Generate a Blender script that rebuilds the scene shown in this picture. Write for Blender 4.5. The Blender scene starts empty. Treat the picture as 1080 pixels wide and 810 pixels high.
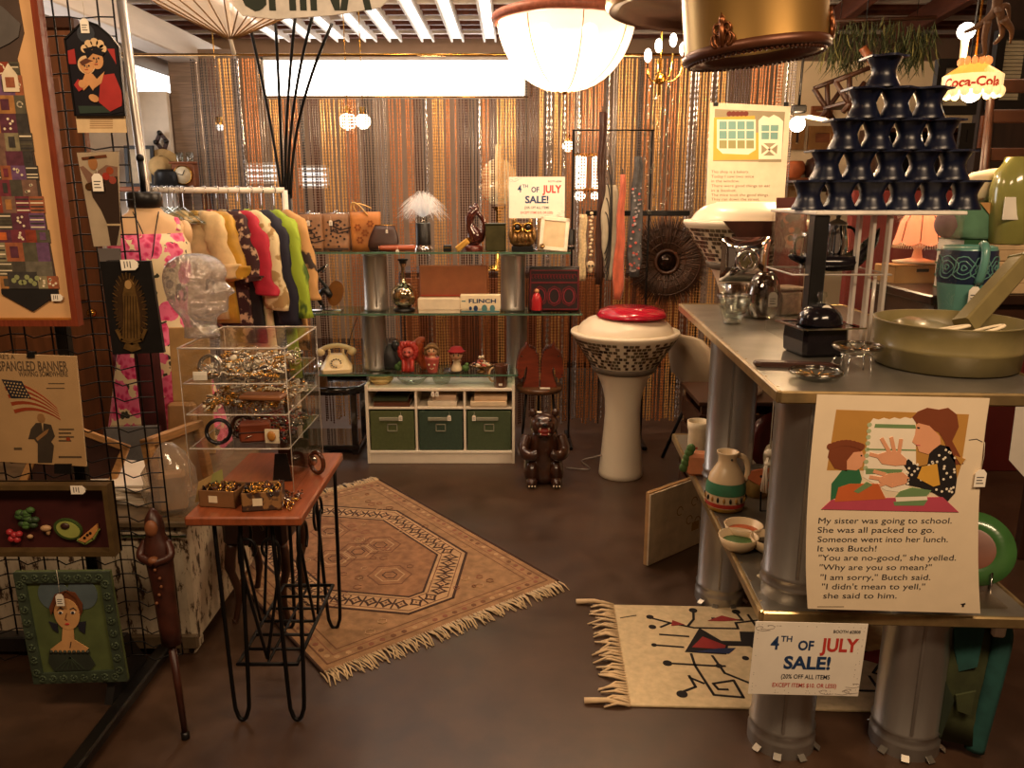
import bpy, math, random
import numpy as np
from mathutils import Vector, Matrix
R = math.radians; PI = math.pi; sin = math.sin; cos = math.cos
random.seed(11)
SC = bpy.context.scene; COL = SC.collection
FPX = 842.0; PITCH = R(13.5); EYE = 1.55
# ---------- camera geometry: turns a point of the photograph into a place in the room
def _dir(px, py):
    a = (px - 540) / FPX; b = (405 - py) / FPX
    return Vector((a, cos(PITCH) + b * sin(PITCH), -sin(PITCH) + b * cos(PITCH)))
def atY(px, py, Y):
    d = _dir(px, py); t = Y / d.y
    return Vector((d.x * t, Y, EYE + d.z * t))
def atZ(px, py, z):
    d = _dir(px, py); t = (z - EYE) / d.z
    return Vector((d.x * t, d.y * t, z))
def depth(Y, z): return Y * cos(PITCH) + (EYE - z) * sin(PITCH)
def on(px, Y, z): return Vector(((px - 540) / FPX * depth(Y, z), Y, z))
def sc(Y, z): return depth(Y, z) / FPX

# ---------- materials
_MC = {}
def lin(c):
    if isinstance(c, str):
        c = c.lstrip('#'); c = [int(c[i:i+2], 16) / 255 for i in (0, 2, 4)]
    return [(x / 12.92 if x <= .04045 else ((x + .055) / 1.055) ** 2.4) for x in c[:3]]
class NT:
    def __init__(s, m): s.t = m.node_tree; s.n = s.t.nodes; s.l = s.t.links
    def new(s, typ, **kw):
        n = s.n.new(typ)
        for k, v in kw.items():
            if k.startswith('i_'):
                key = k[2:]; key = int(key) if key.isdigit() else key
                n.inputs[key].default_value = v
            else: setattr(n, k, v)
        return n
    def link(s, a, b): s.l.new(a, b)
    def ramp(s, fac, stops):
        r = s.n.new('ShaderNodeValToRGB'); e = r.color_ramp.elements
        while len(e) < len(stops): e.new(.5)
        for x, (p, c) in zip(e, stops): x.position = p; x.color = (*lin(c), 1)
        if fac is not None: s.link(fac, r.inputs[0])
        return r
def mat(name, col='#888888', rough=.5, metal=0, var=.18, scale=18, bump=0., trans=0., emit=0, ecol=None, coat=0, alpha=1, stretch=None, sheen=0, ior=1.45, sub=0):
    if name in _MC: return _MC[name]
    m = bpy.data.materials.new(name); m.use_nodes = True; N = NT(m)
    b = N.n['Principled BSDF']; b.inputs['Roughness'].default_value = rough; b.inputs['Metallic'].default_value = metal
    b.inputs['Transmission Weight'].default_value = trans; b.inputs['IOR'].default_value = ior
    b.inputs['Coat Weight'].default_value = coat; b.inputs['Alpha'].default_value = alpha
    if sheen: b.inputs['Sheen Weight'].default_value = sheen
    if sub: b.inputs['Subsurface Weight'].default_value = sub; b.inputs['Subsurface Radius'].default_value = (.02, .01, .006)
    c = lin(col)
    tc = N.new('ShaderNodeTexCoord'); mp = N.new('ShaderNodeMapping'); N.link(tc.outputs['Object'], mp.inputs[0])
    if stretch: mp.inputs['Scale'].default_value = stretch
    ns = N.new('ShaderNodeTexNoise', i_Scale=scale, i_Detail=4.0); N.link(mp.outputs[0], ns.inputs['Vector'])
    r = N.n.new('ShaderNodeValToRGB'); r.color_ramp.elements[0].position = .3; r.color_ramp.elements[1].position = .7
    r.color_ramp.elements[0].color = (*[x * (1 - var) for x in c], 1); r.color_ramp.elements[1].color = (*[min(1, x * (1 + var * .6)) for x in c], 1)
    N.link(ns.outputs[0], r.inputs[0]); N.link(r.outputs[0], b.inputs['Base Color'])
    if bump:
        bp = N.new('ShaderNodeBump', i_Strength=bump, i_Distance=.01); N.link(ns.outputs[0], bp.inputs['Height']); N.link(bp.outputs[0], b.inputs['Normal'])
    if emit:
        b.inputs['Emission Color'].default_value = (*lin(ecol or col), 1); b.inputs['Emission Strength'].default_value = emit
    _MC[name] = m; return m
def thin(name, tint='#ffffff', refl=.09, rough=.02, edge=.55, opacity=0.):
    """thin clear sheet: mostly transparent, reflecting more at grazing angles"""
    if name in _MC: return _MC[name]
    m = bpy.data.materials.new(name); m.use_nodes = True; N = NT(m); N.n.remove(N.n['Principled BSDF']); out = N.n['Material Output']
    tr = N.new('ShaderNodeBsdfTransparent'); tr.inputs[0].default_value = (*lin(tint), 1)
    gl = N.new('ShaderNodeBsdfGlossy', i_Roughness=rough); lw = N.new('ShaderNodeLayerWeight', i_Blend=.25)
    mr = N.new('ShaderNodeMapRange'); mr.inputs[3].default_value = refl; mr.inputs[4].default_value = edge; N.link(lw.outputs['Facing'], mr.inputs[0])
    pw = N.new('ShaderNodeMath', operation='POWER'); N.link(lw.outputs['Facing'], pw.inputs[0]); pw.inputs[1].default_value = 2.5; N.link(pw.outputs[0], mr.inputs[0])
    mx = N.new('ShaderNodeMixShader'); N.link(mr.outputs[0], mx.inputs[0]); N.link(tr.outputs[0], mx.inputs[1]); N.link(gl.outputs[0], mx.inputs[2])
    sh = mx
    if opacity:
        df = N.new('ShaderNodeBsdfDiffuse'); df.inputs[0].default_value = (*lin(tint), 1)
        m2 = N.new('ShaderNodeMixShader', i_0=opacity); N.link(mx.outputs[0], m2.inputs[1]); N.link(df.outputs[0], m2.inputs[2]); sh = m2
    ns = N.new('ShaderNodeTexNoise', i_Scale=25.); bp = N.new('ShaderNodeBump', i_Strength=.05, i_Distance=.01)
    N.link(ns.outputs[0], bp.inputs['Height']); N.link(bp.outputs[0], gl.inputs['Normal'])
    N.link(sh.outputs[0], out.inputs[0]); _MC[name] = m; return m

# ---------- mesh builder
def frame(o, x, y):
    x = Vector(x).normalized(); y = Vector(y); z = x.cross(y).normalized(); y = z.cross(x)
    return Matrix(((x.x, y.x, z.x, o[0]), (x.y, y.y, z.y, o[1]), (x.z, y.z, z.z, o[2]), (0, 0, 0, 1)))
FACE = frame((0, 0, 0), (1, 0, 0), (0, 0, 1))       # a sheet drawn in x,y that faces the room's front (-Y)
_TXT = {}
def text_geo(s, bold=0., spacing=1.):
    k = (s, bold, spacing)
    if k not in _TXT:
        c = bpy.data.curves.new('t', 'FONT'); c.body = s; c.size = 1; c.offset = bold; c.resolution_u = 3; c.space_character = spacing
        o = bpy.data.objects.new('t', c); COL.objects.link(o)
        dg = bpy.context.evaluated_depsgraph_get(); e = o.evaluated_get(dg); me = e.to_mesh()
        v = [tuple(x.co) for x in me.vertices]; f = [tuple(p.vertices) for p in me.polygons]
        e.to_mesh_clear(); bpy.data.objects.remove(o); bpy.data.curves.remove(c); _TXT[k] = (v, f)
    return _TXT[k]
class MB:
    def __init__(s, m=None, M=None):
        s.v = []; s.f = []; s.mi = []; s.sm = []; s.mats = []; s.M = M.copy() if M else Matrix.Identity(4); s.m = m
    def _mi(s, m):
        m = m or s.m
        if m not in s.mats: s.mats.append(m)
        return s.mats.index(m)
    def add(s, vs, fs, m=None, smooth=False, T=None):
        b = len(s.v); A = s.M @ T if T else s.M; k = s._mi(m)
        s.v.extend([tuple(A @ Vector(p)) for p in vs])
        for f in fs: s.f.append(tuple(i + b for i in f)); s.mi.append(k); s.sm.append(smooth)
        return s
    def box(s, c, d, b=.002, m=None, T=None):
        x, y, z = [k / 2 for k in d]; b = min(b, x * .8, y * .8, z * .8); vs = []; idx = {}
        for i in (-1, 1):
            for j in (-1, 1):
                for k in (-1, 1):
                    for a in range(3):
                        p = [i * x, j * y, k * z]; q = [i, j, k]
                        for e in range(3):
                            if e != a: p[e] -= q[e] * b
                        idx[(i, j, k, a)] = len(vs); vs.append((p[0] + c[0], p[1] + c[1], p[2] + c[2]))
        fs = []
        for a in range(3):
            u, w = (a + 1) % 3, (a + 2) % 3
            for sg in (-1, 1):
                q = []
                for (p1, p2) in ((-1, -1), (1, -1), (1, 1), (-1, 1)):
                    key = [0, 0, 0]; key[a] = sg; key[u] = p1; key[w] = p2; q.append(idx[(*key, a)])
                fs.append(q if sg > 0 else q[::-1])
            for p1 in (-1, 1):
                for p2 in (-1, 1):
                    k0 = [0, 0, 0]; k0[u] = p1; k0[w] = p2; k1 = list(k0); k0[a] = -1; k1[a] = 1
                    q = [idx[(*k0, u)], idx[(*k1, u)], idx[(*k1, w)], idx[(*k0, w)]]
                    fs.append(q if p1 * p2 < 0 else q[::-1])
        for i in (-1, 1):
            for j in (-1, 1):
                for k in (-1, 1):
                    q = [idx[(i, j, k, 0)], idx[(i, j, k, 1)], idx[(i, j, k, 2)]]; fs.append(q if i * j * k > 0 else q[::-1])
        return s.add(vs, fs, m, False, T)
    def lathe(s, prof, n=24, c=(0, 0, 0), m=None, T=None, sx=1, sy=1, smooth=True, cap=True):
        vs = []; fs = []; k = len(prof)
        for (r, z) in prof:
            for i in range(n):
                a = 2 * PI * i / n; vs.append((c[0] + r * sx * cos(a), c[1] + r * sy * sin(a), c[2] + z))
        for j in range(k - 1):
            for i in range(n):
                i2 = (i + 1) % n; fs.append((j * n + i, j * n + i2, (j + 1) * n + i2, (j + 1) * n + i))
        s.add(vs, fs, m, smooth, T)
        if cap:
            b = []
            if prof[0][0] > 1e-4: b.append(tuple(range(n))[::-1])
            if prof[-1][0] > 1e-4: b.append(tuple(range((k - 1) * n, k * n)))
            if b: s.add(vs, b, m, False, T)
        return s
    def loft(s, rings, m=None, smooth=True, cap=True, T=None, closed=True):
        n = len(rings[0]); vs = [p for r in rings for p in r]; fs = []
        for j in range(len(rings) - 1):
            for i in range(n if closed else n - 1):
                i2 = (i + 1) % n; fs.append((j * n + i, j * n + i2, (j + 1) * n + i2, (j + 1) * n + i))
        if cap and closed: fs += [tuple(range(n))[::-1], tuple(range((len(rings) - 1) * n, len(rings) * n))]
        return s.add(vs, fs, m, smooth, T)
    def tube(s, pts, r, n=8, m=None, closed=False, T=None, flat=1.):
        pts = [Vector(p) for p in pts]; k = len(pts); rr = r if isinstance(r, (list, tuple)) else [r] * k; rings = []
        up = None
        for i, p in enumerate(pts):
            a = pts[(i - 1) % k] if (closed or i > 0) else p; b = pts[(i + 1) % k] if (closed or i < k - 1) else p
            t = (b - a).normalized() if (b - a).length > 1e-9 else Vector((0, 0, 1))
            if up is None: up = Vector((0, 0, 1)) if abs(t.z) < .9 else Vector((1, 0, 0))
            u = t.cross(up)
            if u.length < 1e-5: u = t.cross(Vector((0, 1, .1)))
            u.normalize(); w = u.cross(t).normalized(); up = w
            rings.append([tuple(p + u * (rr[i] * cos(2 * PI * q / n)) + w * (rr[i] * flat * sin(2 * PI * q / n))) for q in range(n)])
        if closed: rings.append(rings[0])
        return s.loft(rings, m, True, not closed, T)
    def ball(s, c, r, nu=14, nv=9, m=None, T=None):
        r = (r, r, r) if not isinstance(r, (tuple, list)) else r; vs = []; fs = []
        vs.append((c[0], c[1], c[2] - r[2]))
        for j in range(1, nv):
            b = -PI / 2 + PI * j / nv
            for i in range(nu):
                a = 2 * PI * i / nu; vs.append((c[0] + r[0] * cos(b) * cos(a), c[1] + r[1] * cos(b) * sin(a), c[2] + r[2] * sin(b)))
        vs.append((c[0], c[1], c[2] + r[2])); L = len(vs) - 1
        for i in range(nu):
            i2 = (i + 1) % nu; fs.append((0, 1 + i2, 1 + i)); fs.append((L, L - nu + i, L - nu + i2))
            for j in range(nv - 2): fs.append((1 + j * nu + i, 1 + j * nu + i2, 1 + (j + 1) * nu + i2, 1 + (j + 1) * nu + i))
        return s.add(vs, fs, m, True, T)
    def prism(s, poly, z0, z1, m=None, T=None, bevel=0.):
        n = len(poly); A = sum(poly[i][0] * poly[(i + 1) % n][1] - poly[(i + 1) % n][0] * poly[i][1] for i in range(n))
        if A < 0: poly = poly[::-1]
        if bevel:
            cx = sum(p[0] for p in poly) / n; cy = sum(p[1] for p in poly) / n
            def ins(p):
                d = math.hypot(p[0] - cx, p[1] - cy) or 1; k = max(0, 1 - bevel / d); return (cx + (p[0] - cx) * k, cy + (p[1] - cy) * k)
            q = [ins(p) for p in poly]
            rings = [[(x, y, z0) for x, y in q], [(x, y, z0 + bevel) for x, y in poly], [(x, y, z1 - bevel) for x, y in poly], [(x, y, z1) for x, y in q]]
            return s.loft(rings, m, False, True, T)
        vs = [(x, y, z0) for x, y in poly] + [(x, y, z1) for x, y in poly]
        fs = [tuple(range(n))[::-1], tuple(range(n, 2 * n))] + [(i, (i + 1) % n, n + (i + 1) % n, n + i) for i in range(n)]
        return s.add(vs, fs, m, False, T)
    def rect(s, x0, y0, x1, y1, z0, z1, m=None, T=None): return s.prism([(x0, y0), (x1, y0), (x1, y1), (x0, y1)], z0, z1, m, T)
    def disc(s, cx, cy, r, z0, z1, m=None, n=18, ry=None, rot=0, T=None):
        ry = ry or r; P = []
        for i in range(n):
            a = 2 * PI * i / n; x = r * cos(a); y = ry * sin(a); P.append((cx + x * cos(rot) - y * sin(rot), cy + x * sin(rot) + y * cos(rot)))
        return s.prism(P, z0, z1, m, T)
    def stroke(s, pts, w, z0, z1, m=None, closed=False, T=None):
        """a drawn line of width w in the sheet plane"""
        k = len(pts)
        for i in range(k if closed else k - 1):
            a = pts[i]; b = pts[(i + 1) % k]; dx = b[0] - a[0]; dy = b[1] - a[1]; L = math.hypot(dx, dy) or 1e-6; nx, ny = -dy / L * w / 2, dx / L * w / 2; ex, ey = dx / L * w * .3, dy / L * w * .3
            s.prism([(a[0] - nx - ex, a[1] - ny - ey), (b[0] - nx + ex, b[1] - ny + ey), (b[0] + nx + ex, b[1] + ny + ey), (a[0] + nx - ex, a[1] + ny - ey)], z0, z1, m, T)
        return s
    def text(s, st, x, y, size, z, m=None, width=None, center=False, bold=0., T=None, spacing=1.):
        v, f = text_geo(st, bold, spacing)
        if not v: return s
        x0 = min(p[0] for p in v); x1 = max(p[0] for p in v); kx = size
        if width: kx = width / max(x1 - x0, 1e-6)
        ox = x - (x0 + x1) / 2 * kx if center else x - x0 * kx
        return s.add([(ox + p[0] * kx, y + p[1] * size, z) for p in v], f, m, False, T)
    def build(s, name, parent=None, loc=None, rotz=0, rot=None):
        me = bpy.data.meshes.new(name); me.from_pydata(s.v, [], s.f)
        for m in s.mats: me.materials.append(m)
        me.polygons.foreach_set('material_index', s.mi); me.polygons.foreach_set('use_smooth', s.sm); me.update()
        o = bpy.data.objects.new(name, me); COL.objects.link(o)
        if parent: o.parent = parent
        if loc is not None: o.location = loc
        o.rotation_euler = rot if rot else (0, 0, rotz)
        return o
def tag(o, label, cat, group=None, kind=None):
    o['label'] = label; o['category'] = cat
    if group: o['group'] = group
    if kind: o['kind'] = kind
    return o
def thing(name, label, cat, loc=(0, 0, 0), rotz=0, group=None, rot=None):
    o = bpy.data.objects.new(name, None); COL.objects.link(o); o.empty_display_size = .05
    o.location = loc; o.rotation_euler = rot if rot else (0, 0, rotz); return tag(o, label, cat, group)
def struct(o, label=None):
    o['kind'] = 'structure'
    if label: o['label'] = label
    return o
def one(name, label, cat, mb, loc=(0, 0, 0), rotz=0, group=None, rot=None, kind=None):
    return tag(mb.build(name, None, loc, rotz, rot), label, cat, group, kind)
def arc(cx, cy, r, a0, a1, n=10, ry=None):
    ry = ry or r; return [(cx + r * cos(R(a0 + (a1 - a0) * i / n)), cy + ry * sin(R(a0 + (a1 - a0) * i / n))) for i in range(n + 1)]
def bez(p, n=10):
    p = [Vector(q) for q in p]; out = []
    for i in range(n + 1):
        t = i / n; q = list(p)
        while len(q) > 1: q = [q[j].lerp(q[j + 1], t) for j in range(len(q) - 1)]
        out.append(tuple(q[0]))
    return out
def spline(p, n=6):
    """smooth curve through the points"""
    p = [Vector(q) for q in p]; out = []
    for i in range(len(p) - 1):
        a = p[max(i - 1, 0)]; b = p[i]; c = p[i + 1]; d = p[min(i + 2, len(p) - 1)]
        for k in range(n):
            t = k / n; out.append(tuple(.5 * ((2 * b) + (c - a) * t + (2 * a - 5 * b + 4 * c - d) * t * t + (3 * b - a - 3 * c + d) * t ** 3)))
    out.append(tuple(p[-1])); return out
def ellring(cx, cy, z, a, b, n=20, p=1.0):
    out = []
    for i in range(n):
        t = 2 * PI * i / n; c_, s_ = cos(t), sin(t)
        out.append((cx + a * math.copysign(abs(c_) ** p, c_), cy + b * math.copysign(abs(s_) ** p, s_), z))
    return out
# common materials
WHITE = mat('white_paint', '#e9e2d6', .45); PAPER = mat('paper', '#efe6d6', .7, var=.05); CREAM = mat('cream', '#e6d5b4', .5)
BLACK = mat('black_satin', '#141211', .35, var=.3); IRON = mat('black_iron', '#0e0c0c', .45, metal=.4); INK = mat('ink', '#20202a', .7, var=.05)
NAVYINK = mat('navy_ink', '#1f3a63', .6, var=.1); REDINK = mat('red_ink', '#c1392f', .6, var=.1)
CHROME = mat('chrome', '#d8d8da', .08, metal=1, var=.04); BRASS = mat('brass', '#b98a3e', .2, metal=1, var=.15); GALV = mat('galvanised', '#b4b0aa', .34, metal=.85, var=.22, scale=9, stretch=(1, 1, .25))
WOOD = mat('brown_wood', '#7a4526', .4, var=.35, scale=14, stretch=(1, 1, 6)); DWOOD = mat('dark_wood', '#3a2012', .4, var=.3, scale=16, stretch=(1, 6, 1)); PINE = mat('pine', '#b98a55', .5, var=.25, scale=14, stretch=(1, 1, 8))
GLASS = thin('clear_glass', '#f4f8f4', .12, .02, .75); ACRYL = thin('clear_acrylic', '#fbfbfa', .05, .02, .5); SHELFGLASS = thin('shelf_glass', '#e2efe6', .12, .03, .8)
ACEDGE = thin('acrylic_edge', '#f4ece2', .25, .15, .7, opacity=.35); GREENEDGE = mat('glass_edge', '#6f9a80', .2, trans=.5)
TAGW = mat('tag_card', '#f3ead9', .7, var=.06); STRING = mat('string', '#d8cdb8', .8)
def price_tag(parent, p, size=.022, dz=.04, ang=0., lines=True):
    """a white card price tag on a string; hangs from p"""
    mb = MB(TAGW); w = size * .62; h = size; x, y, z = p
    T = Matrix.Translation((x, y - .003, z - dz)) @ Matrix.Rotation(ang, 4, 'Y') @ FACE
    mb.prism([(-w/2, -h), (w/2, -h), (w/2, -h*.2), (w*.22, 0), (-w*.22, 0), (-w/2, -h*.2)], 0, .0012, TAGW, T)
    if lines:
        for k in range(3): mb.rect(-w*.34, -h*(.42+.17*k), w*(.3-.12*(k % 2)), -h*(.47+.17*k), .0012, .0016, INK, T)
    mb.tube([(x, y, z), (x + .002, y - .002, z - dz * .5), (x, y - .0025, z - dz)], .0007, 5, STRING)
    return mb.build('price_tag', parent)
# ================= camera, light, setting
cam = bpy.data.cameras.new('camera'); cam.sensor_width = 36; cam.lens = FPX / 1080 * 36; cam.clip_start = .05
co = bpy.data.objects.new('camera', cam); COL.objects.link(co); co.location = (0, 0, EYE); co.rotation_euler = (R(90) - PITCH, 0, 0); SC.camera = co
SC.view_settings.view_transform = 'Standard'; SC.view_settings.look = 'None'; SC.view_settings.gamma = 1; SC.view_settings.exposure = 0.0
SC.view_settings.use_curve_mapping = False
SC.cycles.use_denoising = True; SC.cycles.max_bounces = 10; SC.cycles.transparent_max_bounces = 24; SC.cycles.caustics_reflective = False; SC.cycles.caustics_refractive = False
SC.cycles.sample_clamp_indirect = 4.0
W = bpy.data.worlds.new('world'); SC.world = W; W.use_nodes = True
W.node_tree.nodes['Background'].inputs[0].default_value = (1, .58, .32, 1); W.node_tree.nodes['Background'].inputs[1].default_value = .14
def area(name, p, aim, e, sx, sy, col=(1, .66, .38)):
    l = bpy.data.lights.new(name, 'AREA'); l.shape = 'RECTANGLE'; l.size = sx; l.size_y = sy; l.energy = e; l.color = col
    o = bpy.data.objects.new(name, l); COL.objects.link(o); o.location = p; o.rotation_euler = (Vector(aim) - Vector(p)).to_track_quat('-Z', 'Y').to_euler(); return o
def point(name, p, e, col=(1, .60, .30), r=.05):
    l = bpy.data.lights.new(name, 'POINT'); l.energy = e; l.color = col; l.shadow_soft_size = r
    o = bpy.data.objects.new(name, l); COL.objects.link(o); o.location = p; return o
def mfloor():
    m = bpy.data.materials.new('stained_concrete'); m.use_nodes = True; N = NT(m); b = N.n['Principled BSDF']
    tc = N.new('ShaderNodeTexCoord'); n1 = N.new('ShaderNodeTexNoise', i_Scale=1.6, i_Detail=6.0, i_Roughness=.65); n2 = N.new('ShaderNodeTexNoise', i_Scale=9.0, i_Detail=8.0)
    N.link(tc.outputs['Object'], n1.inputs['Vector']); N.link(tc.outputs['Object'], n2.inputs['Vector'])
    r1 = N.ramp(n1.outputs[0], [(.3, '#3d2b20'), (.5, '#483325'), (.7, '#533c2c')]); r2 = N.ramp(n2.outputs[0], [(.3, '#c4c4c4'), (.7, '#ffffff')])
    mx = N.new('ShaderNodeMix', data_type='RGBA', blend_type='MULTIPLY'); mx.inputs[0].default_value = .8
    N.link(r1.outputs[0], mx.inputs[6]); N.link(r2.outputs[0], mx.inputs[7]); N.link(mx.outputs[2], b.inputs['Base Color'])
    rr = N.new('ShaderNodeMapRange'); rr.inputs[3].default_value = .25; rr.inputs[4].default_value = .5; N.link(n2.outputs[0], rr.inputs[0]); N.link(rr.outputs[0], b.inputs['Roughness'])
    bp = N.new('ShaderNodeBump', i_Strength=.08); N.link(n2.outputs[0], bp.inputs['Height']); N.link(bp.outputs[0], b.inputs['Normal']); return m
def emis(name, c, e):
    m = bpy.data.materials.new(name); m.use_nodes = True; N = NT(m); N.n.remove(N.n['Principled BSDF'])
    em = N.new('ShaderNodeEmission'); em.inputs[0].default_value = (*lin(c), 1); em.inputs[1].default_value = e; N.link(em.outputs[0], N.n['Material Output'].inputs[0]); return m
DAY = emis('daylight_glazing', '#fff8f0', 7.0); STRIPGLOW = emis('white_strip_glow', '#fff6ee', 3.0); BULB = emis('lit_bulb', '#fff0d8', 14); GLOW = emis('lit_globe', '#ffe9c8', 7)
LITW = emis('lit_pane', '#fff4ea', 1.3)
plaster = mat('plaster', '#a98d76', .8, var=.15, scale=3); planks = mat('grey_planks', '#8e7866', .75, var=.3, scale=5, stretch=(1, 1, 14)); pegw = mat('pegboard_white', '#e6dccd', .7, var=.05)
deck = mat('roof_boards', '#4a2c22', .7, var=.35, scale=4, stretch=(.6, 12, 1)); beamw = mat('rafter_white', '#e9ded2', .6, var=.1, scale=3, stretch=(4, .5, 4)); beamb = mat('rafter_brown', '#6e4030', .6, var=.3, scale=5, stretch=(4, .5, 4))
YB = 8.6
struct(MB(mfloor()).box((0, 3.3, -.05), (10, 11.6, .1), .001).build('floor'))
# back wall with openings for the clerestory panes
def wall_open(name, x0, x1, z0, z1, y, holes, m, th=.12):
    xs = sorted({x0, x1, *[h[0] for h in holes], *[h[1] for h in holes]}); zs = sorted({z0, z1, *[h[2] for h in holes], *[h[3] for h in holes]}); b = MB(m)
    for i in range(len(xs) - 1):
        for j in range(len(zs) - 1):
            cx = (xs[i] + xs[i+1]) / 2; cz = (zs[j] + zs[j+1]) / 2
            if any(h[0] < cx < h[1] and h[2] < cz < h[3] for h in holes): continue
            b.box((cx, y + th / 2, cz), (xs[i+1] - xs[i], th, zs[j+1] - zs[j]), 0)
    return struct(b.build(name))
def win(x0p, y0p, x1p, y1p): a = atY(x0p, y0p, YB); b = atY(x1p, y1p, YB); return (a.x, b.x, b.z, a.z)
H1 = win(274, 60, 556, 104); H2 = win(128, 65, 183, 101); H3 = win(256, 171, 295, 194); H4 = win(314, 174, 348, 199)
wall_open('wall_back', -5, 5, 0, 3.2, YB, [H1, H2, H3, H4], plaster)
def pane(name, h, m, mull=0):
    o = struct(MB(m).box(((h[0] + h[1]) / 2, YB + .06, (h[2] + h[3]) / 2), (h[1] - h[0], .02, h[3] - h[2]), 0).build(name))
    b = MB(beamw); t = .03
    for z in (h[2] + t/2, h[3] - t/2): b.box(((h[0] + h[1]) / 2, YB + .03, z), (h[1] - h[0], .05, t), .003)
    for x in (h[0] + t/2, h[1] - t/2): b.box((x, YB + .03, (h[2] + h[3]) / 2), (t, .05, h[3] - h[2]), .003)
    for k in range(mull): b.box(((h[0] + h[1]) / 2, YB + .03, h[2] + (h[3] - h[2]) * (k + 1) / (mull + 1)), (h[1] - h[0], .03, .025), .002)
    b.build('window_frame', o)
pane('window_1', H1, DAY); pane('window_2', H2, DAY); pane('window_3', H3, LITW, 3); pane('window_4', H4, LITW, 3)
struct(MB(planks).box((-4.65, 3.3, 1.6), (.1, 11.6, 3.2), 0).build('wall_left'))
struct(MB(plaster).box((4.65, 3.3, 1.6), (.1, 11.6, 3.2), 0).build('wall_right'))
# white pegboard partition at the left rear and grey plank return
a = atY(188, 100, 7.6); struct(MB(pegw).box((-3.85, 7.6, 1.23), (1.5, .06, 2.4), .004).build('wall_pegboard'))
struct(MB(planks).box((-2.8, 7.7, 1.4), (.6, .08, 2.8), .004).build('wall_planks'))
# cream partition on the right rear
creamw = mat('cream_wall', '#d9c5a4', .8, var=.06, scale=3)
struct(MB(creamw).box((3.3, 6.25, 1.24), (2.66, .1, 2.48), .004).build('wall_right_rear'))
maroonw = mat('maroon_wall', '#6b221c', .75, var=.2, scale=3)
# ceiling, glowing white strips and rafters
struct(MB(deck).box((0, 3.3, 3.16), (10, 11.6, .12), 0).build('ceiling'))
b = MB(deck)
for k in range(26): b.box((0, 3.2 + k * .21, 3.055), (9.2, .05, .05), .003, beamb if k % 3 else beamw)
struct(b.build('trim_1'))
ends = [301, 334, 363, 392, 418, 452, 483, 517]; b = MB(STRIPGLOW)
for i, e in enumerate(ends):
    x = (e - 540) / FPX * depth(8.5, 3.0); o = struct(MB(STRIPGLOW).box((x, 6.05, 3.022), (.085, 4.7, .012), .002).build('window_%d' % (5 + i)))  # white ceiling strips made to glow so they read pure white
    MB(beamw).box((x - .055, 6.05, 3.02), (.02, 4.8, .06), .003).box((x + .055, 6.05, 3.02), (.02, 4.8, .06), .003).build('window_frame', o)
struct(MB(beamw).box((-2.95, 5.2, 2.8), (.26, 6.6, .22), .01).tube([(-3.35, 2, 2.72), (-3.35, 8.5, 2.72)], .07, 12).build('trim_2'))
b = MB(beamb)
for k, (x0, x1) in enumerate([(1.2, 2.2), (1.7, 2.9), (2.3, 3.7), (3.0, 4.4)]): b.box(((x0 + x1) / 2, 4.6, 2.92), (.09, 6.6, .16), .01, beamb, Matrix.Translation(((x0+x1)/2, 4.6, 0)) @ Matrix.Rotation(R(-8), 4, 'Z') @ Matrix.Translation((-(x0+x1)/2, -4.6, 0)))
struct(b.build('trim_3'))
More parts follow.
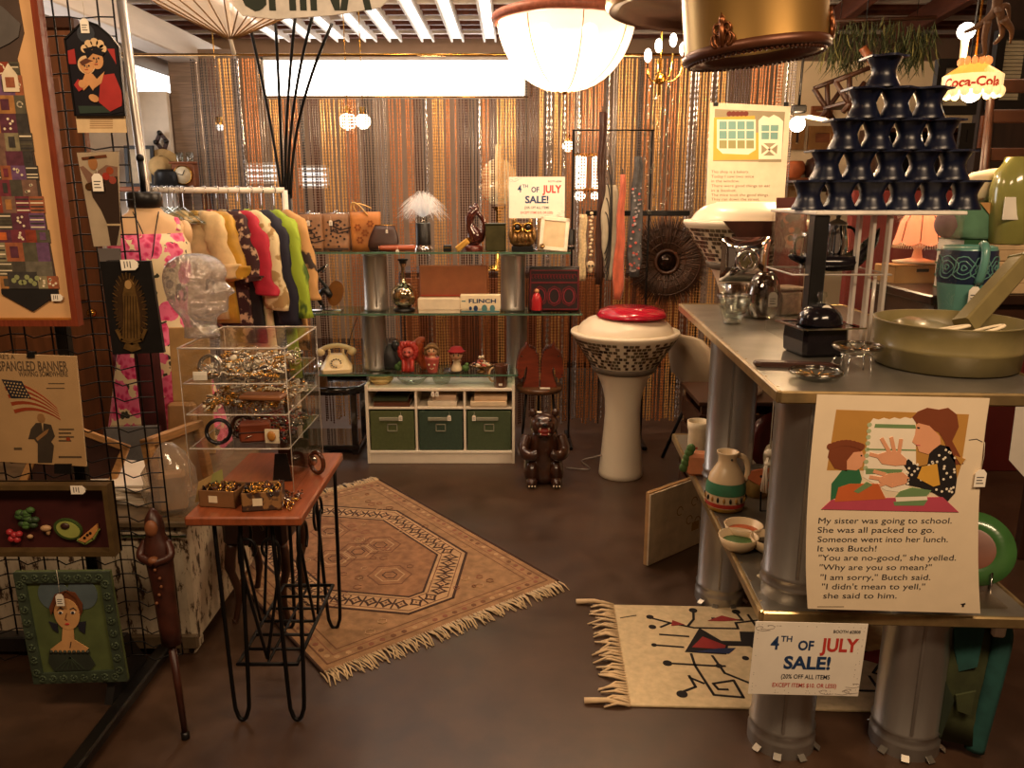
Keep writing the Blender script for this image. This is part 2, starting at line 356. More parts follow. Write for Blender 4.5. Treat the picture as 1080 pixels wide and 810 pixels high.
# ================= bead curtain
YC = 5.1
def bead_curtain():
    mats = [mat('bead_copper', '#c98450', .3, metal=.4, var=.25, scale=60), mat('bead_gold', '#e2ad68', .28, metal=.4, var=.2, scale=60), mat('bead_smoke', '#a1968e', .2, metal=.6, var=.2, scale=60),
            mat('bead_brown', '#4a2416', .25, var=.3, scale=60), mat('bead_crystal', '#d9cfc8', .08, metal=.85, var=.1, scale=60), mat('bead_dark', '#1d110d', .3, var=.2)]
    x = -1.93; rnd = random.Random(5); V = []; Fc = []; MI = []; nv = 0; n = 6
    ang = np.arange(n) * 2 * PI / n; ca, sa = np.cos(ang), np.sin(ang)
    while x < 1.72:
        k = rnd.choice([0, 0, 1, 1, 2, 3, 4, 0, 3, 5, 1]); cnt = {0: 5, 1: 4, 2: 3, 3: 3, 4: 1, 5: 2}[k] + rnd.randint(-1, 1)
        for q in range(max(cnt, 1)):
            top = 2.33
            if -1.5 < x < .09: top = 2.10  # strands shortened to imitate window glare that hides their tops
            kk = k if rnd.random() > .1 else rnd.choice([2, 4, 5]); p = .0185 if kk in (0, 1) else (.0155 if kk != 4 else .034); r = .0078 if kk in (0, 1) else (.0060 if kk != 4 else .008)
            if rnd.random() < .06: x += .011; continue
            y = YC + rnd.uniform(-.012, .012); nb = int((top - .04 - rnd.uniform(0, .06)) / p); z = top - np.arange(2 * nb + 1) * p / 2
            rr = np.where(np.arange(2 * nb + 1) % 2 == 0, r * .18, r); sway = .004 * np.sin(z * rnd.uniform(1, 3) + rnd.uniform(0, 6))
            vx = (x + sway)[:, None] + rr[:, None] * ca; vy = y + rr[:, None] * sa; vz = np.repeat(z[:, None], n, 1)
            V.append(np.stack([vx, vy, vz], -1).reshape(-1, 3)); m = 2 * nb; j = np.arange(m)[:, None]; i = np.arange(n)[None]; i2 = (i + 1) % n
            Fc.append((np.stack([j*n+i, (j+1)*n+i, (j+1)*n+i2, j*n+i2], -1) + nv).reshape(-1, 4)); MI.append(np.full(m * n, kk)); nv += len(V[-1]); x += .0162 + rnd.uniform(-.001, .0025)
        x += .004
    V = np.concatenate(V); Fc = np.concatenate(Fc).astype(np.int32); MI = np.concatenate(MI).astype(np.int32)
    me = bpy.data.meshes.new('bead_curtain'); me.vertices.add(len(V)); me.vertices.foreach_set('co', V.ravel()); me.loops.add(Fc.size); me.loops.foreach_set('vertex_index', Fc.ravel())
    me.polygons.add(len(Fc)); me.polygons.foreach_set('loop_start', np.arange(0, Fc.size, 4, dtype=np.int32)); me.polygons.foreach_set('material_index', MI); me.polygons.foreach_set('use_smooth', np.ones(len(Fc), bool))
    for m in mats: me.materials.append(m)
    me.update(); me.validate(); o = bpy.data.objects.new('bead_curtain', me); COL.objects.link(o)
    return tag(o, 'floor length curtain of copper, gold and smoky bead strands across the back', 'bead curtain', None, 'stuff')
bead_curtain()
t = thing('curtain_rail', 'thin brass rail the bead curtain hangs from', 'curtain rail', (-.3, YC, 2.35))
MB(BRASS).tube([(-2.0, 0, 0), (2.03, 0, 0)], .008, 8).build('rod', t)
MB(BRASS).tube([(-1.2, 0, -.24), (.4, 0, -.24)], .005, 8).build('added_lower_rod', t)  # rod added to carry the strands shortened for the glare
for x in (-2.0, -1.22, .42, 2.0): MB(BRASS).tube([(x, 0, .7), (x, 0, 0)] if abs(x) > 1.5 else [(x, 0, 0), (x, 0, -.24)], .003, 6).build('hanger_wire', t)
MB(BRASS).ball((-2.02, 0, 0), .018).build('finial', t)
# ================= rugs
def persian_rug():
    t = thing('area_rug', 'faded tan oriental rug with dark octagon border and cream fringes', 'rug', (-.627, 2.34, 0), math.atan2(.64, .82))
    Wd, Ln = 1.04, 1.5
    base = mat('rug_ground', '#94714f', .95, var=.3, scale=26, bump=.3); fld = mat('rug_field', '#8c6444', .95, var=.3, scale=30, bump=.3); dk = mat('rug_dark', '#3a2319', .95, var=.2); md = mat('rug_mid', '#6a4630', .95, var=.25); lt = mat('rug_light', '#b08e68', .95, var=.2); pk = mat('rug_rose', '#855440', .95, var=.2)
    b = MB(base); b.box((Wd/2, Ln/2, .004), (Wd, Ln, .008), .002)
    z = .008
    for k, (i, m, w) in enumerate([(.035, md, .006), (.075, pk, .003), (.1, md, .004)]):
        b.stroke([(i, i), (Wd-i, i), (Wd-i, Ln-i), (i, Ln-i)], w, z, z+.0006, m, True)
    def octo(i, ch): return [(i+ch, i), (Wd-i-ch, i), (Wd-i, i+ch*1.1), (Wd-i, Ln-i-ch*1.1), (Wd-i-ch, Ln-i), (i+ch, Ln-i), (i, Ln-i-ch*1.1), (i, i+ch*1.1)]
    O1 = octo(.15, .27); b.prism(O1, z-.002, z+.0008, lt); O2 = octo(.262, .225); b.prism(O2, z-.002, z+.0012, fld)
    b.stroke(O1, .011, z, z+.0016, dk, True); b.stroke(O2, .009, z, z+.0018, dk, True); b.stroke(octo(.17, .262), .004, z, z+.0015, md, True); b.stroke(octo(.245, .232), .004, z, z+.0015, md, True)
    Om = octo(.207, .247)
    for i in range(8):
        a = Vector(Om[i]); c = Vector(Om[(i+1) % 8]); L = (c-a).length; n = max(2, round(L/.066)); u = (c-a)/L; v = Vector((-u.y, u.x))
        for k in range(n):
            p = a + u*(L*(k+.5)/n)
            for (s, m, h) in ((1, dk, .0016), (.55, lt, .0021), (.22, md, .0025)):
                P = [(p + u*(.03*s*cos(R(q*45))*(1 if q % 2 == 0 else .62)) + v*(.036*s*sin(R(q*45))*(1 if q % 2 == 0 else .62))) for q in range(8)]
                b.prism([(q.x, q.y) for q in P], z, z+h, m)
            if k: q = a + u*(L*k/n); b.stroke([tuple(q-v*.034), tuple(q+v*.034)], .007, z, z+.0014, dk)
    rnd = random.Random(3)
    for (cx, cy) in [(Wd/2, Ln/2-.28), (Wd/2-.11, Ln/2), (Wd/2+.11, Ln/2), (Wd/2, Ln/2+.28), (Wd/2, Ln/2)]:
        for (r, m, w) in ((.075, md, .005), (.05, lt, .006), (.025, dk, .004)):
            b.stroke([(cx + r*(1+.18*(q % 2))*cos(R(q*30)), cy + r*1.1*(1+.18*(q % 2))*sin(R(q*30))) for q in range(12)], w, z, z+.0018, m, True)
    for k in range(90):
        x, y = rnd.uniform(.12, Wd-.12), rnd.uniform(.12, Ln-.12); r = rnd.uniform(.008, .02); b.stroke([(x+r*cos(R(q*60)), y+r*sin(R(q*60))) for q in range(6)], .003, z, z+.0022, rnd.choice([md, pk, lt]), rnd.random() > .4)
    for k in range(30):
        for (x, s) in ((.055, 1), (Wd-.055, 1)): b.disc(x, .08+k*(Ln-.16)/29, .011, z, z+.001, rnd.choice([md, pk, lt]), 6)
    for k in range(21):
        for y in (.055, Ln-.055): b.disc(.08+k*(Wd-.16)/20, y, .011, z, z+.001, rnd.choice([md, pk, lt]), 6)
    b.build('pile', t)
    MB(dk).box((Wd-.004, Ln/2, .006), (.01, Ln, .012), .002).build('binding', t); MB(dk).box((.004, Ln/2, .006), (.01, Ln, .012), .002).build('binding', t)
    fm = mat('fringe', '#c9b08a', .9, var=.2, bump=.2)
    for (y0, s) in ((0, -1), (Ln, 1)):
        f = MB(fm)
        for k in range(150):
            x = Wd*k/149 + rnd.uniform(-.004, .004); L = rnd.uniform(.05, .085); dx = rnd.uniform(-.025, .025)
            f.tube([(x, y0-s*.005, .006), (x+dx*.4, y0+s*L*.5, .008+rnd.uniform(0, .006)), (x+dx, y0+s*L, .003)], [.0035, .003, .0022], 4)
        f.build('fringe', t)
persian_rug()
def white_rug():
    p = Vector((.40, 2.79, 0)); q = Vector((.365, 2.17, 0)); t = thing('woven_rug', 'small cream woven rug with black abstract line motif under the metal display stand', 'rug', q, math.atan2(-.03, .8))
    L, Wd = .98, .62; cm = mat('wool_cream', '#cdb790', .95, var=.15, scale=40, bump=.3); bk = mat('wool_black', '#1c1514', .95, var=.2); rd = mat('wool_red', '#8e2b27', .95); nv = mat('wool_navy', '#232c4d', .95); ol = mat('wool_olive', '#7b6a35', .95)
    b = MB(cm); b.box((L/2, Wd/2, .004), (L, Wd, .008), .002); z = .008
    def ln(p, w=.009): b.stroke([(x, y) for x, y in p], w, z, z+.0012, bk)
    def dot(x, y, r=.016): b.disc(x, y, r, z, z+.0016, bk, 12)
    b.prism([(.22, .30), (.30, .46), (.38, .35), (.36, .29)], z, z+.001, bk); b.prism([(.25, .33), (.30, .40), (.37, .345), (.36, .32)], z, z+.0018, rd); b.prism([(.25, .30), (.37, .295), (.40, .33), (.34, .325)], z, z+.0022, nv)
    b.prism([(.44, .44), (.59, .44), (.59, .30), (.47, .32), (.43, .38)], z, z+.001, bk); b.prism([(.50, .32), (.59, .30), (.57, .36)], z, z+.0018, nv); b.prism([(.58, .44), (.68, .44), (.66, .38), (.59, .38)], z, z+.001, rd); b.prism([(.59, .38), (.68, .39), (.69, .30), (.60, .29)], z, z+.001, ol)
    ln([(.37, .36), (.47, .36)], .03); ln([(.16, .46), (.20, .49), (.28, .46)]); ln([(.14, .52), (.20, .49)]); dot(.13, .53, .014); dot(.13, .46, .014); b.prism([(.20, .47), (.25, .48), (.21, .51)], z, z+.0016, rd)
    ln([(.26, .47), (.29, .52), (.30, .58)]); dot(.30, .585); ln([(.28, .46), (.44, .46), (.44, .50), (.56, .53), (.52, .50)]); dot(.46, .58); ln([(.46, .57), (.47, .52), (.36, .53)]); b.prism([(.34, .51), (.40, .55), (.46, .52), (.40, .51)], z, z+.0016, rd); ln([(.50, .56), (.51, .47)]); dot(.56, .57); ln([(.56, .57), (.60, .50), (.68, .44)])
    ln([(.64, .58), (.60, .55), (.63, .53), (.66, .55)]); ln([(.15, .41), (.25, .40)]); ln([(.12, .34), (.22, .33)]); dot(.12, .34, .01)
    ln([(.24, .29), (.24, .22), (.27, .06), (.36, .05), (.35, .14), (.28, .12), (.29, .09), (.32, .09)]); ln([(.15, .23), (.30, .22), (.34, .22)]); dot(.15, .23); dot(.32, .22, .012); ln([(.21, .16), (.22, .10), (.17, .07)]); dot(.17, .06, .018); ln([(.25, .12), (.21, .15)])
    ln([(.31, .28), (.33, .18), (.42, .11), (.55, .10), (.64, .16), (.62, .22)]); dot(.63, .19, .022); ln([(.44, .11), (.46, .06)]); ln([(.48, .10), (.50, .05)]); ln([(.52, .10), (.54, .06)])
    ln([(.44, .26), (.50, .23), (.55, .22), (.56, .17), (.47, .19), (.44, .15), (.46, .13)]); dot(.42, .27, .012); dot(.47, .15, .016); b.prism([(.58, .24), (.66, .27), (.68, .16), (.65, .18)], z, z+.0018, rd)
    ln([(.72, .5), (.8, .42), (.76, .36), (.9, .3), (.82, .2), (.93, .14)]); dot(.72, .52); dot(.93, .12); b.prism([(.78, .3), (.9, .34), (.88, .24)], z, z+.0018, rd); ln([(.7, .1), (.8, .1), (.8, .18)]); ln([(.02, .52), (.08, .54)], .004)
    b.build('pile', t); rnd = random.Random(9); f = MB(mat('fringe_pale', '#d7bb93', .9, var=.15))
    for k in range(44):
        y = Wd*k/43; a = rnd.uniform(.06, .105); dy = rnd.uniform(-.035, .035); f.tube([(.004, y, .006), (-a*.5, y+dy*.3, .014), (-a, y+dy, .004)], [.004, .0045, .003], 5)
    for y in (0, Wd): f.tube([(0, y, .006), (-.07, y+.01, .016), (-.14, y+.015, .008)], [.006, .008, .011], 6)
    f.build('fringe', t); tg = MB(TAGW); tg.box((.53, .035, .0105), (.055, .028, .002), .0005, TAGW, None); tg.build('price_tag', t)
white_rug()
# ================= white cube organiser
YS = 4.45
def S_(z): return sc(YS, z)
CX0, CX1 = on(386, YS, .25).x, on(543, YS, .25).x; CW = CX1 - CX0; CH = .455; CD = .29
LAM = mat('white_laminate', '#eadfcb', .45, var=.04)
t = thing('cube_organizer', 'low white three cube organizer holding green fabric bins below glass shelves', 'storage shelf', ((CX0+CX1)/2, YS, 0)); w = CW/2; th = .016
for x in (-w+th/2, w-th/2): MB(LAM).box((x, CD/2, CH/2+.01), (th, CD, CH+.02), .002).build('side_panel', t)
MB(LAM).box((0, CD/2, CH-th/2), (CW-2*th, CD, th), .002).build('top', t); MB(LAM).box((0, CD/2, .07), (CW-2*th, CD, th), .002).build('bottom', t)
MB(LAM).box((0, .012, .031), (CW-2*th, .014, .062), .002).build('kick_board', t); MB(LAM).box((0, CD-.006, CH/2), (CW-2*th, .008, CH-.02), 0).build('back_panel', t)
cell = (CW-2*th-2*.014)/3
for k in (1, 2): MB(LAM).box((-w+th+k*cell+(k-.5)*.014, CD/2, (CH+.062)/2), (.014, CD-.02, CH-.092), .002).build('divider', t)
ZS = .335
for k in range(3): MB(LAM).box((-w+th+cell/2+k*(cell+.014), CD/2, ZS), (cell, CD-.02, .012), .001).build('shelf', t)
price_tag(t, (-.04, -.002, CH-.004), .03, .012); price_tag(t, (-.015, -.002, CH-.004), .03, .012)
binm = [mat('bin_green', '#535c36', .85, var=.15, scale=60), mat('bin_dark_green', '#37493a', .85, var=.15, scale=60), mat('bin_forest', '#475438', .85, var=.15, scale=60)]; hnd = mat('bin_handle', '#8b8a76', .6)
for k, d in enumerate(['olive green fabric storage bin in the left cube of the white organizer', 'dark green fabric storage bin in the middle cube of the white organizer', 'forest green fabric storage bin in the right cube of the white organizer']):
    bw, bh = cell-.012, ZS-.012-.078-.006; bx = (CX0+CX1)/2 - w+th+cell/2+k*(cell+.014)
    q = thing('storage_bin', d, 'bin', (bx, YS+.012, .079), 0, 'green fabric bins in the white organizer')
    MB(binm[k]).box((0, .006, bh/2), (bw, .012, bh), .004).box((0, .24, bh/2), (bw, .012, bh), .004).box((-bw/2+.005, .122, bh/2), (.01, .24, bh), .003).box((bw/2-.005, .122, bh/2), (.01, .24, bh), .003).box((0, .122, .006), (bw, .24, .012), .002).build('body', q)
    MB(hnd).box((-.01, -.004, bh*.8), (bw*.5, .008, .022), .003).build('handle', q)
    m = MB(hnd)
    for (x, z, a, c) in ((0, .02, .06, .006), (0, -.02, .06, .006), (-.027, 0, .006, .046), (.027, 0, .006, .046)): m.box((x, -.002, bh*.58+z), (a, .005, c), .001)
    m.build('label_holder', q); price_tag(q, (bw*.2 if k < 2 else -bw*.34, -.006, bh*.98), .034, .018)
# books and games in the upper openings
def book(name, label, cat, loc, size, cover, pages=None, rotz=0, group=None, txt=None):
    x, y, z = size; q = thing(name, label, cat, loc, rotz, group); c = mat('cover_'+cover.strip('#'), cover, .55, var=.12)
    MB(c).box((0, 0, z-.0015), (x, y, .003), .001).box((0, 0, .0015), (x, y, .003), .001).box((0, -y/2+.0015, z/2), (x, .003, z), .001).build('cover', q)
    MB(pages or PAPER).box((0, .002, z/2), (x-.008, y-.008, z-.006), .001).build('pages', q); return q
def boxed_game(name, label, loc, size, col, rotz=0, group=None, txt=None, tcol=None, face=None, cat='game box'):
    x, y, z = size; q = thing(name, label, cat, loc, rotz, group); c = mat('box_'+col.strip('#'), col, .6, var=.1)
    MB(c).box((0, 0, z*.3), (x-.006, y-.006, z*.6), .001).build('tray', q); l = MB(c).box((0, 0, z*.62), (x, y, z*.76), .0015)
    if txt: l.text(txt, 0, z*.4, z*.55, .0006, tcol or INK, width=x*.75, center=True, T=Matrix.Translation((0, -y/2, 0)) @ FACE)
    if face: face(l, x, y, z)
    l.build('lid', q); return q
zt = ZS+.006; bx = (CX0+CX1)/2-w+th+cell/2
book('book', 'dark green hardcover book on top in the left opening of the white organizer', 'book', (bx-.01, YS+.12, zt+.026), (.20, .16, .022), '#39432c'); book('book', 'brown hardcover book at the bottom of the left opening of the white organizer', 'book', (bx, YS+.11, zt), (.21, .18, .026), '#5b3420')
bx += cell+.014
boxed_game('game_box', 'white game box lying lowest in the middle opening of the white organizer', (bx+.01, YS+.10, zt), (.17, .16, .032), '#e9dcc4'); boxed_game('game_box', 'pale pink game box lying on top in the middle opening', (bx+.02, YS+.11, zt+.032), (.14, .13, .03), '#dcc0a4')
bx += cell+.014
boxed_game('card_box', 'long cream box lying lowest in the right opening of the white organizer', (bx-.002, YS+.08, zt), (.21, .15, .034), '#e2cba8', cat='box'); boxed_game('card_box', 'small tan box lying on top in the right opening of the white organizer', (bx+.01, YS+.08, zt+.034), (.19, .13, .03), '#d9b993', cat='box')
# ================= glass shelves on duct columns
Z1, Z2, Z3 = 1.229, .887, .537; GT = .010
def duct(name, label, px, z0, z1, d, Y=YS+.16, group='duct columns between the glass shelves'):
    x = on(px, Y, (z0+z1)/2).x; q = thing(name, label, 'duct', (x, Y, z0), 0, group); h = z1-z0; r = d/2
    b = MB(GALV); b.lathe([(r, 0), (r*1.04, .002), (r*1.06, .012), (r*1.0, .02), (r, h*.5), (r, h-.02), (r*1.06, h-.012), (r*1.04, h-.002), (r, h)], 28); b.build('tube', q)
    MB(GALV).box((r*.2, -r-.001, h/2), (.012, .006, h-.05), .002).build('seam', q)
    MB(GALV).tube([(r*1.05*cos(R(a)), r*1.05*sin(R(a)), h-.018) for a in range(0, 360, 15)], .003, 5, closed=True).build('collar', q); return q
def glass_shelf(label, px0, px1, z, dpt, y0=YS):
    x0, x1 = on(px0, y0, z).x, on(px1, y0, z).x; q = thing('glass_shelf', label, 'shelf', ((x0+x1)/2, y0, z-GT), 0, 'green edged glass shelves'); L = x1-x0
    MB(SHELFGLASS).box((0, dpt/2, GT/2), (L, dpt-.003, GT-.0005), .001).build('pane', q); MB(GREENEDGE).box((0, .001, GT/2), (L, .002, GT), 0).box((-L/2, dpt/2, GT/2), (.002, dpt, GT), 0).box((L/2, dpt/2, GT/2), (.002, dpt, GT), 0).build('polished_edge', q)
glass_shelf('long glass top shelf carrying purses, the owl and the sale sign', 316, 602, Z1, .30); glass_shelf('middle glass shelf carrying the globe decanter and game boxes', 322, 614, Z2, .30); glass_shelf('lowest glass shelf above the white organizer carrying ceramic figures', 336, 546, Z3, .26)
duct('duct_column', 'upper left galvanized duct column beside the globe decanter', 396, Z2, Z1-GT, .135); duct('duct_column', 'upper right galvanized duct column between the game box and red purse', 541, Z2, Z1-GT, .14)
duct('duct_column', 'lower left galvanized duct column beside the dark stone figure', 395, Z3, Z2-GT, .135); duct('duct_column', 'lower right galvanized duct column behind the brown mug', 545, .455, Z2-GT, .125, YS+.31)
for px in (393, 539):
    x = on(px, YS+.15, .5).x; one('glass_block', 'clear glass block propping the lowest glass shelf at its %s end' % ('left' if px < 450 else 'right'), 'block', MB(GLASS).box((0, 0, .036), (.07, .07, .071), .006), (x, YS+.17, .4555), 0, 'glass blocks under the lowest shelf')
def sz(px, z, Y=YS+.12): return px*sc(Y, z)
YI = YS+.12
def at(px, z, Y=YI): return on(px, Y, z)
# --- top shelf
LEA = mat('tooled_leather', '#8f6848', .5, var=.25, scale=25, bump=.1); TOOL = mat('tooling_dark', '#2a1812', .6); BROWNL = mat('brown_leather', '#3a221a', .4, var=.25); TANL = mat('tan_leather', '#b8763a', .45, var=.3, scale=12); RUSTL = mat('rust_leather', '#a04d2c', .4, var=.2)
def purse(label, px, wpx, hpx, m, deco, seed, Y=YI, rz=0):
    w = sz(wpx, Z1); h = sz(hpx, Z1); q = thing('leather_purse', label, 'purse', (at(px, Z1, Y).x, Y, Z1), rz, 'tooled leather purses'); d = .05
    rings = []
    for k in range(7):
        z = h*k/6; rings.append(ellring(0, 0, z, w/2*(1-.05*k/6), d*(1-.7*k/6), 20, .45))
    MB(m).loft(rings).build('body', q); rnd = random.Random(seed); g = MB(TOOL); T = Matrix.Translation((0, -d*1.0, 0)) @ Matrix.Rotation(R(-11), 4, 'X') @ FACE
    if deco:
        for k in range(3):
            cx, cy = rnd.uniform(-w*.3, w*.3), h*rnd.uniform(.3, .8); pts = [(cx+.012*k2*cos(R(k2*55)), cy+.008*k2*sin(R(k2*55))) for k2 in range(7)]; g.stroke([(x, y) for x, y in pts], .006, -.003, .004, None, False, T)
        for k in range(26):
            a = k*.7; r = .012+.0035*k; x, y = r*cos(a)*.9, h*.5+r*sin(a)*.8
            if abs(x) < w*.42 and .02 < y < h*.92: g.disc(x, y, .007, -.003, .004, None, 6, None, 0, T)
        g.stroke([(-w*.44, .012), (w*.44, .012)], .006, 0, .003, None, False, T)
        g.build('tooling', q)
    hb = MB(CHROME); hb.tube([(-w*.44, 0, h), (w*.44, 0, h)], .006, 8).ball((0, 0, h+.01), .009); hb.build('clasp_frame', q)
    MB(TOOL).tube([(-w*.46, -.012, .004), (-w*.2, -.05, .003), (w*.2, -.05, .003), (w*.46, -.012, .004)], .004, 6).build('piping', q); return q
a = purse('tooled leather purse with dark flower scrolls at the left end of the top shelf', 329, 27, 38, LEA, True, 1); price_tag(a, (.0, -.045, .19), .03, .02)
a = purse('tooled leather purse with rosette scrolls second from the left on the top shelf', 356, 30, 38, LEA, True, 5, YI+.03); price_tag(a, (-.02, -.045, .19), .03, .02)
q = thing('leather_tote', 'tan orange leather tote with stamped flowers behind the dark pouch', 'tote bag', (at(387, Z1, YI+.01).x, YI+.01, Z1)); w, h = sz(32, Z1), sz(40, Z1)
MB(TANL).loft([ellring(0, 0, h*k/5, w/2*(.94+.06*k/5), .035-.004*k, 20, .4) for k in range(6)]).build('body', q)
st = mat('stamp_rust', '#8a4a1e', .5); g = MB(st)
for (x, y) in ((-.04, .13), (.03, .15), (-.03, .06), (.05, .08), (.0, .1)):
    for k in range(6): g.disc(x+.014*cos(R(k*60)), y+.014*sin(R(k*60)), .007, 0, .0015, None, 8, None, 0, Matrix.Translation((0, -.034, 0)) @ FACE)
g.build('stamped_flowers', q); MB(mat('rawhide', '#d9b06a', .5)).tube(bez([(-w*.46, 0, h), (-w*.5, -.01, h+.1), (-.02, -.02, h+.03), (w*.1, -.02, h-.02)], 10), .004, 6).tube(bez([(-w*.3, 0, h), (-.1, 0, h+.08), (w*.2, 0, h+.02)], 8), .004, 6).build('strap', q)
q = thing('leather_pouch', 'dark brown clasp pouch leaning on the tan tote', 'pouch', (at(404, Z1, YI-.05).x, YI-.055, Z1+.001), R(-6)); w, h = sz(32, Z1), sz(26, Z1)
MB(BROWNL).loft([ellring(.0+.01*k/5, .022*k/5, h*k/5, w/2*[.86, 1, 1, .93, .8, .66][k], [.02, .03, .028, .022, .016, .008][k], 20, .6) for k in range(6)]).build('body', q); MB(BRASS).tube([(-w*.32+.01, .02, h), (w*.34+.01, .022, h)], .005, 6).build('clasp', q); price_tag(q, (.03, -.01, h), .02, .02)
q = thing('wallet', 'rolled rust leather wallet with tag at the front of the top shelf', 'wallet', (at(419, Z1, YS+.03).x, YS+.035, Z1), R(8)); MB(RUSTL).loft([[(x, .022*cos(R(a)), .02+.017*sin(R(a))*s) for a in range(0, 360, 24)] for x, s in ((-.098, .5), (-.09, .95), (0, 1), (.085, 1), (.1, .9))]).build('body', q); MB(mat('wallet_lining', '#d9a277', .6)).lathe([(.009, 0), (.014, .003), (.0, .0035)], 14, T=Matrix.Translation((-.099, 0, .02)) @ Matrix.Rotation(R(-90), 4, 'Y')).build('lining', q); price_tag(q, (.0, -.022, .03), .028, .015)
# fibre optic lamp
q = thing('fiber_optic_lamp', 'lamp with a white spray of fiber optic strands on a black base', 'lamp', (at(446, Z1).x, YI+.04, Z1)); r = sz(8, Z1)
MB(CHROME).lathe([(r*1.2, 0), (r*1.25, .01), (r*1.05, .018), (r*1.05, .03)], 24).build('foot', q); MB(BLACK).lathe([(r, .03), (r, .15), (r*.96, .152)], 24).build('base', q); MB(GLASS).lathe([(r*.95, .152), (r*.98, .185), (r*.8, .19)], 24).build('collar', q)
fo = mat('fiber_white', '#fff2e4', .3, var=.05, trans=.3, emit=.25, ecol='#fff0e0'); f = MB(fo); rnd = random.Random(4)
for k in range(420):
    a = rnd.uniform(0, 2*PI); L = rnd.uniform(.10, .17); e = abs(rnd.gauss(.75, .3)); hx = L*sin(min(e, 1.5)); hz = L*cos(min(e, 1.5))
    f.tube([(.006*cos(a), .006*sin(a), .185), (hx*.55*cos(a), hx*.55*sin(a), .19+hz*.75+.02), (hx*cos(a), hx*sin(a), .20+hz*.75-.05*hx/L)], [.0011, .0009, .0007], 3)
f.build('fiber_spray', q)
one('ring_box', 'small black box beside the yellow lighter on the top shelf', 'box', MB(BLACK).box((0, 0, .018), (.045, .04, .036), .004).box((0, -.0205, .022), (.035, .002, .004), .0005, BRASS), (at(472, Z1, YS+.05).x, YS+.05, Z1))
q = thing('table_lighter', 'yellow gold block lighter leaning on the brown glass vase', 'lighter', (at(487, Z1, YS+.06).x, YS+.06, Z1+.009), 0, None, (0, R(-38), 0)); MB(mat('amber_gold', '#d3a24b', .35, metal=.4)).box((.02, 0, .018), (.085, .035, .034), .006).build('body', q); MB(BRASS).box((.067, 0, .018), (.012, .03, .028), .003).build('cap', q)
q = thing('glass_sculpture', 'twisted brown glass sculpture on the top shelf left of the olive box', 'sculpture', (at(499, Z1).x, YI+.02, Z1)); bg = mat('brown_glass', '#4a2018', .08, var=.15, trans=.25, coat=1)
MB(bg).loft([ellring(.02*sin(k*.9), .0, .028+.235*k/9, [.03, .045, .05, .042, .03, .022, .028, .03, .02, .006][k], [.03, .035, .036, .03, .022, .018, .02, .018, .013, .004][k], 16) for k in range(10)]).tube(bez([(.03, 0, .06), (.1, 0, .12), (.06, 0, .2), (-.02, 0, .24)], 12), [.016]*6+[.013]*4+[.01]*3, 10).build('glass_body', q); MB(mat('red_brown_base', '#5b2419', .3)).lathe([(.055, 0), (.057, .02), (.04, .03)], 24).build('base', q)
q = thing('candle_box', 'square olive bronze box left of the owl on the top shelf', 'box', (at(523, Z1).x, YI, Z1)); MB(mat('olive_bronze', '#4b472b', .35, metal=.5, var=.3)).box((0, 0, .072), (.115, .1, .144), .006).build('body', q); MB(mat('olive_bronze_lid', '#3a3a26', .35, metal=.5)).box((0, 0, .148), (.118, .103, .010), .003).build('lid', q)
q = thing('owl_figurine', 'gold ceramic owl with big ring eyes in front of the sale sign', 'figurine', (at(551, Z1, YI-.04).x, YI-.04, Z1)); OWL = mat('owl_gold', '#8d6a3d', .25, metal=.5, var=.35, scale=30)
MB(OWL).loft([ellring(0, 0, .03+.125*k/7, [.052, .07, .072, .066, .06, .064, .056, .025][k], [.04, .05, .052, .048, .044, .044, .036, .016][k], 20) for k in range(8)]).ball((-.045, 0, .16), (.013, .01, .022)).ball((.045, 0, .16), (.013, .01, .022)).build('body', q)
for s in (-1, 1):
    MB(BRASS).lathe([(.012, 0), (.027, .0), (.029, .006), (.022, .01), (.016, .004)], 20, T=Matrix.Translation((s*.03, -.046, .132)) @ FACE).build('eye_ring', q); MB(BLACK).ball((s*.03, -.048, .132), (.016, .008, .016)).build('eye', q); MB(OWL).loft([ellring(s*.062, -.01, .05+.08*k/4, [.006, .013, .017, .014, .006][k], [.01, .026, .03, .026, .01][k], 10) for k in range(5)]).build('wing', q)
MB(BRASS).lathe([(.009, 0), (.0, .02)], 8, T=Matrix.Translation((0, -.05, .118)) @ Matrix.Rotation(R(120), 4, 'X')).build('beak', q); b = MB(OWL)
for k in range(5): b.tube([(-.04+.02*k, -.05, .10), (-.042+.021*k, -.058, .075), (-.045+.0225*k, -.05, .05)], [.008, .011, .004], 6)
b.build('breast_feathers', q); MB(BLACK).box((0, 0, .015), (.12, .09, .03), .004).build('base', q)
q = thing('picture_frame', 'tilted white bordered photo frame at the right end of the top shelf', 'picture frame', (at(583, Z1, YS+.06).x, YS+.06, Z1+.003), 0, None, (R(-14), R(5), 0)); w, h = sz(30, Z1), sz(35, Z1); fm = mat('frame_cream', '#e6dcc6', .3)
g = MB(fm)
for (x, z, a, c) in ((0, h-.011, w, .022), (0, .011, w, .022), (-w/2+.011, h/2, .022, h), (w/2-.011, h/2, .022, h)): g.box((x, 0, z), (a, .014, c), .003)
g.build('frame', q); MB(mat('photo_tan', '#c9b38d', .4)).box((0, .003, h/2), (w-.04, .006, h-.04), 0).build('picture', q); g = MB(OWL)
for k in range(5): g.ball((-w/2+.02+.008*cos(R(k*72)), -.012, .02+.008*sin(R(k*72))), .007)
g.build('flower_ornament', q); MB(BLACK).box((0, .045, h*.35), (.03, .004, h*.6), .001, T=Matrix.Translation((0, 0, 0))).build('easel_back', q)
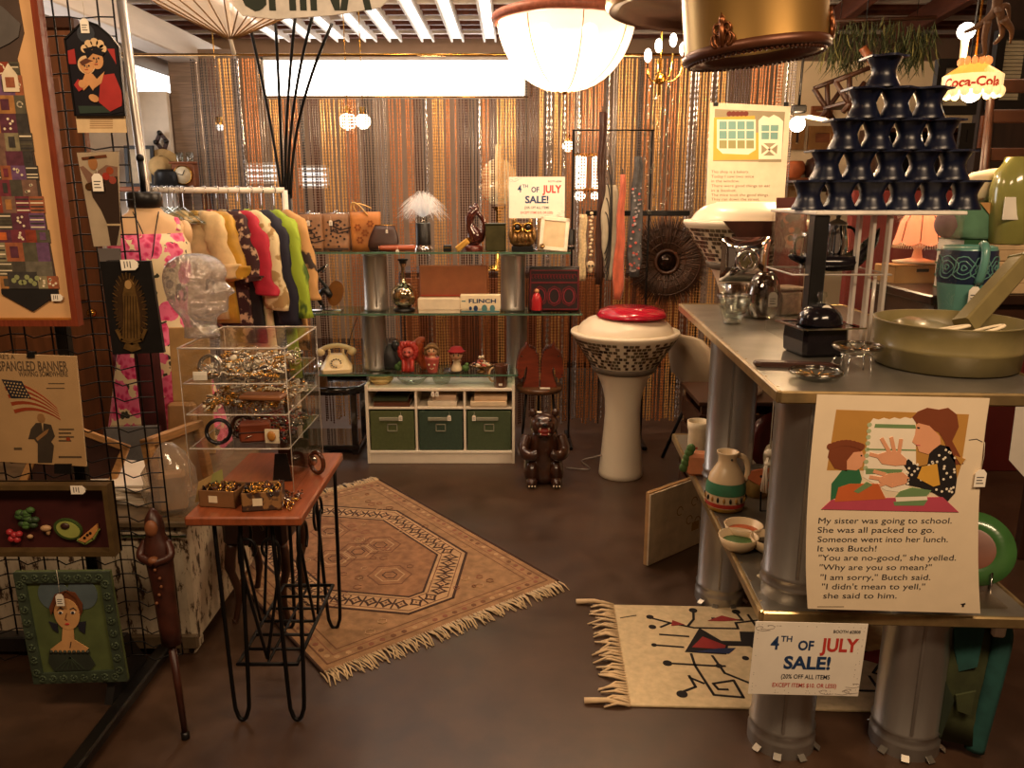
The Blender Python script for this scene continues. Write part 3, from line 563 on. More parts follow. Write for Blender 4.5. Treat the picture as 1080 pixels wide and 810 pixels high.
q = thing('candle_holder', 'black candle holder behind the white bordered frame on the top shelf', 'candle holder', (at(603, Z1, YI+.10).x-.015, YI+.10, Z1)); MB(BLACK).lathe([(.035, 0), (.035, .11), (.03, .115), (.028, .10), (0, .098)], 20).build('cup', q); MB(CHROME).lathe([(.037, .018), (.039, .022), (.037, .026)], 20, cap=False).build('band', q)
# sale signs
def sale_sign(q, w, h):
    b = MB(PAPER); b.M = FACE.copy(); b.rect(-w/2, 0, w/2, h, -.002, 0); z = .0006; sp = mat('sign_speckle', '#9a8f86', .7)
    b.text('BOOTH #2808', w*.32, h*.87, h*.06, z, INK, w*.24, True, .012)
    b.text('4', -w*.31, h*.63, h*.25, z, NAVYINK, w*.075, True, .02); b.text('TH', -w*.21, h*.74, h*.11, z, NAVYINK, w*.10, True, .02); b.text('OF', -w*.03, h*.63, h*.18, z, NAVYINK, w*.14, True, .03); b.text('JULY', w*.27, h*.62, h*.25, z, REDINK, w*.34, True, .035)
    b.text('SALE!', 0, h*.37, h*.24, z, NAVYINK, w*.42, True, .035); b.text('(20% OFF ALL ITEMS', 0, h*.23, h*.085, z, INK, w*.44, True, .012); b.text('EXCEPT ITEMS $10. OR LESS)', 0, h*.11, h*.08, z, REDINK, w*.58, True, .012)
    rnd = random.Random(2)
    for k in range(70):
        e = rnd.random(); x, y = rnd.choice([(rnd.uniform(-.48, .48)*w, rnd.choice([.03, .06, .95])*h), (rnd.choice([-.47, -.44, .44, .47])*w, rnd.uniform(.03, .97)*h)]); b.disc(x, y, .0011, 0, .0004, sp, 5)
    for (cx, cy, s) in ((-.44, .92, 1), (-.38, .94, -1), (.42, .08, 1), (.36, .06, -1), (.2, .06, 1), (.45, .16, -1)):
        b.stroke([(cx*w+s*.004*k*cos(k*.8), cy*h+.0016*k*sin(k*.8)) for k in range(8)], .0012, 0, .0005, sp)
    return b.build('printed_card', q)
w, h = sz(58, Z1, YI+.03), sz(42, Z1, YI+.03); q = thing('sale_sign', 'small Fourth of July sale sign standing on the top glass shelf behind the owl', 'sign', (at(566, 1.35, YI+.02).x, YI+.02, 1.408), 0, 'Fourth of July sale signs', (R(-4), 0, 0)); sale_sign(q, w, h)
MB(CHROME).tube([(0, .004, .02), (0, .006, -.17)], .004, 8).lathe([(.035, -.179), (.035, -.172), (.006, -.168)], 20, (0, .006, 0)).build('sign_stand', q)
# --- middle shelf
q = thing('figural_lamp', 'black bird figure with tan oval disc at the left end of the middle shelf', 'figurine', (at(346, Z2).x, YI, Z2)); MB(CHROME).box((0, 0, .006), (.17, .08, .012), .004).build('base', q); s_ = sz(1, Z2)
MB(mat('tan_oval', '#8a5a2b', .35, var=.2)).disc(.045, .10, .045, -.02, -.004, None, 28, .075, R(-15), FACE).build('oval_disc', q)
MB(BLACK).tube(spline([(-.02, 0, .012), (-.045, -.01, .07), (-.01, -.02, .12), (.02, -.02, .09), (.005, -.015, .13), (-.03, 0, .17), (-.055, 0, .21), (-.03, 0, .235), (.0, 0, .255)], 6), [.008 + .010*math.exp(-((k-14)/10)**2) for k in range(49)], 8).build('bird_body', q); MB(CHROME).tube([(-.035, -.01, .01), (-.035, -.01, .12)], .004, 6).build('chrome_rod', q); MB(CHROME).tube([(-.02, 0, .22), (.012, 0, .265)], .006, 6).build('chrome_rod', q)
q = thing('decanter', 'round mirrored globe decanter with slim neck on the middle shelf', 'decanter', (at(427, Z2).x, YI-.02, Z2)); MG = mat('mercury_glass', '#c9b89a', .12, metal=1, var=.2, scale=6); r = sz(13.5, Z2)
MB(BLACK).lathe([(r*.8, 0), (r*.85, .012), (r*.6, .02), (r*.5, .026)], 28).build('base', q); MB(MG).lathe([(r*.45, .02)] + [(r*cos(R(a)), .02+r*.95+r*sin(R(a))) for a in range(-64, 70, 8)] + [(.018, .02+r*1.95), (.012, .19), (.011, .25), (.016, .262), (.02, .275)], 32).build('globe', q); MB(BLACK).lathe([(.02, .272), (.022, .285), (.03, .29), (.03, .297), (0, .30)], 20).build('stopper', q)
q = thing('stacked_board', 'upright brown board game board behind the long white box on the middle shelf', 'game board', (at(479, Z2, YI+.05).x, YI+.05, Z2)); w, h = sz(72, Z2), sz(47, Z2); MB(mat('board_brown', '#9a5a38', .6, var=.15)).box((0, 0, h/2), (w, .02, h), .006).build('board', q); MB(REDINK).box((0, -.0105, .085), (w*.98, .002, .004), 0).build('red_edge_line', q)
boxed_game('game_box', 'long white game box at the front of the middle shelf left of the card game', (at(464, Z2, YS+.05).x, YS+.05, Z2), (sz(44, Z2), .07, sz(15, Z2)), '#e9d9ba', txt=None)
def flinch(l, x, y, z):
    tl_ = mat('game_teal', '#4f7d80', .6); T = Matrix.Translation((0, -y/2, 0)) @ FACE; l.text('FLINCH', x*.05, z*.58, z*.3, .0008, NAVYINK, x*.68, True, .03, T); l.rect(-x*.47, z*.64, -x*.37, z*.7, .0002, .0008, tl_, T)
    tl = mat('game_teal', '#4f7d80', .6); l.rect(-x*.48, z*.06, x*.48, z*.16, .0002, .0006, tl, T)
    for (cx, r) in ((-.12, .1), (.1, .13), (.3, .12), (-.25, .07)): l.disc(cx*x, z*.28, z*r*1.2, .0002, .0009, tl if r > .1 else NAVYINK, 10, z*r*1.6, 0, T)
boxed_game('card_game_box', 'cream card game box lettered FLINCH at the right of the white box', (at(507, Z2, YS+.04).x, YS+.04, Z2), (sz(41, Z2), .06, sz(19, Z2)), '#ecdcb9', face=flinch)
q = thing('tooled_purse', 'maroon tooled leather box purse at the right end of the middle shelf', 'purse', (at(584, Z2).x, YI+.01, Z2)); w, h = sz(54, Z2), sz(46, Z2); mr = mat('maroon_leather', '#5e1219', .4, var=.25); bl = mat('maroon_black', '#1a0a0c', .45); ed = mat('maroon_lite', '#7c2430', .4)
MB(bl).loft([ellring(0, 0, h*k/5, w/2*(1-.03*k/5), .055*(1-.35*k/5), 24, .35) for k in range(6)]).build('body', q); g = MB(mr); T = Matrix.Translation((0, -.058, 0)) @ Matrix.Rotation(R(-5), 4, 'X') @ FACE
g.rect(-w*.47, h*.04, w*.47, h*.95, 0, .004, bl, T); g.stroke([(-w*.46, h*.06), (w*.46, h*.06), (w*.46, h*.93), (-w*.46, h*.93)], .008, 0, .008, mr, True, T); g.stroke([(-w*.44, h*.66), (w*.44, h*.66)], .01, 0, .008, mr, False, T)
for cx in (-.28, 0, .28):
    g.stroke(arc(cx*w, h*.36, .03, 0, 360, 12, .042), .006, 0, .008, ed, False, T); g.stroke(arc(cx*w, h*.36, .042, 0, 360, 8, .055), .006, 0, .007, mr, False, T)
for k in range(14): g.stroke(arc(-w*.4+k*w*.06, h*.8, .012, 0, 250, 6), .006, 0, .0075, mr, False, T)
g.build('tooled_front', q)
q = thing('doll_bottle', 'small red doll shaped bottle in front of the maroon purse', 'bottle', (at(566, Z2, YS+.05).x, YS+.05, Z2)); rm = mat('red_gloss', '#b3252b', .3); MB(rm).lathe([(.026, 0), (.03, .02), (.028, .05), (.03, .07), (.02, .1), (.01, .112)], 20).build('body', q); MB(mat('skin_wood', '#c98f63', .5)).ball((0, 0, .122), .013).build('head', q); MB(BLACK).lathe([(.027, -.001), (.031, .006), (.031, .015)], 20).build('dark_base', q); MB(CHROME).box((.04, -.02, .003), (.03, .02, .005), .001).build('dropped_tag', q)
# --- lowest glass shelf: figures
YL = YS+.11
def skinball(b, *a, **k): b.ball(*a, **k)
CER_R = mat('ceramic_red', '#a8332a', .3, var=.25); CER_O = mat('ceramic_orange', '#b5542c', .4, var=.25); SKIN = mat('doll_skin', '#dcb088', .5, var=.06); HAIRB = mat('doll_hair', '#7a5a34', .7, var=.3, scale=60); GRN = mat('leaf_green', '#46672f', .6, var=.3); PINKC = mat('ceramic_pink', '#b5564c', .35, var=.15)
q = thing('stone_figure', 'dark stone pillow shaped figure at the left of the lowest glass shelf', 'figurine', (at(411, Z3).x, YL+.05, Z3)); MB(mat('dark_stone', '#2b2a2c', .45, var=.3)).loft([ellring(.008*sin(k), 0, .15*k/7, [.05, .062, .066, .062, .055, .045, .03, .012][k], [.04, .045, .046, .044, .04, .034, .024, .01][k], 18) for k in range(8)]).ball((.035, -.01, .14), (.028, .025, .03)).build('body', q)
q = thing('lion_figurine', 'seated red ceramic lion with shaggy mane on the lowest glass shelf', 'figurine', (at(432, Z3).x, YL-.03, Z3)); MB(CER_R).loft([ellring(0, .0, .10*k/6, [.034, .036, .033, .028, .026, .026, .02][k], [.036, .04, .036, .03, .026, .024, .018][k], 16) for k in range(7)]).build('body', q)
b = MB(CER_R)
for k in range(16): b.ball((.046*cos(R(k*22.5)), -.004, .118+.046*sin(R(k*22.5))), (.017, .016, .02))
b.ball((-.035, 0, .165), .013).ball((.035, 0, .165), .013); b.build('mane', q); MB(PINKC).ball((0, -.014, .116), (.034, .03, .032)).ball((0, -.042, .106), (.015, .012, .011)).build('face', q)
for s in (-1, 1): MB(BLACK).ball((s*.013, -.043, .124), .005).build('eye', q); MB(CER_R).tube([(s*.022, -.02, .075), (s*.024, -.036, .03), (s*.024, -.045, .008)], [.014, .012, .013], 8).build('front_leg', q)
MB(GRN).ball((-.06, .01, .025), (.025, .02, .022)).ball((-.05, 0, .045), (.014, .012, .016)).build('leaf_tuft', q)
q = thing('squirrel_figurine', 'tall orange ceramic squirrel tail figure behind the doll planter', 'figurine', (at(444, Z3).x, YL+.06, Z3)); MB(CER_O).tube(spline([(.02, 0, 0), (-.01, 0, .05), (-.022, 0, .11), (-.006, 0, .165), (.018, 0, .16)], 5), [.02]*5+[.026]*5+[.03]*5+[.024]*4+[.014, .008], 12).build('tail', q); MB(CER_O).loft([ellring(.03, -.01, .1*k/4, [.026, .03, .026, .02, .01][k], [.024, .027, .024, .02, .01][k], 12) for k in range(5)]).ball((.03, -.012, .11), .021).build('body', q)
def doll(q, zt, hair, hat=None):
    MB(SKIN).ball((0, 0, zt), (.036, .034, .034)).build('head', q)
    h = MB(hair); h.add(*half_ball((0, .005, zt+.004), (.041, .037, .038)), None, True)
    if not hat:
        for k in range(7): h.ball((-.034+.0113*k, -.024, zt+.026-.0012*abs(k-3)**2), (.009, .009, .009))
        h.ball((-.036, 0, zt-.01), (.011, .018, .024)).ball((.036, 0, zt-.01), (.011, .018, .024))
    h.build('hair', q)
    for s in (-1, 1): MB(BLACK).ball((s*.013, -.032, zt+.001), (.0045, .003, .0055)).build('eye', q)
    MB(REDINK).ball((0, -.034, zt-.014), (.006, .002, .0025)).build('mouth', q)
def half_ball(c, r, nu=16, nv=6):
    vs = []; fs = []
    for j in range(nv):
        e = PI/2*j/nv
        for i in range(nu): a = 2*PI*i/nu; vs.append((c[0]+r[0]*cos(e)*cos(a), c[1]+r[1]*cos(e)*sin(a), c[2]+r[2]*sin(e)))
    vs.append((c[0], c[1], c[2]+r[2])); L = len(vs)-1
    for j in range(nv-1):
        for i in range(nu): i2 = (i+1) % nu; fs.append((j*nu+i, j*nu+i2, (j+1)*nu+i2, (j+1)*nu+i))
    for i in range(nu): fs.append(((nv-1)*nu+i, (nv-1)*nu+(i+1) % nu, L))
    return vs, fs
q = thing('doll_planter', 'ceramic girl head doll with brown hair sitting in a rose pink pot', 'figurine', (at(457, Z3).x, YL-.04, Z3)); MB(PINKC).lathe([(.028, 0), (.034, .03), (.041, .075), (.043, .088), (.038, .09), (.034, .08), (0, .078)], 24).build('pot', q); MB(SKIN).lathe([(.026, .078), (.018, .1)], 16).build('neck', q); doll(q, .128, HAIRB)
b = MB(CREAM)
for s in (-1, 1): b.ball((s*.016, -.038, .05), (.006, .004, .006))
b.tube([(-.012, -.036, .03), (0, -.038, .024), (.012, -.036, .03)], .002, 5); b.build('pot_face', q)
q = thing('doll_figurine', 'pale ceramic doll with a red hat on the lowest glass shelf', 'figurine', (at(482, Z3).x, YL-.02, Z3)); MB(mat('ceramic_ivory', '#e3cfa8', .35)).lathe([(.03, 0), (.036, .012), (.026, .03), (.018, .055), (.024, .065)], 20).build('body', q); doll(q, .098, mat('doll_hair_red', '#7a2a1c', .6), True); MB(mat('felt_red', '#9c2429', .8)).lathe([(.05, .117), (.052, .121), (.038, .125), (.034, .14), (.02, .147), (0, .148)], 24).build('hat', q); MB(GRN).ball((.052, -.01, .02), (.022, .018, .02)).ball((.06, -.005, .04), (.012, .01, .014)).build('leaf_spray', q); MB(mat('smoke_dish', '#4a3f3a', .2, trans=.4)).lathe([(.035, 0), (.06, .012), (.062, .016), (.034, .006), (0, .004)], 24, (-.015, -.035, 0)).build('saucer', q)
q = thing('candy_dish', 'footed dish heaped with wrapped candies on the lowest glass shelf', 'dish', (at(508, Z3).x, YL-.03, Z3)); MB(OWL).lathe([(.03, 0), (.03, .006), (.012, .014), (.014, .022), (.05, .032), (.066, .04), (.063, .043), (.045, .036), (0, .03)], 28).build('dish', q); rnd = random.Random(6); b = MB(CREAM)
for k in range(26):
    a = rnd.uniform(0, 6.28); r = .05*math.sqrt(rnd.random()); b.ball((r*cos(a), r*sin(a), .042+.028*(1-r/.05)), (.011, .009, .008), 8, 5, rnd.choice([CREAM, CER_O, BROWNL, PINKC]))
b.build('candies', q); MB(CREAM).ball((-.008, -.01, .086), .010).ball((.008, -.008, .087), .010).build('pale_candy', q)
# --- on top of the organiser
def dish(name, label, px, r, h, m, Y=YS+.13, z=CH+.001, flare=.6, cat='bowl', px2=None):
    q = thing(name, label, cat, (on(px, Y, z).x, Y, z)); MB(m).lathe([(r*flare, 0), (r*.8, h*.3), (r, h), (r*.97, h), (r*.76, h*.36), (0, h*.15)], 32).build('body', q); MB(m).tube([(r*.985*cos(R(a)), r*.985*sin(R(a)), h) for a in range(0, 360, 12)], .004, 6, closed=True).build('rim', q); return q
q = dish('ceramic_bowl', 'pale yellow ceramic bowl at the left end on the white organizer', 402, .075, .05, mat('yellow_ceramic', '#dcbf85', .3)); MB(mat('yellow_ceramic', '')).lathe([(.07, .02), (.074, .03), (.07, .034)], 28).build('inner_bowl', q)
dish('glass_plate', 'cut glass plate in the middle of the white organizer top', 435, .085, .035, GLASS); dish('glass_bowl', 'clear glass bowl on the white organizer right of the cut glass plate', 466, .062, .055, GLASS)
q = thing('mug', 'brown glazed mug with a loop handle on the organizer right end', 'mug', (on(528, YS+.05, .5).x, YS+.05, CH+.001)); mg = mat('brown_glaze', '#5a3423', .15, var=.3, coat=1); MB(mg).lathe([(.038, 0), (.042, .01), (.042, .125), (.044, .13), (.039, .13), (.037, .02), (0, .016)], 28).build('body', q); MB(mat('mug_cream', '#d6b58a', .3)).tube(bez([(-.041, 0, .11), (-.075, -.01, .11), (-.075, -.01, .03), (-.041, 0, .03)], 10), .006, 8).build('handle', q); MB(TAGW).box((.0, -.0445, .02), (.022, .002, .013), .0005).build('price_sticker', q)
one('paper_sheet', 'flat sheet of paper lying on the white organizer top', 'paper', MB(PAPER).box((0, 0, .0008), (.16, .10, .0014), .0003), (on(500, YS+.07, .455).x-.02, YS+.08, CH+.0005), R(8))
# phone hangs over the glass end
q = thing('telephone', 'cream rotary telephone on the left end of the lowest glass shelf', 'telephone', (at(355, Z3, YS+.10).x, YS+.11, Z3), R(10)); PH = mat('phone_cream', '#ead2a2', .3, var=.05)
MB(PH).loft([[(x*wx, y*1.0*wy+yo, z) for (x, y) in ((-1, -.7), (-.85, -1), (.85, -1), (1, -.7), (1, .7), (.85, 1), (-.85, 1), (-1, .7))] for (z, wx, wy, yo) in ((0, .088, .085, 0), (.02, .088, .085, 0), (.05, .07, .065, .012), (.085, .05, .04, .03), (.092, .046, .034, .032))], smooth=False).build('body', q)
T = Matrix.Translation((0, -.055, .05)) @ Matrix.Rotation(R(-48), 4, 'X'); T = Matrix.Translation((0, -.05, .048)) @ Matrix.Rotation(R(48), 4, 'X'); g = MB(PH).lathe([(.038, 0), (.038, .006), (.034, .009), (0, .009)], 28, T=T)
for k in range(10): g.lathe([(.0055, .0092), (.0055, .0105)], 10, T=T @ Matrix.Translation((.027*cos(R(k*30)), .027*sin(R(k*30)), 0)), m=BROWNL)
g.lathe([(.014, .009), (.014, .0115)], 16, m=CREAM, T=T); g.build('dial', q)
MB(PH).tube(bez([(-.085, .03, .118), (-.04, .03, .15), (.04, .03, .15), (.085, .03, .118)], 12), .014, 10).ball((-.09, .03, .106), (.027, .026, .024)).ball((.09, .03, .106), (.027, .026, .024)).build('handset', q); MB(PH).box((-.04, .03, .105), (.014, .04, .03), .004).box((.04, .03, .105), (.014, .04, .03), .004).build('cradle', q)
MB(BLACK).tube(spline([(.0, .08, .02), (.06, .1, .1), (.09, .09, .2), (.13, .08, .3)], 8), .0025, 5).build('cord', q)
# side table with jar
q = thing('side_table', 'dark lacquered side table with rounded tray top beside the white organizer', 'side table', (-1.15, 4.78, 0)); LQ = mat('black_lacquer', '#140d0b', .12, var=.2, coat=1); zt = .40
P = [(-.26, -.16), (-.2, -.2), (.16, -.2), (.24, -.16), (.27, -.05), (.27, .12), (.22, .2), (-.2, .2), (-.26, .16)]
MB(LQ).prism(P, zt-.02, zt, None, None, .004).build('top', q); MB(LQ).tube([(x*1.0, y, zt+.012) for x, y in P], .02, 8, closed=True).build('tray_rim', q)
for (x, y) in ((-.2, -.15), (.2, -.15), (-.2, .15), (.2, .15)): MB(LQ).box((x, y, zt/2-.01), (.035, .035, zt-.02), .004).build('leg', q)
MB(LQ).box((0, 0, .05), (.46, .36, .03), .004).build('lower_shelf', q)
q = thing('jar', 'clear jar of orange contents with silver lid on the dark side table', 'jar', (on(338, 4.64, .45).x, 4.66, zt)); MB(GLASS).lathe([(.034, 0), (.038, .005), (.038, .1), (.034, .115), (.034, .13)], 24).build('glass_body', q); MB(mat('jar_orange', '#b06a3a', .6)).lathe([(.035, .006), (.035, .09), (0, .092)], 24).build('contents', q); MB(CHROME).lathe([(.037, .118), (.038, .145), (.03, .15), (.012, .154), (.014, .172), (0, .176)], 24).build('lid', q)
# five-arm arc floor lamp
bp = atY(323, 486, 4.55); bx = on(322, 4.55, .03).x; q = thing('arc_floor_lamp', 'black floor lamp whose five thin arms fan up to the ceiling', 'floor lamp', (bx, 4.55, 0)); MB(BLACK).lathe([(.14, 0), (.14, .02), (.1, .03), (.05, .036), (.03, .05)], 28).build('base', q); top = atY(302, 205, 4.55); dx = top.x - bx
MB(BLACK).tube([(0, 0, .04), (dx, 0, top.z)], .026, 12).build('post', q)
for k, (a, c) in enumerate([((283, 110), (262, 20)), ((296, 110), (290, 15)), ((302, 110), (312, 10)), ((306, 100), (332, 8)), ((312, 110), (350, 25))]):
    p1 = atY(a[0], a[1], 4.5); p2 = atY(c[0], c[1], 4.3); MB(IRON).tube(bez([(dx + (k-2)*.012, 0, top.z-.02), (dx + (k-2)*.02, 0, top.z+.2), (p1.x-bx, p1.y-4.55, p1.z), (p2.x-bx, p2.y-4.55, p2.z)], 14), .008, 8).build('arm', q)
# ================= horse heads, stand, carved bear
zt = .425; q = thing('plant_stand', 'round wooden stand with slim black legs carrying the horse bookends', 'stand', (on(569, 4.62, zt).x, 4.66, 0)); MB(mat('stand_wood', '#5b3b24', .3, var=.3)).lathe([(.12, zt-.035), (.135, zt-.03), (.14, zt-.012), (.135, zt), (0, zt)], 36).build('top', q)
for k in range(3): a = R(90+120*k); MB(IRON).tube([(.09*cos(a), .09*sin(a), zt-.03), (.13*cos(a), .13*sin(a), 0)], .008, 8).build('leg', q)
HORSE = [(-.098, 0), (-.002, 0), (-.002, .12), (-.006, .18), (-.026, .225), (-.058, .238), (-.074, .262), (-.086, .236), (-.112, .212), (-.128, .165), (-.136, .10), (-.130, .062), (-.110, .05), (-.092, .066), (-.086, .105), (-.074, .128), (-.070, .10), (-.080, .05)]
HM = mat('horse_red_wood', '#7c3420', .4, var=.3, scale=10, stretch=(1, 1, 5))
for (px, s, lab, rz) in ((568.3, 1, 'left', 5), (570.3, -1, 'right', -5)):
    q = thing('horse_bookend', 'reddish wooden horse head bookend facing %s on the round stand' % lab, 'bookend', (on(px, 4.6, zt).x, 4.64, zt), R(rz), 'horse head bookends'); P = [(x*s, y) for x, y in HORSE]
    MB(HM).prism(P, -.032, .032, None, FACE).build('head', q); g = MB(mat('horse_mane', '#58220f', .45, var=.3))
    for k in range(10): g.ball((s*[-.062, -.046, -.03, -.02, -.013, -.009, -.007, -.006, -.006, -.006][k], 0, [.24, .234, .224, .208, .19, .17, .15, .13, .11, .09][k]), (.010, .036, .014))
    g.build('mane', q)
    for e in (-1, 1): MB(BLACK).ball((-.106*s, e*.032, .188), (.006, .005, .005)).build('eye', q); MB(HM).lathe([(.010, 0), (.009, .02), (0, .036)], 10, T=Matrix.Translation((-.074*s, e*.018, .236))).build('ear', q)
    MB(BLACK).ball((-.126*s, -.031, .076), (.004, .004, .006)).build('nostril', q)
one('price_card', 'white price card in front of the horse bookends', 'price card', MB(TAGW).box((0, 0, .004), (.06, .02, .006), .001), (on(575, 4.54, zt).x, 4.56, zt))
Yb = 4.18; q = thing('bear_carving', 'glossy dark brown carved bear roaring beside the white pedestal', 'sculpture', (on(573, Yb, .02).x, Yb, 0)); BM = mat('bear_wood', '#3a1e10', .28, var=.45, scale=22, bump=.35, coat=.8); RM = mat('bear_mouth', '#7a241c', .35)
MB(BM).loft([ellring(0, [0, 0, .005, .01, .012, .012, .01, .005, 0][k], .30*k/8, [.095, .118, .124, .12, .115, .108, .098, .085, .06][k], [.085, .1, .105, .1, .094, .088, .082, .072, .05][k], 22) for k in range(9)]).build('body', q)
MB(BM).ball((0, -.025, .325), (.088, .08, .068)).ball((0, -.085, .345), (.052, .05, .026)).ball((0, -.075, .285), (.045, .045, .02)).build('head', q); MB(RM).ball((0, -.105, .313), (.04, .032, .022)).ball((0, -.125, .298), (.024, .016, .008)).build('mouth', q); MB(BLACK).ball((0, -.135, .352), (.017, .01, .011)).build('nose', q)
g = MB(CREAM)
for (x, z, d) in ((-.026, .332, -1), (.026, .332, -1), (-.022, .298, 1), (.022, .298, 1)): g.lathe([(.006, 0), (0, .018*d)], 8, (x, -.125, z))
g.build('teeth', q)
for s in (-1, 1):
    MB(BM).ball((s*.07, .0, .385), (.024, .014, .024)).build('ear', q); MB(BLACK).ball((s*.035, -.098, .372), .008).build('eye', q)
    MB(BM).tube(spline([(s*.105, -.01, .25), (s*.125, -.07, .19), (s*.085, -.115, .175), (s*.04, -.12, .19)], 5), [.036]*5+[.033]*5+[.028]*5+[.026], 10).build('arm', q); MB(BM).ball((s*.075, -.055, .075), (.05, .075, .07)).ball((s*.075, -.115, .028), (.035, .05, .028)).build('leg', q)
    g = MB(CREAM)
    for k in range(3): g.lathe([(.005, 0), (0, .014)], 6, T=Matrix.Translation((s*.075+(k-1)*.018, -.162, .018)) @ Matrix.Rotation(R(100), 4, 'X'))
    g.build('claws', q)
q.scale = (.88, .92, 1)
MB(TAGW).box((-.03, -.03, .397), (.03, .02, .003), .0005).build('price_tag', q)
# ================= mosaic pedestals
def pedestal(label, x, y, z0, lid=True, rz=0):
    q = thing('mosaic_pedestal', label, 'pedestal', (x, y, z0), rz, 'white pedestals with mosaic bands'); k = 1.0; WP = mat('pedestal_white', '#e9dcc4', .3, var=.05, scale=4)
    MB(WP).lathe([(.118, 0), (.123, .006), (.121, .03), (.113, .12), (.102, .26), (.096, .36), (.1, .44), (.112, .5), (.13, .55), (.148, .585), (.158, .6)], 48).build('column', q)
    MB(mat('band_grey', '#6a5f52', .6)).lathe([(.158, .598), (.172, .606), (.182, .632), (.17, .64)], 48).build('grey_band', q)
    MB(WP).lathe([(.178, .634), (.286, .80), (.295, .812), (.292, .824), (.274, .826), (.262, .812), (.2, .79), (0, .785)], 56).build('bowl', q)
    dkm = [mat('mosaic_dark', '#3c2a1e', .35), mat('mosaic_brown', '#5b4632', .35), mat('mosaic_olive', '#6e614a', .35)]; g = MB(dkm[0]); rnd = random.Random(8); rows = 8
    for j in range(rows):
        f0, f1 = (j+.1)/rows, (j+.85)/rows; n = 60
        for i in range(n):
            a0 = 2*PI*(i+(j % 2)*.5)/n; a1 = a0+2*PI/n*.78
            if sin(a0) > .55: continue
            if (i+j) % 2 and rnd.random() < .55: continue
            vs = []
            for o in (.0005, .004):
                for (f, a) in ((f0, a0), (f0, a1), (f1, a1), (f1, a0)): r = .181+(.281-.181)*f+o; vs.append((r*cos(a), r*sin(a), .640+(.793-.640)*f))
            g.add(vs, [(4, 5, 6, 7), (0, 1, 5, 4), (1, 2, 6, 5), (2, 3, 7, 6), (3, 0, 4, 7)], rnd.choice(dkm))
    g.build('mosaic_tiles', q)
    if lid: MB(WP).lathe([(.262, .80), (.258, .83), (.236, .862), (.2, .888), (.15, .902), (.145, .906), (0, .906)], 56).build('domed_lid', q)
    return q
Yp = 4.27; px_ = on(656, Yp, .3).x
p1 = pedestal('white mosaic banded pedestal on the floor carrying a red bowl', px_, Yp, 0)
q = thing('red_dish', 'shallow crimson dish upside down on the white pedestal lid', 'dish', (px_+.03, Yp-.02, .9065)); MB(mat('crimson_gloss', '#b01530', .2, var=.08, coat=.5)).lathe([(.188, 0), (.19, .006), (.172, .03), (.14, .04), (.135, .044), (0, .045)], 48).build('body', q)
MB(TAGW).ball((.03, -.1, .043), (.008, .006, .003)).build('price_sticker', q)
MB(mat('cord_grey', '#8a8178', .5)).tube(spline([(-.09, .0, .12), (-.15, -.05, .12), (-.22, 0, .08), (-.17, .03, .02), (-.3, .08, .01)], 6), .004, 6).build('cord', p1)
q = thing('wooden_crate', 'dark wooden crate on the floor behind the metal stand', 'crate', (1.10, 3.80, 0)); z2 = .60; PINE_ = PINE; PINE = DWOOD
for z in (.05, .185, .32, .455): MB(PINE).box((0, -.19, z+.03), (.44, .014, .1), .003).box((0, .19, z+.03), (.44, .014, .1), .003).box((-.213, 0, z+.03), (.014, .36, .1), .003).box((.213, 0, z+.03), (.014, .36, .1), .003).build('slat', q)
for (x, y) in ((-.195, -.17), (.195, -.17), (-.195, .17), (.195, .17)): MB(PINE).box((x, y, .295), (.03, .03, .59), .003).build('post', q)
MB(PINE).box((0, 0, .59), (.46, .42, .02), .003).build('top', q); PINE = PINE_
pedestal('white mosaic banded pedestal rising behind the far end of the metal counter', 1.10, 3.80, z2, True)
# ================= scarf rack in front of the curtain
q = thing('accessory_rack', 'black metal rack where belts and scarves hang before the bead curtain', 'rack', (.55, 4.85, 0)); MB(IRON).tube([(-.2, 0, 1.90), (.28, 0, 1.90)], .004, 8).build('upper_bar', q)
zr = atY(660, 225, 4.85).z; MB(IRON).box((.2, .02, zr), (.62, .025, .03), .004).build('lower_bar', q)
for x in (-.19, .27): MB(IRON).box((x, .03, .95), (.012, .012, 1.9), .004).box((x, .03, .012), (.03, .36, .024), .004).build('upright', q)
def hang(name, label, px0, y0, y1, wpx, m, cat, Y=4.78, extra=None, taper=None, swing=0, hook_px=None, group=None):
    a = atY(px0, y0, Y); c = atY(px0, y1, Y); L = a.z-c.z; w = wpx*sc(Y, (a.z+c.z)/2); q = thing(name, label, cat, a, 0, group); rings = []; rnd = random.Random(int(px0))
    for k in range(13):
        t = k/12; f = (taper(t) if taper else 1); r = w/2*f; rings.append([(swing*t+r*cos(R(d))+.004*sin(k*1.3), .012*sin(R(d))*(1+.6*sin(R(d)*3+k*.4)), -L*t) for d in range(0, 360, 18)])
    cb = MB(m).loft(rings)
    if extra: extra(cb, L, w)
    cb.build('cloth', q); MB(IRON).tube([(0, .004, -.005), (0, .02, max(0, zr-a.z) if False else .03), (0, .05, .035)], .003, 6).build('hook', q)
    return q
ivory = mat('ivory_beads', '#d3bd94', .45, var=.3, scale=90, bump=.4)
hang('beaded_belt', 'ivory beaded belt hanging nearest the maroon purse', 615, 226, 296, 8, ivory, 'belt', 4.76, group='belts and scarves on the rack')
def zig(b, L, w):
    mm = mat('scarf_black', '#2a2522', .8)
    for k in range(5): b.stroke([(-w*.4+w*.2*k*.2+.3*w*cos(R(a)), -L*.5+.02*k+(.05+.025*k)*sin(R(a))*2.4) for a in range(-80, 90, 20)], .006, .012, .02, mm, False, FACE)
hang('leather_strap', 'long brown leather strap on the rack left of the striped scarf', 636, 118, 300, 8, BROWNL, 'strap', 4.74, group='belts and scarves on the rack')
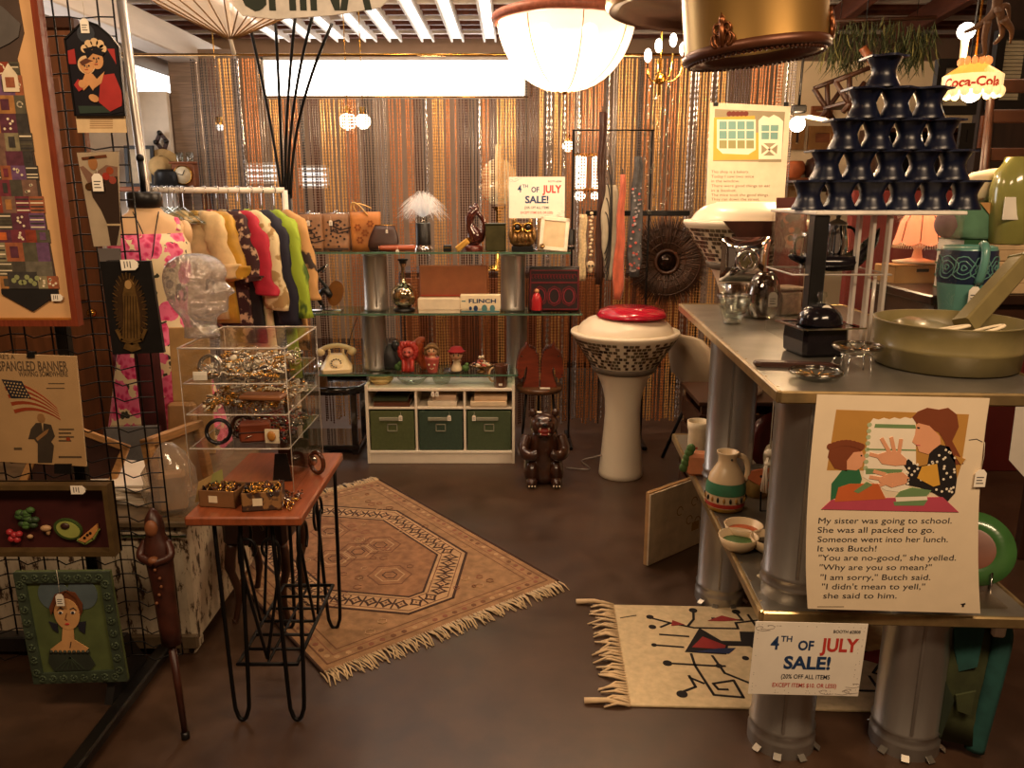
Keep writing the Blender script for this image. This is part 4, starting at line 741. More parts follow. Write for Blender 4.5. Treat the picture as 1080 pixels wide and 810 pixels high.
hang('patterned_scarf', 'grey scarf with swirling dark stripes on the rack', 645, 195, 295, 17, mat('scarf_grey_green', '#a59b86', .85, var=.15), 'scarf', 4.72, zig, lambda t: .5+.7*math.sin(PI*min(1, t*1.1+.05)), group='belts and scarves on the rack')
hang('coral_scarf', 'coral orange scarf twisted and hanging on the rack', 657, 184, 316, 12, mat('coral_silk', '#b3573c', .5, var=.35, scale=12, stretch=(3, 3, 1), sheen=.4), 'scarf', 4.68, None, lambda t: .45+.75*t if t < .9 else 1.0-.3*(t-.9)/.1, -.01, group='belts and scarves on the rack')
def bl(b, L, w):
    mm = mat('scarf_spots', '#8f8a8c', .8); rnd = random.Random(4)
    for k in range(46): b.disc(rnd.uniform(-w*.36, w*.36), -L*rnd.uniform(.25, .95), rnd.uniform(.004, .009), .013, .018, rnd.choice([mm, PINKC, mm]), 7, None, 0, FACE)
hang('floral_scarf', 'dark grey floral scarf hanging right of the coral scarf', 673, 165, 292, 16, mat('scarf_slate', '#4a4a4c', .85, var=.4, scale=30), 'scarf', 4.73, bl, lambda t: .55+.55*t if t < .85 else 1.0-2.5*(t-.85), group='belts and scarves on the rack')
a = atY(624, 225, 4.76); q = thing('bone_necklace', 'necklace of bone beads with a carved pale skull pendant on the rack', 'necklace', a); b = MB(mat('bone', '#cbb592', .5, var=.2))
zb = [(.006*sin(k*2.), 0, -.022*k) for k in range(12)]
for p in zb: b.ball(p, (.011, .009, .010), 8, 6)
b.tube([(0, 0, .02), (0, .05, .03)], .002, 5, IRON); b.build('bead_string', q); MB(mat('bone', '')).ball((0, -.004, -.30), (.026, .018, .026)).ball((0, -.008, -.33), (.015, .013, .016)).build('skull_pendant', q)
for s in (-1, 1): MB(BLACK).ball((s*.010, -.02, -.302), .006).build('eye_socket', q)
# round spiky woven wall piece
c = atY(703, 276, 4.98); q = thing('sunburst_wall_hanging', 'large round dark woven sunburst with a hollow center in front of the curtain', 'wall hanging', c); rr = 44*sc(4.98, c.z); ST = mat('dark_straw', '#3b2416', .6, var=.4, scale=30); b = MB(ST); rnd = random.Random(12)
for k in range(260):
    a = 2*PI*k/260; r0 = rr*.27; r1 = rr*rnd.uniform(.93, 1.12); b.tube([(r0*cos(a), rnd.uniform(-.01, .01), r0*sin(a)), (rr*.7*cos(a), rnd.uniform(-.016, .004), rr*.7*sin(a)), (r1*cos(a+rnd.uniform(-.02, .02)), 0, r1*sin(a))], [.0048, .0042, .0012], 4)
b.build('straw_spokes', q)
for f, tk in ((.27, .012), (.45, .004), (.62, .004), (.8, .004)): MB(DWOOD).tube([(rr*f*cos(R(a)), -.008, rr*f*sin(R(a))) for a in range(0, 360, 10)], tk, 8, closed=True).build('woven_ring', q)
MB(mat('smoked_mirror', '#241711', .1, metal=.6)).lathe([(rr*.26, 0), (rr*.26, .006), (0, .008)], 32, T=FACE).build('center_disc', q); MB(IRON).tube([(0, .01, rr*.8), (0, .08, rr*1.02), (0, .085, 1.90-c.z)], .003, 6).build('hanging_wire', q)
# chair behind the counter
q = thing('shell_chair', 'cream molded shell chair on dark legs behind the metal stand', 'chair', (1.17, 4.48, 0), R(122)); CH_ = mat('chair_shell', '#b9a68a', .45, var=.05)
rings = []
for (z, y, w, c_) in ((.40, -.22, .17, .02), (.40, -.1, .21, .05), (.41, .05, .21, .06), (.45, .15, .205, .06), (.53, .195, .2, .05), (.63, .225, .19, .045), (.72, .245, .165, .04), (.77, .255, .11, .03), (.785, .257, .05, .01)):
    top_ = [(w*x, y-c_*x*x*.9, z+ (c_*x*x if z < .46 else 0)) for x in (-1, -.75, -.5, -.25, 0, .25, .5, .75, 1)]; bot = [(p[0], p[1]+(.006 if z > .44 else 0), p[2]-(.008 if z < .5 else .002)) for p in top_[::-1]]; rings.append(top_+bot)
MB(CH_).loft(rings).build('seat_shell', q)
for (x, y) in ((-.17, -.17), (.17, -.17), (-.17, .14), (.17, .14)): MB(IRON).tube([(x*.6, y*.6, .405), (x*1.25, y*1.3, 0)], .010, 8).build('leg', q)
# ================= left side: grid panel and what hangs on it
YG = 2.2
class Art:
    """a flat thing seen square on: turns photo points into its own sheet coordinates"""
    def __init__(s, px, py, Y): s.o = atY(px, py, Y); s.Y = Y
    def __call__(s, px, py): p = atY(px, py, s.Y); return (p.x-s.o.x, p.z-s.o.z)
    def P(s, *pts): return [s(x, y) for x, y in pts]
q = thing('gridwall_panel', 'black wire display grid on a steel foot at the left, hung with pictures', 'display grid', (-1.3, YG, 0))
XV = [-1.015, -1.055, -1.13, -1.17, -1.245, -1.285, -1.36, -1.40, -1.475, -1.515, -1.59, -1.63]; b = MB(IRON)
for x in XV: b.tube([(x+1.3, 0, .165), (x+1.3, 0, 2.35)], .0024, 6)
z = .165
while z < 2.36:
    pts = [(-1.015+1.3, 0, z)]
    for i in range(1, len(XV)-1, 2): pts += [(XV[i]+1.3+.0, -.004, z), ((XV[i]+XV[i+1])/2+1.3, -.022, z-.008), (XV[i+1]+1.3, -.004, z)]
    pts.append((-1.63+1.3, 0, z)); b.tube(pts, .002, 5); z += .0455
b.build('wire_grid', q)
MB(BLACK).box((.03, .03, 1.0), (.035, .03, 1.9), .004).build('upright', q); MB(BLACK).box((.115, .03, .035), (.045, 1.05, .035), .006).build('foot', q)
MB(BLACK).prism([(-.12, .0), (.12, 0), (.02, .16), (-.02, .16)], -.012, .012, None, Matrix.Translation((.085, .03, .05)) @ frame((0, 0, 0), (0, 1, 0), (0, 0, 1))).build('gusset', q); MB(BLACK).box((-.30, .0, .21), (.24, .045, .05), .004).build('cross_bar', q)
def frame4(b, x0, y0, x1, y1, w, z0, z1, m=None, T=None):
    for r in ((x0, y0, x1, y0+w), (x0, y1-w, x1, y1), (x0, y0+w, x0+w, y1-w), (x1-w, y0+w, x1, y1-w)): b.rect(*r, z0, z1, m, T)
Yp = YG-.05
# framed patchwork tie
A = Art(38, 343, Yp); hw = A(87, 343)[0]; hh = .86; q = thing('framed_textile', 'tall red brown frame holding a tie shaped patchwork textile on orange', 'framed art', A.o)
FR = mat('frame_red', '#7a3620', .3, var=.25, stretch=(8, 8, 1)); OM = mat('orange_mat', '#d2a470', .8, var=.06)
g = MB(FR, FACE); frame4(g, -hw, 0, hw, hh, .017, -.008, .02); g.build('frame', q); g = MB(mat('frame_gilt', '#b8782f', .3, metal=.4), FACE); frame4(g, -hw+.017, .017, hw-.017, hh-.017, .004, -.008, .012); g.build('inner_trim', q)
g = MB(OM, FACE); g.rect(-hw+.01, .01, hw-.01, hh-.01, -.006, 0); g.build('mat_board', q)
g = MB(mat('patch_base', '#4a3a30', .85), FACE); rnd = random.Random(21); cols = ['#6b4a6a', '#c4622c', '#8a3a24', '#4b4438', '#7a5a4a', '#57513f', '#9c5a3a', '#5d2f3d', '#8b8060', '#3d3833', '#a8743f', '#74303a', '#6a6252']
pm = [mat('patch_%d' % k, c, .9, var=.3, scale=60) for k, c in enumerate(cols)]
tw = .078; g.prism([(-tw, .098), (tw*.95, .098), (tw*.62, .68), (tw*.95, .74), (tw*.9, hh-.03), (-tw*.9, hh-.03), (-tw*.95, .74), (-tw*.62, .68)], 0, .002); y = .10
while y < .655:
    h = rnd.uniform(.03, .05); xw = tw*(1-.36*(y-.1)/.56); x = -xw
    while x < xw-.012:
        w = min(rnd.uniform(.022, .05), xw-x); g.rect(x, y, x+w, y+h, .002, .0035, rnd.choice(pm)); k = rnd.random()
        if k < .3: g.rect(x+w*.25, y+h*.2, x+w*.7, y+h*.8, .003, .0042, rnd.choice(pm))
        elif k < .5:
            for j in range(4): g.rect(x+.002, y+h*(.12+.22*j), x+w-.002, y+h*(.2+.22*j), .003, .0042, rnd.choice([CREAM, pm[9], pm[5]]))
        elif k < .7:
            for j in range(5): g.disc(x+rnd.uniform(.2, .8)*w, y+rnd.uniform(.2, .8)*h, .0035, .003, .0043, CREAM, 6)
        elif k < .8: g.stroke(arc(x+w/2, y+h/2, w*.25, 0, 300, 8), .003, .003, .0043, CREAM)
        x += w
    y += h
g.prism([(-tw, .098), (-tw, .085), (0, .038), (tw*.95, .085), (tw*.95, .098)], 0, .005, mat('patch_black', '#1d1a18', .6)); g.rect(-tw*.7, .1, tw*.3, .145, .003, .0052, pm[9])
for k in range(8): g.disc(-tw*.5+.009*k, .122+.009*sin(k*1.9), .007, .005, .006, mat('patch_moss', '#8f9360', .9), 8)
gp = mat('patch_slate', '#5a5450', .85); g.prism([(-.075, .745), (-.06, .70), (-.02, .715), (.0, .70), (.035, .715), (.06, .73), (.07, .76), (.03, .80), (-.02, .825), (-.075, .825)], .003, .0055, gp)
g.prism([(.005, .60), (.045, .60), (.045, .64), (.025, .668), (.005, .64)], .004, .0058, CREAM); g.rect(.013, .61, .036, .635, .005, .0064, pm[6]); g.build('patchwork_tie', q); price_tag(q, (A(68, 318)[0], -.003, A(68, 312)[1]), .03, .004, R(90))
# pointed arch plaque
A = Art(101, 72, Yp); q = thing('arched_plaque', 'dark pointed arch plaque of a veiled mother and child at the grid top', 'plaque', A.o); dk = mat('enamel_black', '#17141a', .35, var=.2); g = MB(dk, FACE)
OUT = A.P((70, 42), (80, 32), (91, 22), (104, 27), (117, 38), (126, 50), (133, 122), (81, 122)); g.prism(OUT, -.008, .006)
rb = mat('enamel_red', '#a8302c', .4); sk = mat('enamel_skin', '#c9915c', .5); cr_ = mat('enamel_cream', '#dcb98a', .5); gy = mat('enamel_slate', '#343840', .4); gn = mat('enamel_green', '#2c3a30', .4)
g.build('arch_board', q); g = MB(dk, FACE); zz = .006
g.prism(A.P((73, 54), (80, 52), (82, 68), (74, 68)), zz, zz+.0015, rb); g.prism(A.P((112, 52), (122, 52), (124, 68), (114, 62)), zz, zz+.0015, rb); g.disc(*A(92, 36), .022, zz, zz+.0015, gy, 14)
g.prism(A.P((92, 46), (98, 50), (112, 48), (123, 66), (128, 82), (132, 118), (118, 121), (97, 104), (92, 78), (90, 60)), zz, zz+.0016, dk)
g.prism(A.P((108, 80), (122, 78), (131, 100), (130, 112), (118, 118), (106, 108)), zz, zz+.003, rb)
for (x, y) in ((91, 52), (95, 47), (101, 45), (107, 47), (110, 52)): g.disc(*A(x, y), .0098, zz, zz+.0022, cr_, 12)
g.prism(A.P((89, 52), (98, 50), (111, 52), (107, 56), (92, 57)), zz, zz+.0026, dk); g.disc(*A(103, 63), .018, zz, zz+.0034, sk, 18, .024, R(10)); g.prism(A.P((92, 56), (102, 52), (113, 56), (110, 60), (100, 57), (94, 63)), zz, zz+.004, dk)
g.disc(*A(93, 69), .022, zz, zz+.003, cr_, 18); g.disc(*A(93.5, 70), .0175, zz, zz+.004, sk, 18); g.prism(A.P((86, 66), (93, 62), (100, 65), (97, 66), (89, 70)), zz, zz+.0045, mat('enamel_hair', '#5b2f1c', .5))
g.prism(A.P((92, 78), (99, 78), (104, 84), (112, 76), (109, 88), (101, 94), (100, 96), (96, 90), (90, 96), (88, 88)), zz, zz+.0036, sk); g.prism(A.P((80, 90), (84, 84), (91, 87), (93, 92), (85, 97)), zz, zz+.003, rb); g.disc(*A(89, 89), .010, zz, zz+.0045, sk, 10); g.disc(*A(101, 104), .013, zz, zz+.0045, sk, 10, .009, R(-25)); g.prism(A.P((84, 112), (116, 112), (118, 119), (86, 120)), zz, zz+.002, gn)
for (x, y) in ((101, 62), (106, 62), (91.5, 70), (96, 70)): g.disc(*A(x, y), .0022, zz, zz+.005, INK, 8)
g.stroke(A.P((103.5, 62), (104.5, 66), (103, 66.5)), .0012, zz, zz+.005, INK); g.stroke(A.P((102, 68.5), (105, 68.3)), .0015, zz, zz+.005, rb); g.stroke(A.P((92, 74), (95, 74)), .0013, zz, zz+.005, rb); g.stroke(A.P((94, 70), (94.3, 72.5)), .001, zz, zz+.005, INK)
g.stroke(OUT, .004, zz, zz+.003, IRON, True); g.build('painted_relief', q); price_tag(q, (A(90, 16)[0], -.006, A(90, 2)[1]), .034, .04)
# small printed card
A = Art(107, 131, Yp); q = one('printed_card', 'small cream printed card tucked under the arched plaque', 'card', (lambda g: [g.rect(*A(82, 140), *A(132, 122.5), -.001, .0005)] and [g.rect(*A(95, 126.5+2.2*k), *A(119, 125.5+2.2*k), .0005, .001, mat('print_brown', '#a8845a', .7)) for k in range(5)] and g)(MB(mat('card_tan', '#d6b98c', .7), FACE)), A.o)
# clear packet with photograph
A = Art(107, 211, Yp); q = thing('photo_packet', 'clear packet with a tinted photograph above the black gold figure plaque', 'packet', A.o); g = MB(mat('packet_paper', '#cfc6b6', .6), FACE); g.prism(A.P((81, 161), (125, 160), (127, 259), (99, 260)), -.002, 0); g.build('paper', q)
g = MB(BROWNL, FACE); g.prism(A.P((94, 193), (107, 188), (124, 186), (127, 236), (123, 259), (117, 259), (113, 236), (107, 222), (98, 208)), 0, .0012, mat('photo_dark', '#3a2a24', .4)); g.prism(A.P((86, 166), (112, 163), (113, 166), (87, 169)), 0, .0015, WOOD); g.disc(*A(98, 172), .012, 0, .0015, sk, 12, .018); g.prism(A.P((84, 176), (88, 175), (98, 184), (112, 174), (124, 176), (124, 188), (106, 190), (93, 193)), 0, .001, mat('photo_mauve', '#9c7b70', .5))
for (x, y, c) in ((116, 180, CER_O), (119, 190, PINKC), (94, 197, BRASS), (112, 186, REDINK)): g.disc(*A(x, y), .010, 0, .0016, c, 9)
g.prism(A.P((113, 236), (127, 236), (127, 238), (113, 238)), .001, .002, CREAM); g.build('photograph', q); price_tag(q, (A(103, 180)[0], -.004, A(103, 178)[1]), .045, .012); MB(thin('plastic_film', '#f6f2ec', .05, .08, .5), FACE).prism(A.P((81, 160), (126, 159), (129, 261), (98, 262)), .003, .0036).build('film', q)
one('foil_packet', 'small silver foil packet peeking out under the photo packet', 'packet', (lambda g, A=Art(115, 268, Yp+.006): g.prism(A.P((103, 262), (127, 262), (128, 276), (106, 276)), -.002, .002))(MB(CHROME, FACE)), Art(115, 268, Yp+.006).o)
# black plaque with gilded robed figure
A = Art(137, 324, Yp-.02); q = thing('gilded_plaque', 'black board with gilded robed figure in a spiky halo, hung on the grid', 'plaque', A.o); g = MB(BLACK, FACE); g.prism(A.P((105, 276), (158, 275), (173, 372), (119, 374)), -.012, 0); g.build('board', q); gd = mat('gilt', '#8a6a3c', .35, metal=.7, var=.4, scale=40); gd2 = mat('gilt_dark', '#4a3520', .4, metal=.5, var=.3); g = MB(gd, FACE); C = A(137.5, 326); pts = []
for k in range(56):
    a = 2*PI*k/56; r = (1 if k % 2 else .8); pts.append((C[0]+.046*r*cos(a), C[1]+.098*r*sin(a)))
g.prism(pts, 0, .002, gd2); g.disc(C[0], C[1], .032, .001, .003, gd2, 24, .082)
for k in range(28): a = 2*PI*k/28; g.stroke([(C[0]+.033*cos(a), C[1]+.08*sin(a)), (C[0]+.046*cos(a), C[1]+.098*sin(a))], .0018, 0, .003)
g.prism(A.P((133, 296), (138, 294), (142, 299), (145, 312), (148, 330), (149, 358), (140, 362), (130, 358), (131, 330), (130, 310)), 0, .006, None, None, .002); g.disc(*A(136.5, 300), .009, .004, .008, mat('gilt_face', '#a88452', .4), 12, .012)
for k in range(5): g.stroke(A.P((133+2.8*k, 312), (132.5+3.4*k, 356)), .0015, .005, .0075, gd2)
g.stroke(A.P((124, 348), (129, 358), (140, 362), (150, 358), (154, 348)), .008, 0, .005); g.prism(A.P((133, 362), (146, 362), (149, 368), (140, 371), (131, 367)), 0, .005); g.build('gilded_figure', q); price_tag(q, (A(147, 282)[0], -.003, A(147, 278)[1]), .045, .002, R(88))
# sheet music with flag
A = Art(40, 432, Yp); q = thing('sheet_music', 'aged sheet music with a waving striped flag clipped to the grid', 'sheet music', A.o); sm = mat('aged_paper', '#d8ba90', .7, var=.1, scale=10); g = MB(sm, FACE); g.prism(A.P((-24, 372), (80, 376), (91, 492), (-14, 486)), -.006, 0); g.build('sheets', q); g = MB(sm, FACE); gi = mat('print_grey', '#6d5f4c', .7); bi = mat('flag_blue', '#2c3040', .7); ri = mat('flag_red', '#b3502f', .7); wi = mat('flag_white', '#e2c79c', .7)
T_ = lambda st, px, py, wpx, hpx, m: g.text(st, *A(px, py), hpx*.0035, .0006, m, A(px+wpx, py)[0]-A(px, py)[0], False, .02)
T_("THERE'S A", -12, 378.5, 28, 5, gi); T_('STAR SPANGLED BANNER', -22, 391, 94, 11, gi); T_('WAVING SOMEWHERE', 20, 397, 52, 6, gi); T_('BY PAUL ROBERTS', 50, 405.5, 18, 2.4, gi) if False else None
n = 9; top_ = lambda t: (2+58*t, 400+4*t+26*t*t); bot_ = lambda t: (16+48*t, 436-3*t*(1-t)*6+7*t*t)
for k in range(n):
    P = []
    for t in [i/8 for i in range(9)]:
        a = top_(t); c = bot_(t); P.append((a[0]+(c[0]-a[0])*k/n, a[1]+(c[1]-a[1])*k/n))
    for t in [i/8 for i in range(8, -1, -1)]:
        a = top_(t); c = bot_(t); P.append((a[0]+(c[0]-a[0])*(k+1)/n, a[1]+(c[1]-a[1])*(k+1)/n))
    g.prism(A.P(*P), 0, .0008, ri if k % 2 == 0 else wi)
g.prism(A.P((2, 400), (23, 402), (33, 420), (12, 420)), 0, .0014, bi)
for j in range(5):
    for k in range(6): g.disc(*A(5.5+3.3*k+2.1*j, 403+3.4*j+.4*k), .0026, .001, .0018, wi, 5)
g.prism(A.P((33, 452), (38, 446), (44, 446), (54, 448), (58, 460), (54, 466), (57, 470), (55, 488), (40, 488), (40, 468), (36, 463), (30, 463)), 0, .001, mat('print_suit', '#4c4640', .7)); g.disc(*A(43.5, 441), .011, 0, .0012, mat('print_face', '#b48d62', .7), 12, .014); g.prism(A.P((38, 462), (48, 454), (52, 452), (50, 457), (40, 465)), .001, .0016, mat('print_face', '')); g.prism(A.P((44, 446), (46, 446), (45.5, 455)), .001, .0016, wi)
for k in range(4): T_('HILL AND RANGE SONGS'[k*4:k*4+8], 62, 452+4*k, 14, 2, gi) if False else g.rect(*A(62, 453.6+4*k), *A(78-3*(k % 2), 452+4*k), 0, .0006, gi)
g.disc(*A(72, 463), .006, 0, .001, ri, 8); g.rect(*A(62, 483), *A(86, 481), 0, .0006, gi); g.rect(*A(15, 474.5), *A(23, 472), 0, .0006, gi); g.rect(*A(51, 405), *A(68, 404), 0, .0006, gi); g.rect(*A(49, 410), *A(68, 409), 0, .0006, gi); g.build('cover_print', q)
MB(BLACK, FACE).prism(A.P((29, 371), (37, 371), (37, 377), (29, 377)), -.008, .004).build('clip', q); MB(BLACK, FACE).prism(A.P((58, 489), (76, 489), (76, 500), (58, 499)), -.008, .004).build('clip', q); MB(thin('plastic_film', ''), FACE).prism(A.P((-24, 371), (81, 375), (92, 493), (-14, 487)), .003, .0036).build('film', q)
# fruit relief shadow box
A = Art(50, 546, Yp-.02); q = thing('relief_picture', 'dark wooden shadow box with painted fruit relief and a melon slice', 'relief picture', A.o); WB = mat('walnut_box', '#4a2418', .4, var=.3, stretch=(1, 8, 8)); x0, y0 = A(-30, 582); x1, y1 = A(118, 508); g = MB(WB, FACE); g.rect(x0, y0, x1, y1, -.01, 0, mat('box_maroon', '#3f1715', .55)); g.build('back_board', q); g = MB(mat('box_rim', '#574428', .35, var=.3), FACE); frame4(g, x0, y0, x1, y1, .014, -.012, .032); g.build('frame', q)
g = MB(GRN, FACE); rnd = random.Random(3)
for k in range(22):
    a = rnd.uniform(0, 6.28); r = rnd.uniform(0, .026); p = A(30, 545); g.ball((p[0]+r*cos(a), p[1]+r*sin(a)*1.1, .008), (.013, .010, .009), 8, 5, rnd.choice([GRN, GRN, mat('leaf_dark', '#2f4226', .5)]))
g.build('leafy_greens', q); g = MB(mat('radish_red', '#a62e33', .4), FACE)
for (x, y) in ((12, 560), (17, 563), (22, 562), (14, 567), (20, 568)): g.ball((*A(x, y), .008), (.010, .010, .009), 10, 6)
g.build('radishes', q); g = MB(mat('avocado', '#3c4f24', .4), FACE); g.disc(*A(73, 557), .040, 0, .010, None, 22, .030, R(-20)); g.disc(*A(74, 557), .034, .008, .012, mat('avocado_flesh', '#9aa050', .5), 22, .024, R(-20)); g.ball((*A(71, 553), .012), (.014, .010, .006), 10, 6, BROWNL); g.build('avocado_half', q)
g = MB(mat('melon', '#c98a4c', .5), FACE); g.prism(A.P((84, 568), (104, 551), (105, 558), (100, 566), (92, 571)), 0, .014, None, None, .003); g.stroke(A.P((84, 568), (92, 571.5), (100, 567), (105, 558)), .006, 0, .012, mat('melon_rind', '#7c8a45', .5))
for (x, y) in ((95, 562), (98, 560), (92, 565)): g.disc(*A(x, y), .004, .012, .016, BLACK, 8)
g.build('melon_slice', q); g = MB(mat('mushroom', '#b48f66', .5), FACE); g.ball((*A(50, 556), .008), (.016, .010, .009), 12, 6).ball((*A(52, 560), .006), (.006, .012, .006), 8, 5).ball((*A(33, 565), .006), (.009, .007, .006), 8, 5); g.build('mushroom', q); price_tag(q, (A(97, 511)[0], -.034, A(97, 511)[1]), .04, .002, R(90))
# green portrait
A = Art(75, 660, Yp-.02); q = thing('portrait_plaque', 'green carved border portrait of a red haired girl on the grid bottom', 'picture', A.o); pg = mat('portrait_olive', '#566238', .6, var=.2); bd = mat('portrait_border', '#3b4636', .55, var=.3, bump=.3); g = MB(pg, FACE); C4 = [(15, 603), (116, 602), (135, 717), (37, 720)]; g.prism(A.P(*C4), -.01, 0); g.build('board', q); g = MB(bd, FACE)
I4 = [(28, 614), (107, 613), (122, 706), (46, 709)]
for k in range(4): g.prism(A.P(C4[k], C4[(k+1) % 4], I4[(k+1) % 4], I4[k]), 0, .008)
for k in range(4):
    a, c = C4[k], C4[(k+1) % 4]; ai, ci = I4[k], I4[(k+1) % 4]
    for j in range(8):
        t = (j+.5)/8; x = (a[0]+ai[0])/2*(1-t)+(c[0]+ci[0])/2*t; y = (a[1]+ai[1])/2*(1-t)+(c[1]+ci[1])/2*t; p = A(x, y); g.stroke(arc(p[0], p[1], .009, 30*j, 30*j+290, 8), .004, .007, .012, mat('border_lite', '#55614a', .5)); g.ball((p[0], p[1], .010), .004, 6, 4)
g.build('carved_border', q); g = MB(pg, FACE); hh_ = mat('auburn_hair', '#6b3a20', .6); fs_ = mat('portrait_skin', '#cf9c64', .6); bl_ = mat('bonnet_slate', '#566468', .6); bk = mat('portrait_lace', '#30362c', .6)
g.disc(*A(57, 627), .046, 0, .002, bl_, 24, .050); g.disc(*A(87, 626), .044, 0, .002, bl_, 24, .050); g.disc(*A(71, 640), .045, .001, .003, hh_, 24, .048)
g.prism(A.P((52, 655), (56, 663), (62, 667), (61, 658)), .001, .0034, INK); g.prism(A.P((82, 656), (91, 655), (90, 668), (84, 664)), .001, .0034, INK)
g.prism(A.P((67, 660), (78, 660), (79, 674), (94, 683), (91, 688), (57, 687), (54, 684), (66, 675)), .002, .0045, fs_); g.disc(*A(71.5, 647), .037, .003, .0055, fs_, 26, .050); g.prism(A.P((70, 622), (60, 634), (55, 648), (53, 640), (59, 626)), .004, .0065, hh_); g.prism(A.P((70, 622), (81, 630), (88, 645), (88, 636), (80, 624)), .004, .0065, hh_)
for s in (-1, 1): g.disc(*A(71.5+s*6.5, 645), .007, .005, .0068, WHITE, 10, .0045); g.disc(*A(71.5+s*6.5, 645), .0042, .006, .0076, INK, 10); g.stroke(A.P((71.5+s*3.5, 641.5), (71.5+s*7, 640), (71.5+s*10, 642.5)), .0018, .005, .007, INK)
g.stroke(A.P((71.5, 646), (70, 652), (72, 653)), .0016, .005, .007, hh_); g.disc(*A(72, 657), .0065, .005, .0072, REDINK, 10, .003); g.prism(A.P((53, 688), (93, 687), (101, 700), (96, 706), (58, 707), (52, 698)), .002, .0045, bk)
for k in range(9): g.ball((*A(55+4.8*k, 686.5), .004), .006, 8, 4, bk)
for k in range(6): g.stroke(A.P((75, 692), (60+6*k, 705)), .003, .003, .006, bd)
g.stroke(A.P((76, 676), (75, 682)), .0016, .004, .0065, INK); g.build('painted_girl', q); price_tag(q, (A(62, 600)[0], -.012, A(62, 599)[1]), .038, .075)
# carved monk cane leaning on the grid
a = atY(160, 536, 2.12); c = atZ(196, 779, .0); q = thing('carved_cane', 'wooden cane topped with a carved hooded figure leaning on the grid', 'cane', c); v = a-c; RW = mat('carved_wood', '#3d1c12', .4, var=.4, scale=20); f_ = lambda t, dx=0, dy=0: (v.x*t+dx, v.y*t+dy, v.z*t)
MB(RW).tube([f_(0), f_(.43)], [.008, .012], 10).build('shaft', q); rings = []
for t, w, dd in ((.42, .040, .028), (.5, .042, .03), (.62, .043, .032), (.72, .05, .036), (.8, .055, .04), (.86, .05, .038), (.89, .036, .03), (.92, .038, .034), (.96, .032, .03), (.985, .018, .018), (1.0, .006, .006)): rings.append([(v.x*t+w*.72*cos(R(d)), v.y*t+dd*.8*sin(R(d)), v.z*t) for d in range(0, 360, 24)])
MB(RW).loft(rings).build('robed_figure', q); fm_ = mat('wood_face', '#7a4a2c', .5); MB(fm_).ball(f_(.925, 0, -.02), (.019, .014, .026)).build('face', q); MB(fm_).ball(f_(.8, .0, -.034), (.016, .014, .012)).build('hands', q)
MB(RW).tube(spline([f_(.86, -.03, 0), f_(.81, -.042, -.02), f_(.79, 0, -.036)], 5), .012, 8).tube(spline([f_(.86, .03, 0), f_(.81, .042, -.02), f_(.79, 0, -.036)], 5), .012, 8).build('sleeve', q); MB(BLACK).tube([f_(0), f_(.03)], .012, 10).build('rubber_tip', q); g = MB(fm_)
for k in range(5): g.ball(f_(.76-.035*k, .012*sin(k), -.034), .005, 6, 4)
g.build('rosary', q)
# ================= chest and stacked goods behind the grid
CH2 = mat('peeling_white', '#b3a58d', .7, var=.5, scale=7, bump=.3)
def peel():
    m = bpy.data.materials.new('peeling_paint'); m.use_nodes = True; N = NT(m); b = N.n['Principled BSDF']; tc = N.new('ShaderNodeTexCoord'); mp = N.new('ShaderNodeMapping'); mp.inputs['Scale'].default_value = (3, 3, 1.2); N.link(tc.outputs['Object'], mp.inputs[0]); n = N.new('ShaderNodeTexNoise', i_Scale=9.0, i_Detail=8.0, i_Roughness=.7); N.link(mp.outputs[0], n.inputs['Vector']); r = N.ramp(n.outputs[0], [(.36, '#2d2119'), (.42, '#5a4532'), (.46, '#c9baa0'), (.7, '#dccfb6')]); N.link(r.outputs[0], b.inputs['Base Color']); b.inputs['Roughness'].default_value = .7; return m
PEEL = peel(); q = thing('painted_chest', 'old white chest with peeling paint behind the wire grid', 'chest', (-1.68, 2.82, 0)); MB(PEEL).box((0, 0, .26), (1.2, .74, .44), .015).build('body', q); MB(mat('chest_rim', '#6b5a44', .4, var=.3)).box((0, 0, .492), (1.24, .78, .022), .004).box((0, -.375, .06), (1.22, .02, .05), .004).build('lid_rim', q)
MB(CHROME).box((.0, -.382, .45), (1.22, .006, .012), .002).build('metal_edge', q)
for x in (-.55, .55): MB(PEEL).box((x, -.32, .02), (.08, .08, .04), .006).build('foot', q)
zt = .504
for k in range(7): one('paper_sheet', ['loose white paper sheet lowest in the pile on the painted chest', 'second white sheet from the bottom of the chest paper pile', 'third sheet from the bottom of the chest paper pile', 'middle sheet of the chest paper pile', 'third sheet from the top of the chest paper pile', 'second sheet from the top of the chest paper pile', 'topmost white sheet of the chest paper pile'][k], 'paper', MB(PAPER).box((0, 0, 0), (.36, .27, .008), .001), (-1.36+.012*((k*5) % 4), 2.72+.02*((k*3) % 3), zt+.0052+.0095*k), R(-14+9*((k*7) % 5)), 'paper sheets on the painted chest')
q = thing('stretched_canvas', 'pine stretcher framed canvas leaning by the acrylic case', 'canvas', (-1.145, 2.64, zt), R(-52), None, (R(-8), 0, R(68))); g = MB(PINE); h = .25; w = .26
for (x, z, a, c) in ((0, .015, w, .03), (0, h-.015, w, .03), (-w/2+.015, h/2, .03, h), (w/2-.015, h/2, .03, h)): g.box((x, 0, z), (a, .035, c), .003)
g.build('stretcher', q); MB(mat('canvas_back', '#c3a47c', .8)).box((0, .014, h/2), (w-.02, .006, h-.02), 0).build('canvas', q)
q = thing('plastic_bag', 'crinkled clear plastic bag slumped on the chest right corner', 'bag', (-1.14, 2.52, zt)); rnd = random.Random(5)
